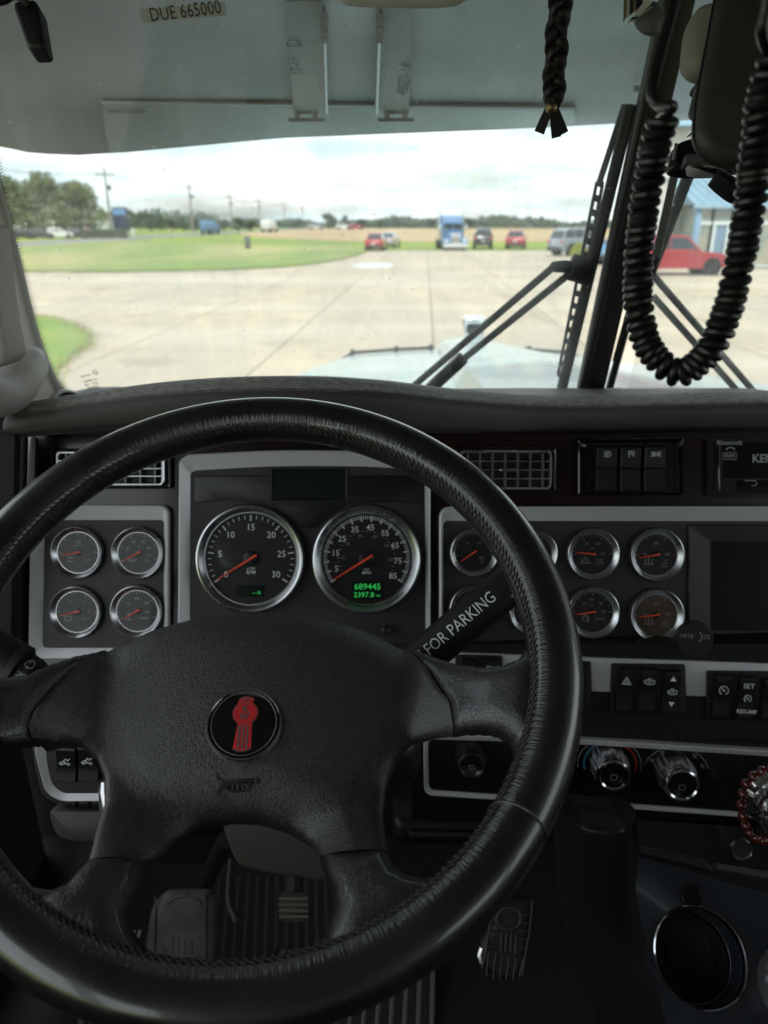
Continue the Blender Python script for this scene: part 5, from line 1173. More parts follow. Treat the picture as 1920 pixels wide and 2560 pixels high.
# ------------------------------------------------------------------ lower switch rows on a silver strip
LS = FL.M()
sp_ = thing('lower_switch_strip', 'silver strip below the gauges holding rows of black rocker switches', 'switch panel', LS)
MB().prism(FL.poly([(1020, 1628), (2010, 1662), (2010, 1752), (1020, 1706)]), -.0028, .001, .0006).build('silver_strip', MT['silver_paint'], sp_)
def bank(xs_, y0, y1, specs):
    a, b_ = xs_[0][0] - 12, xs_[-1][1] + 10
    MB().prism(rpoly(FL.poly([(a, y0 - 12), (b_, y0 - 10), (b_ + 3, y1 + 14), (a - 2, y1 + 12)], .004), .003, 3), -.001, .004, .0015).build('switch_housing', MT['black_plastic'], sp_)
    for (x0, x1, dy), ic in zip(xs_, specs): rocker(sp_, FL, x0, x1, y0 + dy, y1 + dy, ic, split=False, h0=.0005)
bank([(1536 + 4, 1587, 0), (1595, 1646, 2), (1654, 1704, 6)], 1672, 1775, [[('hazard', .22, .0062)], [('engine', .22, .006)], [('up', .33, .0035), ('engine', .02, .0054), ('down', -.27, .0035)]])
bank([(1780, 1832, 0), (1842, 1892, 4), (1902, 1952, 8)], 1690, 1790, [[('cruise', .16, .0064)], [('SET', .30, .008), ('cruise', .0, .005), ('RESUME', -.32, .0062)], [('headlight', .2, .006)]])
bank([(1378, 1418, 0), (1424, 1468, 0)], 1665, 1772, [[], []])
bank([(1150, 1192, 0), (1198, 1246, 0)], 1650, 1745, [[('position', .3, .004)], [('park', .3, .004)]])
# ------------------------------------------------------------------ climate panel
cl = thing('climate_control_panel', 'glossy black climate panel with three knobs inside a silver outline', 'climate panel', LS)
ol = [(1058, 1838), (2010, 1876), (2010, 2058), (1058, 1992)]; il = [(1070, 1850), (2010, 1888), (2010, 2044), (1070, 1976)]
ol2 = [(1058, 1836), (1420, 1846), (2010, 1884), (2010, 2056), (1420, 2013), (1060, 1990)]; il2 = [(1070, 1848), (1420, 1858), (2004, 1896), (2004, 2042), (1420, 1999), (1072, 1976)]
px_frame(cl, FL, ol2, il2, [.012, .1, .004, .004, .1, .012], [.008, .1, .003, .003, .1, .008], .006, .004, MT['silver_paint'], 'silver_outline')
MB().prism(FL.poly([(1062, 1842), (2006, 1888), (2006, 2052), (1064, 1984)], .0), -.003, .002).build('face_plate', MT['gloss_black'], cl, smooth_deg=0)
def knob(px, py, rp, H, label, m='smoke_chrome', flutes=True):
    R = lab_scale(FL, px, py, rp); u, v = FL.uv(px, py, .004); M = T(u, v, .002)
    ang = []; n = 72; L = []
    for z, r in ((0, 1.0), (H * .3, .985), (H * .75, .90), (H * .86, .86)):
        L.append([((R * r * (1 - (.05 if flutes and (k % 6) in (2, 3) else 0))) * cos(2 * pi * k / n), (R * r * (1 - (.05 if flutes and (k % 6) in (2, 3) else 0))) * sin(2 * pi * k / n), z) for k in range(n)])
    ko = MB().loft(L, M=M).build('knob', MT[m], cl, label=label)
    MB().lathe([(R * .87, H * .80), (R * .87, H * .9), (R * .82, H * .98), (R * .74, H * 1.0), (R * .66, H * .96)], 48, M).build('cap_ring', MT['chrome' if m != 'black_plastic' else m], ko)
    MB().lathe([(R * .66, H * .96), (R * .56, H * .93), (1e-4, H * .92)], 32, M).build('cap_inset', MT['gloss_black'], ko)
    mb = MB(); mb.ribbon(rrect(u, v - R * .1, R * .3, R * .25, .001) + [rrect(u, v - R * .1, R * .3, R * .25, .001)[0]], .0006, .002 + H * .925 + .001); mb.build('symbol', MT['print_dim'], ko, smooth_deg=0)
    return u, v, R
u, v, R = knob(1524, 1914, 49, .027, 'left chrome temperature knob under a blue and red arc')
ar = MB(); 
for a0, a1 in ((196, 150), (146, 108), (104, 94)): ar.ribbon([(u + R * 1.30 * cos(radians(a0 + (a1 - a0) * k / 10)), v + .001 + R * 1.22 * sin(radians(a0 + (a1 - a0) * k / 10))) for k in range(11)], .0022, .0024)
ar.build('cold_arc', MT['print_blue'], cl, smooth_deg=0)
ar = MB(); ar.ribbon([(u + R * 1.38 * cos(radians(84 - 104 * k / 20)), v + .001 + R * 1.22 * sin(radians(84 - 104 * k / 20))) for k in range(21)], .0022, .0024); ar.build('hot_arc', MT['print_red'], cl, smooth_deg=0)
ar = MB(); ar.ribbon([(u + R * 1.62 * cos(radians(190 - 200 * k / 30)), v + .001 + R * 1.40 * sin(radians(190 - 200 * k / 30))) for k in range(31)], .0007, .0024)
u2, v2, R2 = knob(1690, 1937, 51, .028, 'middle chrome air-mode knob under small airflow symbols')
ar.ribbon([(u2 + R2 * 1.62 * cos(radians(165 - 150 * k / 30)), v2 + .001 + R2 * 1.42 * sin(radians(165 - 150 * k / 30))) for k in range(31)], .0007, .0024)
ar.build('scale_ring', MT['print_dim'], cl, smooth_deg=0)
im = MB()
for a in (152, 122, 88, 52, 22): icon(im, 'mode_face', u2 + R2 * 1.38 * cos(radians(a)), v2 + .001 + R2 * 1.24 * sin(radians(a)), .0036, .0024, .0007)
im.build('airflow_symbols', MT['print_dim'], cl, smooth_deg=0)
knob(1178, 1890, 40, .028, 'right-hand fan knob coloured black for the deep shadow behind the wheel', 'black_plastic')  # knob blackened to stand in for the shade on it
# power socket rings and chrome gear knob with beads on the right
FG = Fr(FL.w(*FL.uv(1800, 2060), -.01), FL.x, Vector((sin(yw) * sin(radians(20)), cos(yw) * sin(radians(20)), cos(radians(20)))))
MB().prism(rpoly(FG.poly([(1590, 2050), (2020, 2080), (2020, 2215), (1600, 2130)]), .002, 2), -.06, -.002).build('console_face', MT['gloss_black'], dash, Mw=DI @ FG.M())
for i, (px, py, rp) in enumerate(((1853, 2122, 27),)):
    R = lab_scale(FG, px, py, rp); u, v = FG.uv(px, py); ps_ = thing('power_socket', 'round power socket with a dull ring below the climate panel, right', 'power socket', FG.M() @ T(u, v, 0))
    MB().lathe([(R, -.002), (R, .002), (R * .95, .003), (R * .89, .002), (R * .88, -.001)], 32).build('ring', MT['smoke_chrome'], ps_); MB().lathe([(R * .89, .0002), (1e-4, .0002)], 24).build('cap', MT['panel_black'], ps_)
# ================================================================== STEERING WHEEL
CW = Vector((-.0906, .4484, 2.4 - .2728)); tw = radians(56.99); yaw = radians(3.30)
nW = Vector((sin(yaw) * cos(tw), -cos(yaw) * cos(tw), sin(tw))); aW = Vector((cos(yaw), sin(yaw), 0)); bW = nW.cross(aW)
FWL = Fr(CW, aW, bW); RC, RR = .2098, .0188
wheel = thing('steering_wheel', 'black leather-wrapped four-spoke steering wheel with round red emblem', 'steering wheel', FWL.M())
def level(r):
    t = min(1, max(0, (r - .105) / (.192 - .105))); t = t * t * (3 - 2 * t)
    return -.050 + .056 * t + .016 * max(0, 1 - (r / .12) ** 2)
def wuv(px, py, dh=.014):
    h = -.04
    for _ in range(12): u, v = FWL.uv(px, py, h); h = .5 * h + .5 * (level(sqrt(u * u + v * v)) - dh)
    return (u, v)
# rim
rim = MB(); n = 200
rim.tube([(RC * cos(2 * pi * k / n), RC * sin(2 * pi * k / n), 0) for k in range(n)], RR, 40, closed=True, uv=True, twist=Vector((0, 0, 1)))
rim.build('rim', MT['rim_leather'], wheel)
def rim_pt(th, ph, rr=RR):   # ph: 90 = towards the driver, 180 = inwards to the hub
    c, s = cos(radians(ph)), sin(radians(ph)); return Vector(((RC + rr * c) * cos(th), (RC + rr * c) * sin(th), rr * s))
st_ = MB(); nst = 250
for k in range(nst):
    th = 2 * pi * k / nst; d = 2 * pi / nst
    a = rim_pt(th, 151, RR + .0001); m_ = rim_pt(th + d * .55, 145, RR + .0009); b = rim_pt(th + d * 1.0, 139, RR + .0001)
    st_.tube([a, m_, b], [.0004, .0007, .0004], 4)
    a = rim_pt(th + d * .5, 161, RR + .0001); m_ = rim_pt(th + d * .85, 156, RR + .0008); b = rim_pt(th + d * 1.1, 151, RR + .0001); st_.tube([a, m_, b], [.0004, .0007, .0004], 4)
st_.build('stitching', MT['thread'], wheel, kind='stuff')
sm_b = MB(); sm_b.tube([rim_pt(2 * pi * k / 240, 149, RR + .0000) for k in range(240)], .0007, 5, closed=True); sm_b.build('seam_groove', MT['rubber'], wheel)
for th in (radians(-38), radians(218)):
    MB().tube([rim_pt(th + .03 * sin(radians(ph)), ph, RR + .0003) for ph in range(-40, 230, 10)], .0010, 6).build('wrap_joint', MT['spoke_leather'], wheel)

wrinkle_mat(MT['rim_leather'])
def pillow(name, outl, zfun, Tk, er, m, parent, seam=(), step=.0028, label=None, bottom_drop=.48):
    """soft padded body over an outline; edges named in seam stay nearly flush"""
    out = []; sm = []
    N_ = len(outl)
    for i in range(N_):
        a = Vector(outl[i]); b = Vector(outl[(i + 1) % N_]); k = max(1, int((b - a).length / .0022))
        for j in range(k): out.append(tuple(a.lerp(b, j / k))); sm.append(i in seam)
    if area(out) < 0: out = out[::-1]; sm = [sm[(len(sm) - 2 - i) % len(sm)] for i in range(len(sm))]
    P = np.array(out); m_ = len(P); A = P; B = np.roll(P, -1, 0); E_ = np.array([er[1] if s else er[0] for s in sm]); D_ = np.array([.0022 if s else Tk * .48 for s in sm])
    x0, y0 = P.min(0); x1, y1 = P.max(0); G = []
    yy = y0; r_ = 0
    while yy < y1:
        xx = x0 + (step / 2 if r_ % 2 else 0)
        while xx < x1: G.append((xx, yy)); xx += step
        yy += step * .87; r_ += 1
    G = np.array(G)
    def inside(q):
        c = np.zeros(len(q), bool)
        for i in range(m_):
            a, b = A[i], B[i]; cond = ((a[1] > q[:, 1]) != (b[1] > q[:, 1])); 
            with np.errstate(divide='ignore', invalid='ignore'): xi = (b[0] - a[0]) * (q[:, 1] - a[1]) / (b[1] - a[1]) + a[0]
            c ^= cond & (q[:, 0] < xi)
        return c
    def dists(q):
        ab = B - A; L2 = (ab ** 2).sum(1) + 1e-12; t = np.clip(((q[:, None] - A[None]) * ab[None]).sum(-1) / L2, 0, 1); pr = A[None] + t[..., None] * ab[None]; return np.sqrt(((q[:, None] - pr) ** 2).sum(-1))
    G = G[inside(G)]; d = dists(G); G = G[d.min(1) > step * .45]
    allp = [Vector(p) for p in out] + [Vector(p) for p in G]
    vo, _, fo, *_r = geometry.delaunay_2d_cdt(allp, [], [list(range(m_))], 1, 1e-6)
    Q = np.array([(v.x, v.y) for v in vo]); d = dists(Q); tt = np.clip(d / E_[None], 0, 1)
    drop = (D_[None] * (1 - np.sqrt(np.clip(1 - (1 - tt) ** 2, 0, 1)))).max(1)
    mb = MB(); top = [(x, y, zfun(x, y) - dr) for (x, y), dr in zip(Q, drop)]; bot = [(x, y, zfun(x, y) - Tk + dr) for (x, y), dr in zip(Q, drop)]
    nq = len(top); fs = [tuple(f) for f in fo]
    fs = [f if area([Q[i] for i in f]) > 0 else f[::-1] for f in fs]
    cnt = {}
    for f in fs:
        for i in range(len(f)): cnt[(f[i], f[(i + 1) % len(f)])] = 1
    side = [(a, a + nq, b + nq, b) for (a, b) in cnt if (b, a) not in cnt]
    side = [(b, a, a2, b2) for (a, a2, b2, b) in side]
    mb.add(top + bot, fs + [tuple(i + nq for i in f)[::-1] for f in fs] + side)
    return mb.build(name, m, parent, smooth_deg=60, label=label)
zf = lambda u, v: level(sqrt(u * u + v * v))
k_ = 2560 / 2212
def full(pts): return [(a * k_, b * k_) for a, b in pts]
hubpx = full([(233, 1403), (262, 1388), (330, 1360), (420, 1335), (520, 1324), (600, 1322), (680, 1330), (760, 1350), (820, 1375), (868, 1400), (884, 1416), (922, 1460), (965, 1530), (980, 1585), (940, 1590), (890, 1605), (855, 1645), (835, 1700), (828, 1760), (834, 1810), (838, 1838),
              (690, 1850), (672, 1826), (625, 1798), (560, 1778), (500, 1776), (430, 1790), (375, 1822), (345, 1850), (326, 1860), (188, 1857), (203, 1795), (222, 1735), (222, 1680), (207, 1640), (176, 1612), (130, 1602), (80, 1604), (74, 1580), (86, 1552), (125, 1503), (180, 1448)])
hub_o = [wuv(a, b) for a, b in hubpx]
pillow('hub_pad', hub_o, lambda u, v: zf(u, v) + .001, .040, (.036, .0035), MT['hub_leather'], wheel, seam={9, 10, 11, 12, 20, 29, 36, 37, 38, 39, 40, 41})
# spokes: leather flowing from the hub into the rim
def on_rim(th, r=RC): return (r * cos(radians(th)), r * sin(radians(th)))
def spoke(pts_px, rim_pts, seam, label=None):
    o = [wuv(a, b) for a, b in full(pts_px)]
    return o, rim_pts
# right upper spoke
# pixel outlines (full-view units); the rim side is closed along the rim centre line
def rimang(px, py):
    u, v = FWL.uv(px * k_, py * k_, 0); return math.degrees(atan2(v, u))
def mkspoke(first, second, a0, a1, rimside, seam_n, label):
    """first: px from rim to hub seam; second: px from hub seam to rim"""
    o = [wuv(a * k_, b * k_) for a, b in first] + [wuv(a * k_, b * k_) for a, b in second]
    while a1 - a0 > 180: a1 -= 360
    while a1 - a0 < -180: a1 += 360
    nn = 8; arc = [on_rim(a0 + (a1 - a0) * i / nn, RC + .002) for i in range(nn + 1)]
    tot = o + arc
    pillow('spoke', tot, zf, .034, (.017, .003), MT['spoke_leather'], wheel, seam={len(first) - 1 + i for i in seam_n} | set(range(len(o) - 0, len(tot) - 1)), label=label)
def dg(px, py, r=RC):
    u, v = FWL.uv(px * k_, py * k_, 0); return math.degrees(atan2(v, u))
# upper right: top edge from rim (1135,1380) round to seam top (868,1400); lower edge from seam bottom to rim
mkspoke([(1150, 1360), (1140, 1400), (1118, 1424), (1085, 1438), (1045, 1442), (1000, 1438), (950, 1424), (905, 1406), (872, 1398)],
        [(888, 1414), (926, 1460), (969, 1530), (984, 1587), (1040, 1582), (1082, 1590), (1105, 1608), (1112, 1640), (1106, 1690), (1112, 1730)], dg(1175, 1690), dg(1195, 1400), 1, (1, 2, 3), 'upper right leather spoke')
mkspoke([(-90, 1640), (-60, 1612), (-20, 1612), (20, 1616), (75, 1608)],
        [(70, 1582), (82, 1552), (120, 1503), (176, 1448), (229, 1405), (160, 1418), (100, 1440), (60, 1460), (0, 1466), (-60, 1462), (-120, 1440), (-150, 1400)], dg(-190, 1400), dg(-170, 1640), 1, (0, 1, 2, 3, 4), 'upper left leather spoke, deeply creased')
mkspoke([(150, 1988), (105, 1968), (40, 1905), (60, 1915), (110, 1922), (150, 1905), (172, 1880), (190, 1860)][3:],
        [(326, 1862), (318, 1890), (298, 1925), (280, 1965), (285, 2010), (315, 2048), (360, 2075)], dg(330, 2160), dg(30, 2010), 1, (0,), 'lower left leather spoke')
mkspoke([(600, 2085), (660, 2062), (705, 2020), (722, 1960), (715, 1920), (698, 1880), (690, 1854)],
        [(838, 1842), (850, 1868), (880, 1888), (915, 1896), (960, 1885), (1000, 1858), (1030, 1825)], dg(1075, 1880), dg(640, 2160), 1, (0,), 'lower right leather spoke')
# emblem
eu, ev = wuv(611, 1811, 0); eh = zf(eu, ev) + .001; FE = Fr(FWL.w(eu, ev, eh), aW, bW)
ME = T(eu, ev, eh); er_ = abs(wuv(703, 1811, 0)[0] - wuv(519, 1811, 0)[0]) / 2
em = MB().lathe([(er_ * 1.04, -.003), (er_ * 1.03, .0008), (er_, .0022), (er_ * .97, .0024), (er_ * .95, .0014)], 72, ME).build('emblem_ring', MT['chrome'], wheel, label='thin chrome ring round the emblem')
MB().lathe([(er_ * .955, .0012), (er_ * .7, .0019), (1e-4, .0022)], 48, ME).build('emblem_disc', MT['badge_black'], em)
MB().lathe([(er_ * .885, .0019), (er_ * .875, .0021), (er_ * .865, .0019)], 64, ME).build('inner_ring', MT['bracket_grey'], em)
b = MB(); q = er_ / 92.0   # emblem drawn in photograph-pixel units around its centre (x right, y up)
def ep(p): return [(x * q, y * q) for x, y in p]
crown = [(-19, 52), (-17, 62), (-6, 66), (8, 66), (20, 62), (24, 52), (23, 44)]
cc = [(2 + 33 * cos(radians(a)), 24 + 32 * sin(radians(a))) for a in range(50, -60, -10)]
cl_ = [(2 + 33 * cos(radians(a)), 24 + 32 * sin(radians(a))) for a in range(240, 125, -10)]
sil = [(20, 50), (23, 61), (12, 66), (-4, 66), (-16, 61), (-19, 50)] + [(2 + 33 * cos(radians(a)), 24 + 30 * sin(radians(a))) for a in range(130, 246, 9)] + [(-16, -8), (-23, -64), (-10, -70), (8, -70), (24, -64), (22, -8)] + [(2 + 33 * cos(radians(a)), 24 + 30 * sin(radians(a))) for a in range(-52, 52, 9)]
sh = RZ(-1) @ S3(.92, 1, 1)
MB().prism(ep([(x * 1.06, (y + 2) * 1.03 - 2) for x, y in sil]), .0018, .0026, M=ME @ sh).build('shield_edge', MT['bracket_grey'], em, smooth_deg=0)
MB().prism(ep(sil), .0018, .0030, M=ME @ sh).build('red_shield', MT['badge_red'], em, smooth_deg=0)
b = MB()
for x in (-8, 2, 12): b.add([(p[0], p[1], .0033) for p in ep([(x - 2.4, 54), (x + 2.4, 54), (x + 2.4, 64), (x - 2.4, 64)])], [(0, 1, 2, 3)], ME @ sh)
for x in (-10, 1, 12): b.add([(p[0], p[1], .0033) for p in ep([(x - 2.8, -67), (x + 2.4, -67), (x + 3.2, -8), (x - 2.4, -8)])], [(0, 1, 2, 3)], ME @ sh)
b.ribbon(ep(C_(2, 24, 27, 0, 360, 40)), .0004, .0033, ME @ sh); b.text('K', 25 * q, 2 * q, 34 * q, .0033, bold=.03, M=ME @ sh); b.text('W', 25 * q, 1 * q, 14 * q, .0033, bold=.03, M=ME @ sh)
b.build('emblem_letters', MT['bracket_grey'], em, smooth_deg=0)
# embossed horn symbol on the pad
hu, hv = wuv(590, 1962, 0); hh = zf(hu, hv) + .001; b = MB(); MH = T(hu, hv, hh) @ RZ(0) @ Matrix.Rotation(radians(0), 4, 'X')
def hs(pts, r=.0011): b.tube([T(hu, hv, 0) @ Vector((x, y, zf(hu + x, hv + y) + .0006)) for x, y in pts], r, 5)
sc_h = .0135
_hs = hs
def hs(pts, r=.0011): _hs([(x, y * .6) for x, y in pts], r)
mk('emboss', (.024, .0232, .0255), .45)
bell = [(-1.0, 1.0), (-.93, .45), (-.6, .22), (.9, .30), (1.0, .32)]; bell2 = [(-1.05, -1.0), (-.9, -.35), (-.6, -.05), (-.35, -.02)]
for P_ in (bell, bell2, [(1.0, .45), (1.02, -.05)], [(.55, .0), (.95, .02)], [(-.1 + .55 * cos(radians(a)) + .2, -.22 + .30 * sin(radians(a))) for a in range(0, 361, 30)]): hs([(x * sc_h, y * sc_h) for x, y in P_])
for x in (-.15, .1, .35): hs([((x) * sc_h, .1 * sc_h), ((x) * sc_h, -.4 * sc_h)], .0009)
b.build('horn_symbol', MT['emboss'], wheel)

# ------------------------------------------------------------------ steering column, stalks
ax = -nW
c0 = FWL.o + nW * -.075
sc1 = thing('steering_column', 'dark steering column shroud with a beige lower cover behind the wheel', 'steering column', Fr(c0, aW, bW).M())
MB().lathe([(.045, .010), (.056, -.005), (.062, -.03), (.060, -.06), (.055, -.09)], 40, T(0, -.03, 0), cap0=True).build('upper_shroud', MT['black_plastic'], sc1)
f1 = face_frame(700, 2120, .80, 0, 5)
MB().prism(rpoly(f1.poly([(540, 2020), (860, 2020), (850, 2200), (806, 2212), (760, 2200), (700, 2195), (612, 2176), (590, 2164), (566, 2110)]), .022, 5), -.06, .0, .006, seg=3).build('lower_cover', MT['beige_plastic'], sc1, Mw=Fr(c0, aW, bW).M().inverted() @ f1.M())
f1 = face_frame(1000, 1920, .66, 0, 15)
MB().prism(rpoly(f1.poly([(900, 1830), (1000, 1828), (1042, 1850), (1056, 1900), (1046, 1955), (1000, 1990), (930, 2010), (880, 1990)]), .020, 5), -.05, .01, .018, seg=4).build('tilt_housing', MT['brown_plastic'], sc1, Mw=Fr(c0, aW, bW).M().inverted() @ f1.M())
# trailer brake lever with lettering
FT = face_frame(1190, 1533, .62, 40, 0)
tb = thing('trailer_brake_lever', 'black lever behind the wheel with white lettering NOT FOR PARKING', 'lever', FT.M())
pts = [(-.16, 0, -.004), (-.10, 0, 0), (0, 0, 0), (.05, 0, 0), (.058, 0, 0)]
hbm = MB(); hbm.loft([[(x, r * .0165 * cos(a) + 0, r * .0135 * sin(a) + z) for a in np.linspace(0, 2 * pi, 33)[:-1]] for x, r, z in ((-.17, .95, -.004), (-.08, 1.0, 0), (.02, 1.0, 0), (.045, 1.0, 0), (.054, .93, 0), (.060, .75, 0), (.062, .4, 0))], cap0=True, cap1=True); hbm.build('handle', MT['black_plastic'], tb)
lb = MB(); vs_, fs_2 = text_geo('NOT FOR PARKING', 1.0, 'RIGHT', .0)
lb.add([(x * .0112 + .0205, y * .0132 + .0045, .0011 + .0137 * sqrt(max(0, 1 - ((y * .0132 + .0045) / .0167) ** 2))) for x, y, z in vs_], fs_2); lb.build('lettering', MT['print_white'], tb, smooth_deg=0)
MB().tube([(.030, -.006, .0125), (.056, -.0055, .0115), (.0, 0, 0)][:2], .0008, 6).build('index_line', MT['print_dim'], tb)
# turn signal / wiper stalk at left
FS = face_frame(39, 1678, .70, -29, 0)
sk_ = thing('wiper_stalk', 'black wiper and signal stalk with white wiper symbols at the left edge', 'stalk', FS.M())
s1 = .70 / FPX * .86
L = []
for x, r, yo in ((-120, 70, 0), (-40, 72, 0), (-12, 70, 0), (-10, 66, 0)): L.append([(x * s1, (yo + r * cos(a)) * s1, r * .8 * s1 * sin(a)) for a in np.linspace(0, 2 * pi, 41)[:-1]])
MB().loft(L, cap0=True, cap1=True).build('rotary_end', MT['black_plastic'], sk_)
L = []
for x, r in ((-10, 60), (6, 61), (40, 57), (44, 58), (46, 57), (70, 49), (110, 36), (150, 24), (200, 18)): L.append([(x * s1, (r * cos(a)) * s1, r * .8 * s1 * sin(a)) for a in np.linspace(0, 2 * pi, 41)[:-1]])
MB().loft(L, cap0=True, cap1=True).build('arm', MT['black_plastic'], sk_)
MB().lathe([(63 * s1, 0), (72 * s1, .002), (72 * s1, .008), (63 * s1, .010)], 40, T(-16 * s1, 0, 0) @ RY(90) @ S3(.8, 1, 1)).build('collar', MT['rubber'], sk_)
ib = MB()
def surf(x, y): r = 60 - max(0, x - 6) * .08; return (x * s1, y * s1, (.8 * sqrt(max(0, r * r - y * y)) + .8) * s1)
def sline(p, wdt=1.6):
    for a, c in zip(p, p[1:]):
        A = Vector(surf(*a)); B_ = Vector(surf(*c)); ib.rod(A, B_, wdt * s1 / 2, 4)
for k, ww in enumerate((20, 18, 16, 14, 12, 10, 14)):
    y = 47 - k * 14; A = [surf(-4, y + 3), surf(-4 + ww * .8, y + 3), surf(-4 + ww * .8, y - 3), surf(-4, y - 3)]; ib.add(A, [(3, 2, 1, 0)])
for cy in (42, 8):
    sline([(22, cy), (25, cy + 8), (33, cy + 11), (41, cy + 8), (44, cy), (38, cy - 4), (28, cy - 4), (22, cy)]); sline([(33, cy - 8), (30, cy + 9)])
sline([(20, 22), (46, 22)], 1.2)
ib.build('symbols', MT['print_white'], sk_, smooth_deg=0)
MB().ball((surf(-16, -20)[0], -18 * s1, .0155), .0022, 10).build('index_dot', MT['print_dim'], sk_)

# ------------------------------------------------------------------ lower left switch pod and knee panels
FK = face_frame(190, 1900, .86, -3, 8)
kp = thing('lower_left_switch_panel', 'curved lower left panel with two rocker switches and silver edge', 'switch panel', FK.M())
MB().prism(rpoly(FK.poly([(62, 1780), (420, 1780), (420, 2022), (170, 2025), (120, 2016), (92, 1990), (72, 1900)]), [.004, .004, .004, .02, .03, .03, .02], 5), -.05, -.004, .006).build('outer_casing', MT['panel_black'], kp)
px_frame(kp, FK, [(80, 1800), (420, 1800), (420, 2004), (150, 2006), (112, 1984), (84, 1880)], [(118, 1800), (410, 1800), (410, 1976), (160, 1978), (134, 1955), (120, 1880)], [.002, .002, .002, .02, .02, .02], [.002, .002, .002, .012, .014, .02], .004, .000, MT['silver_paint'], 'silver_edge')
MB().prism(rpoly(FK.poly([(110, 1800), (414, 1800), (414, 1982), (150, 1982), (122, 1950)]), .004, 3), -.006, .001).build('face_plate', MT['panel_black'], kp)
rocker(kp, FK, 140, 190, 1868, 1955, [('pto', .12, .0062)], split=False, h0=.001, label='left pickup-style spotlight rocker'); rocker(kp, FK, 194, 246, 1866, 1953, [('pto', .12, .0062)], split=False, h0=.001, label='right rocker with the same symbol')
for k in range(4): MB().prism(rpoly(FK.poly([(160 + k * 33, 2008), (188 + k * 33, 2008), (188 + k * 33, 2022), (160 + k * 33, 2022)], .002), .001, 2), -.006, .0, .001).build('trim_tab', MT['black_plastic'], kp)
f1 = face_frame(190, 2065, .89, -2, 0)
MB().prism(rpoly(f1.poly([(118, 2027), (420, 2027), (420, 2108), (180, 2108), (140, 2096), (124, 2060)]), [.014, .014, .014, .02, .03, .02], 5), -.06, 0, .005).build('knee_panel', MT['beige_plastic'], label='beige knee panel under the lower left switches', cat='trim panel', Mw=f1.M())
c_ = face_frame(272, 2005, .78, 10, 0); MB().loft([[(.008 * r * cos(a), z, .008 * r * sin(a)) for a in np.linspace(0, 2 * pi, 17)[:-1]] for z, r in ((-.025, .7), (-.015, 1.2), (0, 1.1), (.012, .9), (.02, .5))], cap0=True, cap1=True).build('release_lever', MT['smoke_chrome'], label='small chrome lever just showing left of the wheel hub', cat='lever', Mw=c_.M())
# left end: door side shadow panel
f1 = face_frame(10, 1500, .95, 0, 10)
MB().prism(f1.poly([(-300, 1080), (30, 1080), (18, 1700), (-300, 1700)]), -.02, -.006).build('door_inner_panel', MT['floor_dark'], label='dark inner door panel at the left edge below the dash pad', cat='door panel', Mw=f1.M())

# ------------------------------------------------------------------ under-dash, pedals, floor
f1 = face_frame(1240, 2080, 1.0, 3, 10)
ub = thing('under_dash_duct', 'dark plastic duct box under the dashboard right of the wheel', 'duct', f1.M())
MB().prism(rpoly(f1.poly([(985, 2050), (1520, 2055), (1500, 2090), (1470, 2122), (1000, 2118), (978, 2100)]), .012, 4), -.08, 0, .010, seg=3).build('duct_body', MT['black_plastic'], ub)
MB().prism(rpoly(f1.poly([(1020, 2072), (1460, 2076), (1450, 2098), (1020, 2096)]), .008, 4), 0, .006, .004).build('duct_ridge', MT['black_plastic'], ub)
# console side leg
f1 = face_frame(1530, 2300, .90, 0, 12)
cs = thing('console_leg', 'smooth dark brown curved console side running down to the floor', 'console', f1.M())
lf = [(1400, 2062), (1402, 2150), (1408, 2250), (1420, 2330), (1440, 2400), (1475, 2490), (1510, 2620)]; rg = [(1700, 2620), (1690, 2540), (1652, 2440), (1618, 2360), (1592, 2280), (1582, 2210), (1588, 2120), (1608, 2062)]
pl = [(p.x, p.y) for p in smooth([Vector(q) for q in f1.poly(lf)], 5)] + [(p.x, p.y) for p in smooth([Vector(q) for q in f1.poly(rg)], 5)]
pillow('leg_panel', pl, lambda u, v: .010 * math.exp(-((u - .015 + v * .2) / .03) ** 2), .06, (.03, .003), MT['brown_plastic'], cs, step=.006, seam={len(pl) - 1})
# floor covering
FF = Fr(onZ(900, 2400, 1.24), RT, (0, cos(radians(20)), sin(radians(20))))
# ribbed floor plate left of the accelerator
rp_ = thing('ribbed_floor_plate', 'ribbed metal heel plate on the floor below the lower right rim', 'floor plate', FF.M())
MB().prism(FF.poly([(700, 2370), (1090, 2370), (1085, 2640), (640, 2640)]), -.01, 0).build('plate', MT['rubber'], rp_, smooth_deg=0)
for k in range(13):
    t = k / 12; a0, a1 = FF.uv(712 + 370 * t, 2375, 0), FF.uv(650 + 428 * t, 2640, 0); MB().tube([(*a0, .001), (*a1, .001)], .0042, 6, flat=.6).build('rib', MT['rib_metal'], rp_)
mt2 = thing('rubber_floor_mat', 'black ribbed rubber mat behind the clutch pedal', 'floor mat', Fr(onZ(600, 2250, 1.28), RT, (0, cos(radians(35)), sin(radians(35)))).M()); FM2 = Fr(onZ(600, 2250, 1.28), RT, (0, cos(radians(35)), sin(radians(35))))
MB().prism(FM2.poly([(260, 2160), (860, 2160), (880, 2450), (200, 2450)]), -.01, 0).build('mat_sheet', MT['floor_dark'], mt2, smooth_deg=0)
for k in range(16):
    a0, a1 = FM2.uv(500 + k * 24, 2190), FM2.uv(470 + k * 27, 2440); MB().tube([(*a0, 0), (*a1, 0)], .004, 6).build('rib', MT['mat_rubber'], mt2)
for k in range(4):
    a0, a1 = FM2.uv(352 - k * 14, 2325), FM2.uv(336 - k * 15, 2378); MB().tube([(*a0, .004), (*a1, .004)], .0035, 6, flat=.5).build('metal_strip', MT['bare_metal'], mt2)
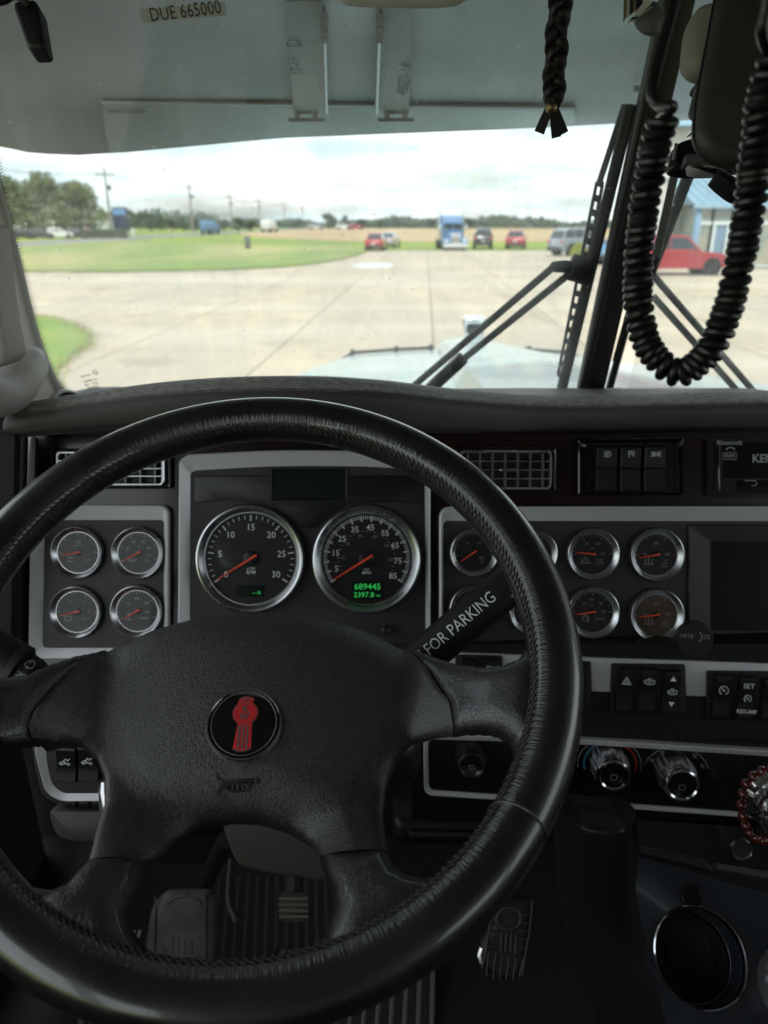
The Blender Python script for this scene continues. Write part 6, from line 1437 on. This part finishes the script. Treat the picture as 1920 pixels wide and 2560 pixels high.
f3 = Fr(onZ(230, 2545, 1.24), RT, (0, 1, .1)); hp_ = thing('step_tread', 'bright metal step strips at the bottom left under the wheel rim', 'step tread', f3.M())
for k in range(3): MB().prism(f3.poly([(200 + k * 26, 2530), (212 + k * 26, 2530), (204 + k * 26, 2600), (190 + k * 26, 2600)]), 0, .004).build('strip', MT['bare_metal'], hp_, smooth_deg=0)
# clutch pedal
f1 = face_frame(448, 2318, 1.02, -3, -12)
cp = thing('clutch_pedal', 'wide worn grey rubber clutch pedal seen through the left wheel opening', 'pedal', f1.M())
pu = rpoly(f1.poly([(412, 2226), (530, 2226), (541, 2260), (536, 2420), (360, 2400), (357, 2382), (376, 2268)]), [.012, .012, .01, .01, .004, .004, .01], 5)
pillow('pedal_pad', pu, lambda u, v: .004 - 6 * u * u * .3, .018, (.010, .003), MT['pedal_rubber'], cp, step=.004)
gb_ = MB()
for (a, b_) in (((388, 2240), (386, 2405)), ((514, 2238), (512, 2410)), ((388, 2386), (440, 2396)), ((440, 2396), (512, 2386)), ((466, 2226), (466, 2240)), ((440, 2396), (440, 2412)), ((492, 2340), (514, 2340)), ((492, 2362), (514, 2362)), ((390, 2368), (412, 2368)), ((412, 2368), (412, 2384)), ((432, 2340), (432, 2384)), ((446, 2340), (446, 2390)), ((462, 2345), (462, 2388)), ((478, 2350), (478, 2386))):
    p, q = f1.uv(*a, .004), f1.uv(*b_, .004); gb_.tube([(*p, .0038), (*q, .0038)], .0013, 5)
gb_.tube([(*f1.uv(462 + 40 * cos(radians(t)), 2262 - 22 * sin(radians(t)) , .004), .0042) for t in range(0, 181, 20)], .0014, 5)
gb_.build('molded_ridges', MT['pedal_rubber'], cp)
MB().tube([f1.M().inverted() @ onZ(500, 2230, 1.50), f1.M().inverted() @ (CAM + ray(566, 2100) * 1.10)], .012, 10).build('pedal_arm', MT['rubber'], cp)
# lever arm beside it
a0 = CAM + ray(578, 2150) * 1.0; a1 = CAM + ray(572, 2250) * .98; a2 = CAM + ray(590, 2300) * .97
br = thing('pedal_linkage', 'curved steel rod hanging beside the clutch pedal', 'linkage', T(*a0))
MB().tube([p - a0 for p in smooth([a0, a1, a2], 6)], .0045, 10).build('rod', MT['rubber'], br)
MB().ball(a2 - a0, .0055, 12).build('joint', MT['rubber'], br)
# small ribbed pedal
f1 = face_frame(735, 2272, 1.04, 1, -8)
sp2 = thing('small_foot_pedal', 'small ribbed square pedal under the steering column, right of the clutch', 'pedal', f1.M())
MB().prism(rpoly(f1.poly([(697, 2240), (772, 2240), (770, 2300), (760, 2307), (706, 2307), (699, 2298)]), .003, 3), -.012, 0, .003).build('pedal_block', MT['bare_metal'], sp2)
for k in range(4):
    y = 2247 + k * 15; MB().tube([(*f1.uv(698, y), .001), (*f1.uv(771, y), .001)], .0032, 6).build('rib', MT['bare_metal'], sp2)
MB().tube([f1.M().inverted() @ (CAM + ray(735, 2250) * 1.05), f1.M().inverted() @ (CAM + ray(737, 2170) * 1.10)], .011, 8).build('pedal_stem', MT['beige_plastic'], sp2)
# accelerator
f1 = face_frame(1265, 2360, 1.0, -6, -14)
ac = thing('accelerator_pedal', 'black rubber accelerator pedal with molded emblem and ribs', 'pedal', f1.M())
ao = f1.poly([(1238, 2245), (1334, 2245), (1336, 2262), (1318, 2400), (1302, 2455), (1250, 2456), (1212, 2430), (1196, 2390), (1200, 2355), (1222, 2330)])
pillow('pedal_pad', rpoly(ao, .008, 4), lambda u, v: 0.0, .02, (.008, .003), MT['rubber'], ac, step=.005)
gb_ = MB(); mk('rib_worn', (.055, .05, .04), .5)
def ar2(p, r=.0011): gb_.tube([(*f1.uv(*q), .001) for q in p], r, 5)
ar2([(1331, 2250), (1322, 2340), (1311, 2395), (1305, 2440)]); ar2([(1226, 2300), (1216, 2370), (1205, 2420)])
for k in range(5): y = 2290 + k * 18; ar2([(1224 - k * 2, y), (1246 - k * 2, y + 2)]); ar2([(1304 - k * 3, y - 4 + k * 2), (1328 - k * 3, y - 2 + k * 2)])
ar2([(1215, 2374), (1262, 2384), (1314, 2398)]); 
for k in range(6): ar2([(1222 + k * 17, 2380 + k * 4), (1216 + k * 16.5, 2440 + (8 if 0 < k < 5 else 0))])
for k in range(4): ar2([(1254 + k * 12, 2332 + k), (1252 + k * 12, 2376 + k * 2)], .0014)
ar2([(1272 + 30 * cos(radians(t)), 2296 + 27 * sin(radians(t))) for t in range(0, 361, 24)], .0018)
u, v = f1.uv(1273, 2290); gb_.text('K', .012, u, v + .004, .0015, bold=.04).text('W', .012, u, v - .007, .0015, bold=.04)
gb_.build('molded_ridges', MT['rib_worn'], ac)
MB().tube([(*f1.uv(1206, 2372), -.004), (*f1.uv(1200, 2390), -.004), (*f1.uv(1206, 2410), -.004)], .004, 8).build('metal_edge', MT['smoke_chrome'], ac)

# ------------------------------------------------------------------ console with cup holder
FCN = Fr(CAM + ray(1760, 2400) * .80, RT, Vector((0, cos(radians(38)), sin(radians(38)))))
cn = thing('center_console', 'glossy black center console with chrome cup holders at lower right', 'console', FCN.M())
edge = FCN.poly([(1600, 2140), (1860, 2215), (2060, 2262), (2060, 2700), (1700, 2700), (1640, 2440), (1606, 2300), (1592, 2220)])
cu_, cv_ = FCN.uv(1752, 2392); cR = lab_scale(FCN, 1752, 2392, 112)
E0 = ccw(edge); hol = circ(cu_, cv_, cR, 48)[::-1]
i0 = min(range(len(E0)), key=lambda i: (Vector(E0[i]) - Vector((cu_, cv_))).length); h0_ = min(range(48), key=lambda i: (Vector(E0[i0]) - Vector(hol[i])).length)
loop_ = E0[:i0 + 1] + hol[h0_:] + hol[:h0_ + 1] + E0[i0:]
tb_ = MB(); tb_.add([(a, b, -.004) for a, b in loop_], [tuple(range(len(loop_)))]); tb_.build('console_top', MT['console_gloss'], cn, smooth_deg=0)
MB().prism(FCN.poly([(1598, 2112), (1760, 2150), (1784, 2178), (1600, 2132)], .006), -.01, .008, .001).build('tape_strip', MT['bracket_grey'] if False else MT['black_plastic'], cn, smooth_deg=0)
MB().prism(FCN.poly([(1792, 2158), (2000, 2192), (2000, 2212), (1784, 2172)], .006), -.01, .008, .001).build('tape_strip', MT['silver_paint'] if False else MT['panel_black'], cn, smooth_deg=0)
def cup(px, py, rp, label):
    R = lab_scale(FCN, px, py, rp); u, v = FCN.uv(px, py); M = T(u, v, 0)
    r = MB().lathe([(R * 1.05, -.004), (R * 1.05, .001), (R * 1.0, .004), (R * .95, .003), (R * .93, -.002), (R * .90, -.02)], 64, M).build('cup_holder', MT['chrome'], cn, label=label)
    MB().lathe([(R * .90, -.003), (R * .84, -.0037), (R * .80, -.0038)], 64, M).build('step_ring', MT['smoke_chrome'], r)
    MB().lathe([(R * .80, -.0030), (R * .78, -.0015), (R * .74, -.0015), (R * .72, -.0036), (1e-4, -.0037)], 64, M).build('cup_floor', MT['gloss_black'], r)
    return u, v, R
# real well: the console top has no hole, so the holder stands proud as a deep chrome collar
u, v, R = 0, 0, 0
def cup2(px, py, rp, label):
    R = lab_scale(FCN, px, py, rp); u, v = FCN.uv(px, py); tl = RX(-8); M = T(u, v, 0)
    H = .030
    r = MB().lathe([(R * 1.04, -.004), (R * 1.05, H - .004), (R * 1.03, H), (R * .99, H), (R * .96, H - .004), (R * .90, H * .45), (R * .88, H * .3)], 72, M).build('cup_holder', MT['smoke_chrome'], cn, label=label)
    MB().lathe([(R * .88, H * .3), (R * .86, H * .42), (R * .82, H * .44), (R * .78, H * .38), (R * .74, .001)], 72, M).build('step_ring', MT['smoke_chrome'], r)
    MB().lathe([(R * .74, -.001), (R * .5, -.0015), (1e-4, -.002)], 48, M).build('cup_floor', MT['panel_black'], r)
    MB().lathe([(R * .26, -.001), (R * .24, .002), (1e-4, .002)], 32, M).build('rubber_stud', MT['rubber'], r)
    for s in (-1, 1): MB().box(s * R * .5, -R * .86, H * .5, .004, .03, H * .9, .0015, M=M).build('side_wall', MT['chrome'], r)
M = T(cu_, cv_, -.004); R = cR
r_ = MB().lathe([(R * 1.03, .0), (R * 1.03, .003), (R * 1.0, .0045), (R * .975, .003), (R * .965, -.001)], 72, M).build('cup_holder', MT['chrome'], cn, label='left cup holder, a deep chrome-lined well')
MB().lathe([(R * .965, -.001), (R * .95, -.010), (R * .93, -.022)], 72, M).build('well_wall', MT['console_gloss'], r_)
MB().lathe([(R * .93, -.022), (R * .915, -.0215), (R * .895, -.0225), (R * .885, -.026)], 72, M).build('step_ring', MT['chrome'], r_)
MB().lathe([(R * .885, -.026), (R * .86, -.034), (R * .84, -.056)], 72, M).build('inner_wall', MT['console_gloss'], r_)
MB().lathe([(R * .85, -.055), (R * .80, -.057), (R * .40, -.0575), (1e-4, -.058)], 48, M).build('cup_floor', MT['case_brown'], r_)
MB().lathe([(R * .30, -.0575), (R * .28, -.054), (1e-4, -.0535)], 32, M).build('rubber_stud', MT['rubber'], r_)
cup2(2010, 2470, 104, 'second cup holder cut off by the right picture edge')
u, v = FCN.uv(1730, 2240, .0); R = lab_scale(FCN, 1730, 2240, 26); MB().lathe([(R, -.003), (R, .001), (R * .94, .002), (R * .88, .001), (R * .87, -.002), (1e-4, -.002)], 32, T(u, v, -.001)).build('button_ring', MT['gloss_black'], cn)
# gear knob with bead bracelet
FGK = face_frame(1962, 2030, .60, 0, 10)
gk = thing('gear_knob', 'chrome gear shift knob with a gold coin face at the right picture edge', 'gear knob', FGK.M())
s2 = .60 / FPX * .84
MB().rod((0, .0, -.015), FGK.M().inverted() @ (FGK.o + Vector((.24, .0, -.40))), .011, 12).build('shift_rod', MT['smoke_chrome'], gk)
MB().lathe([(.016, -.024), (.020, -.020), (58 * s2, -.012), (70 * s2, .000), (68 * s2, .010), (58 * s2, .017), (42 * s2, .019)], 56, cap0=True).build('knob_body', MT['chrome'], gk)
MB().lathe([(44 * s2, .018), (44 * s2, .0205), (40 * s2, .021), (1e-4, .0215)], 40).build('coin', MT['coin_gold'], gk)
rg_ = MB()
for k in range(34): a = 2 * pi * k / 34; rg_.ball((41 * s2 * cos(a), 41 * s2 * sin(a), .0212), .0011, 6)
rg_.build('rope_edge', MT['coin_gold'], gk)
bk = thing('bead_bracelet', 'string of dark red beads looped around the gear knob', 'bracelet', FGK.M() @ T(-6 * s2, 2 * s2, -.008))
MB().tube([(86 * s2 * cos(2 * pi * k / 40), 104 * s2 * sin(2 * pi * k / 40), -.002 * sin(3 * 2 * pi * k / 40)) for k in range(40)], .0008, 5, closed=True).build('string', MT['cord_black'], bk)
for k in range(24):
    a = 2 * pi * k / 24; MB().ball((86 * s2 * cos(a), 104 * s2 * sin(a), -.002 * sin(3 * a)), 13.5 * s2, 14).build('bead', MT['bead_red'], bk)
# ================================================================== THINGS HANGING AT THE TOP
# braided leather strap
D_ = .74
def fp(px, py, d=D_): return CAM + ray(px, py) * d
ctr = [fp(1402, -60), fp(1399, 20), fp(1392, 90), fp(1388, 160), fp(1385, 215), fp(1380, 268)]
cs_ = smooth(ctr, 16); s3 = D_ / FPX
bs = thing('braided_strap', 'black braided leather strap hanging from above with a brass rivet', 'strap', T(*cs_[0]))
for k in range(3):
    P = []; Rr = []
    for i, c in enumerate(cs_):
        t = i / 80 * 2 * pi * 3.1 + k * 2 * pi / 3; fade = 1 if i < 72 else (80 - i) / 8 * .8 + .2
        P.append(c - cs_[0] + RT * (13 * s3 * sin(t) * fade) + FW * (-8 * s3 * sin(2 * t)) )
        Rr.append(13.5 * s3)
    MB().tube(P, Rr, 12, flat=.62).build('braid_strand', MT['leather_strap'], bs)
e = cs_[-1]
for dx, dy, w_, dd in ((-32, 70, 10, 0), (30, 72, 9, .004), (11, 82, 9, -.003)):
    x0, y0 = 1380 + dx * .12, 262; A = fp(x0, y0, D_ + dd) - cs_[0]; B = fp(1380 + dx, y0 + dy, D_ + dd) - cs_[0]; d = (B - A).normalized(); n_ = d.cross(FW).normalized() * (w_ * s3)
    n2 = d.cross(n_).normalized() * .0009; q = []
    for P_, sc_2 in ((A, .8), (A.lerp(B, .5), 1.0), (B, 1.12)): q.append([P_ - n_ * sc_2 - n2, P_ + n_ * sc_2 - n2, P_ + n_ * sc_2 + n2, P_ - n_ * sc_2 + n2])
    MB().loft(q, cap0=True, cap1=True).build('strap_tail', MT['leather_strap'], bs)
rvf = face_frame(1380, 266, D_ - .012); MB().lathe([(.0046, -.004), (.0046, 0), (.0036, .0016), (.002, .0024), (1e-4, .0026)], 20).build('rivet', MT['coin_gold'], bs, Mw=T(*(-cs_[0])) @ rvf.M())
# pendant sensor top left, with its wire
f1 = face_frame(86, 70, .80, 0, -6)
ps = thing('windshield_sensor', 'small black tapered sensor hanging from a wire at the top left', 'sensor', f1.M())
so_ = rpoly(f1.poly([(42, 14), (92, 8), (100, 20), (118, 124), (112, 131), (80, 132), (72, 124), (40, 30)]), .003, 4)
MB().prism(so_, -.012, .006, .004, seg=3).build('sensor_body', MT['rubber'], ps)
wr = [fp(-40, 14, .82), fp(10, 6, .82), fp(35, -6, .82), fp(56, 2, .81), fp(66, 14, .80)]
MB().tube([f1.M().inverted() @ p for p in smooth(wr, 6)], .0022, 8).build('wire', MT['cord_black'], ps)
MB().tube([f1.M().inverted() @ p for p in smooth([fp(46, -30, .8), fp(56, -4, .8), fp(70, 12, .80)], 5)], .003, 8).build('hook', MT['cord_black'], ps)
# rear-view strip: pale edge of the roof console at the very top
f1 = face_frame(1040, -6, .86, -.5, 0)
MB().prism(rpoly(f1.poly([(800, -90), (1250, -90), (1150, -2), (1080, 4), (940, 2), (850, -3)]), .01, 4), -.01, 0, .003).build('roof_trim_lip', MT['paper_white'], label='pale rounded trim lip just entering the picture at the top middle', cat='trim', Mw=f1.M())

# coiled cord
DC = .46; s4 = DC / FPX
def cp_(px, py, d=DC): return CAM + ray(px, py) * d
cl_pts = [(1660, 292), (1645, 340), (1632, 400), (1614, 500), (1601, 600), (1595, 700), (1598, 780), (1612, 845), (1640, 895), (1680, 928), (1712, 930), (1748, 905), (1780, 865), (1808, 805), (1832, 730), (1852, 640), (1870, 540), (1884, 440), (1896, 340), (1906, 250), (1930, 165), (1962, 110)]
cw = smooth([cp_(*p) for p in cl_pts], 40)
seg = [0]; 
for a, b_ in zip(cw, cw[1:]): seg.append(seg[-1] + (b_ - a).length)
tot = seg[-1]; turns = 64; wr_r = 11.8 * s4 * .87; Rc = 27 * s4 * .87
def cat_(s):
    i = min(max(np.searchsorted(seg, s) - 1, 0), len(cw) - 2); t = (s - seg[i]) / max(1e-9, seg[i + 1] - seg[i]); return cw[i].lerp(cw[i + 1], t), (cw[i + 1] - cw[i]).normalized()
hel = []; NP = turns * 20
for k in range(NP + 1):
    s = tot * min(1, max(0, k / NP + .0035 * sin(k / 20 * .9) + .0008 * sin(k / 20 * 2.7 + 1))); c, t = cat_(s); u = (FW - t * FW.dot(t)).normalized(); v = t.cross(u)
    # turns bunch a little unevenly, as a hanging cord does
    a = 2 * pi * (k / 20) + .35 * sin(k / 20 * 1.7) ; rr = Rc * (1 + .03 * sin(k / 20 * 2.3) + .03 * sin(k / 20 * 5.1) + .03 * sin(k / 20 * .4))
    hel.append(c + u * rr * cos(a) + v * rr * sin(a))
cc_ = thing('coiled_cord', 'thick black coiled radio cord hanging in a long loop at the right', 'cord', T(*cl_pts[0] and hel[0]))
o0 = hel[0]
MB().tube([p - o0 for p in hel], wr_r, 9).build('coil', MT['cord_black'], cc_)
lead = smooth([cp_(1722, -160, .50), cp_(1700, -60, .49), cp_(1676, 40, .48), cp_(1652, 130, .47), cp_(1634, 200, .46), cp_(1632, 240, .455), cp_(1650, 262, .45), cp_(1680, 268, .44), hel[0]], 8)
MB().tube([p - o0 for p in lead], 14 * s4 * .87, 12).build('straight_lead', MT['cord_black'], cc_)
lead2 = smooth([hel[-1], cp_(1925, 130), cp_(1905, 80, .45), cp_(1916, 20, .45), cp_(1930, -60, .45)], 8)
MB().tube([p - o0 for p in lead2], 13 * s4 * .87, 12).build('upper_lead', MT['cord_black'], cc_)

# right-hand cluster of devices
f1 = face_frame(1860, 200, .60, 0, 0)
cv = thing('folded_visor_case', 'large dark brown rounded case hanging at the upper right corner', 'case', f1.M())
co = rpoly(f1.poly([(1812, -80), (2100, -80), (2080, 380), (1960, 404), (1800, 400), (1746, 350), (1750, 250)]), [.01, .01, .03, .03, .028, .02, .04], 8)
MB().prism(co, -.012, .0, .008, seg=5).build('case_shell', MT['case_brown'], cv)
MB().tube([(p[0], p[1], -.008) for p in co], .0012, 6, closed=True).build('case_seam', MT['black_plastic'], cv)
f1 = face_frame(1760, 95, .74, 0, 0)
bm = thing('beige_sensor_module', 'beige rounded sensor module behind the dark case', 'module', f1.M())
MB().prism(rpoly(f1.poly([(1748, 8), (1900, 0), (1900, 192), (1740, 188), (1712, 160), (1722, 60)]), [.014, .005, .005, .014, .014, .016], 6), -.012, .006, .010, seg=5).build('module_shell', MT['module_beige'], bm)
MB().prism(rpoly(f1.poly([(1752, 188), (1800, 188), (1796, 222), (1748, 205)]), .002, 2), -.02, -.004, .001).build('lower_bracket', MT['rubber'], bm)
f1 = face_frame(1745, 250, .68, 0, 0)
bp = thing('mounting_bracket', 'flat grey metal bracket plate with two holes left of the dark case', 'bracket', f1.M())
MB().prism(rpoly(f1.poly([(1741, 212), (1770, 226), (1790, 300), (1735, 300), (1722, 286)]), .002, 2), -.003, 0, .0006).build('plate', MT['bracket_grey'], bp)
for px, py in ((1747, 242), (1737, 280)):
    u, v = f1.uv(px, py); MB().lathe([(1e-4, .0004), (.0017, .0004), (.0019, .0002)], 16, T(u, v, .0)).build('hole', MT['ink'], bp)
u, v = f1.uv(1750, 268); MB().lathe([(1e-4, .003), (.0028, .0026), (.0032, 0)], 6, T(u, v, .0)).build('bolt', MT['hinge_metal'], bp)
f1 = face_frame(1760, 375, .66, -3, -10)
dc = thing('dash_camera', 'dark dash camera with pale curved underside below the dark case', 'dash camera', f1.M())
MB().prism(rpoly(f1.poly([(1738, 335), (1900, 330), (1900, 405), (1800, 425), (1716, 426), (1676, 418), (1688, 352)]), [.01, .004, .006, .008, .004, .004, .008], 5), -.010, .0, .006, seg=4).build('camera_body', MT['black_plastic'], dc)
MB().prism(rpoly(f1.poly([(1712, 386), (1900, 390), (1900, 408), (1720, 410), (1709, 412)], .004), .003, 3), -.01, .006, .002).build('pale_band', MT['bracket_grey'], dc)
MB().prism(rpoly(f1.poly([(1712, 412), (1790, 410), (1850, 450), (1880, 470), (1850, 470), (1800, 428), (1735, 428)], .002), .004, 3), -.006, .003, .002).build('underside', MT['silver_paint'], dc)
MB().prism(rpoly(f1.poly([(1784, 430), (1810, 432), (1862, 472), (1870, 486), (1842, 480), (1806, 452)], .004), .004, 3), -.01, .006, .002).build('mount_arm', MT['black_plastic'], dc)
u, v = f1.uv(1749, 418, .003); MB().lathe([(1e-4, .0003), (.0026, .0003)], 16, T(u, v, .0035) @ S3(1, .5, 1)).build('screw_hole', MT['ink'], dc)
for k in range(7): MB().tube([(*f1.uv(1722 + k * 5, 336 - k * 3), -.003), (*f1.uv(1738 + k * 4, 318 - k * 2), -.006)], .0005, 4).build('heat_fin', MT['rubber'], dc)
u, v = f1.uv(1690, 385, .0); MB().tube([(*f1.uv(1689, 362), .001), (*f1.uv(1683, 402), .001)], .0012, 6).build('status_glint', MT['chrome'], dc)
# tube from camera down to the right wiper area (cable along the glass)
P0, P1 = wsp(1688, 430, .02), wsp(1640, 640, .02)
MB().tube([P0, P1], .0055, 8).build('cable_sleeve', MT['trim_blue_grey'], label='grey cable sleeve slanting down the glass below the dash camera', cat='cable')
# cards hanging at the top beside the post, with suction cup
f1 = face_frame(1590, 40, .84, 0, 0)
cd = thing('hanging_cards', 'fan of small printed cards clipped at the top beside the post', 'card bundle', f1.M())
cols_ = ['cloth_card', 'paper_white', 'case_brown', 'cloth_card', 'ink', 'navy', 'paper_white']
for k, m in enumerate(cols_):
    x = 1560 + k * 7; MB().add([(*f1.uv(x, -60), k * .0012), (*f1.uv(x + 16, -60), k * .0012), (*f1.uv(x + 10 + k * 1.5, 10 + (6 - k) * 4), k * .0012), (*f1.uv(x - 2, 22 + (6 - k) * 6), k * .0012)], [(3, 2, 1, 0)]).build('card', MT[m], cd, smooth_deg=0)
for k, (m, o_) in enumerate((('paper_white', 0), ('navy', 5), ('paper_white', 10))):
    MB().add([(*f1.uv(1557 + o_ * 1.2, 76 - o_), .010 + k * .001), (*f1.uv(1575 + o_ * 1.2, 72 - o_), .010 + k * .001), (*f1.uv(1622, 36 - o_), .010 + k * .001), (*f1.uv(1600, 34 - o_), .010 + k * .001)], [(0, 1, 2, 3)]).build('card_edge', MT[m], cd, smooth_deg=0)
f2 = face_frame(1628, 40, .86, 0, -20)
MB().lathe([(.014, -.006), (.0145, -.002), (.011, .004), (.004, .010), (1e-4, .012)], 28).build('suction_cup', MT['trim_blue_grey'], label='dull blue-grey suction cup beside the hanging cards', cat='suction cup', Mw=f2.M() @ S3(1, 1.3, 1))
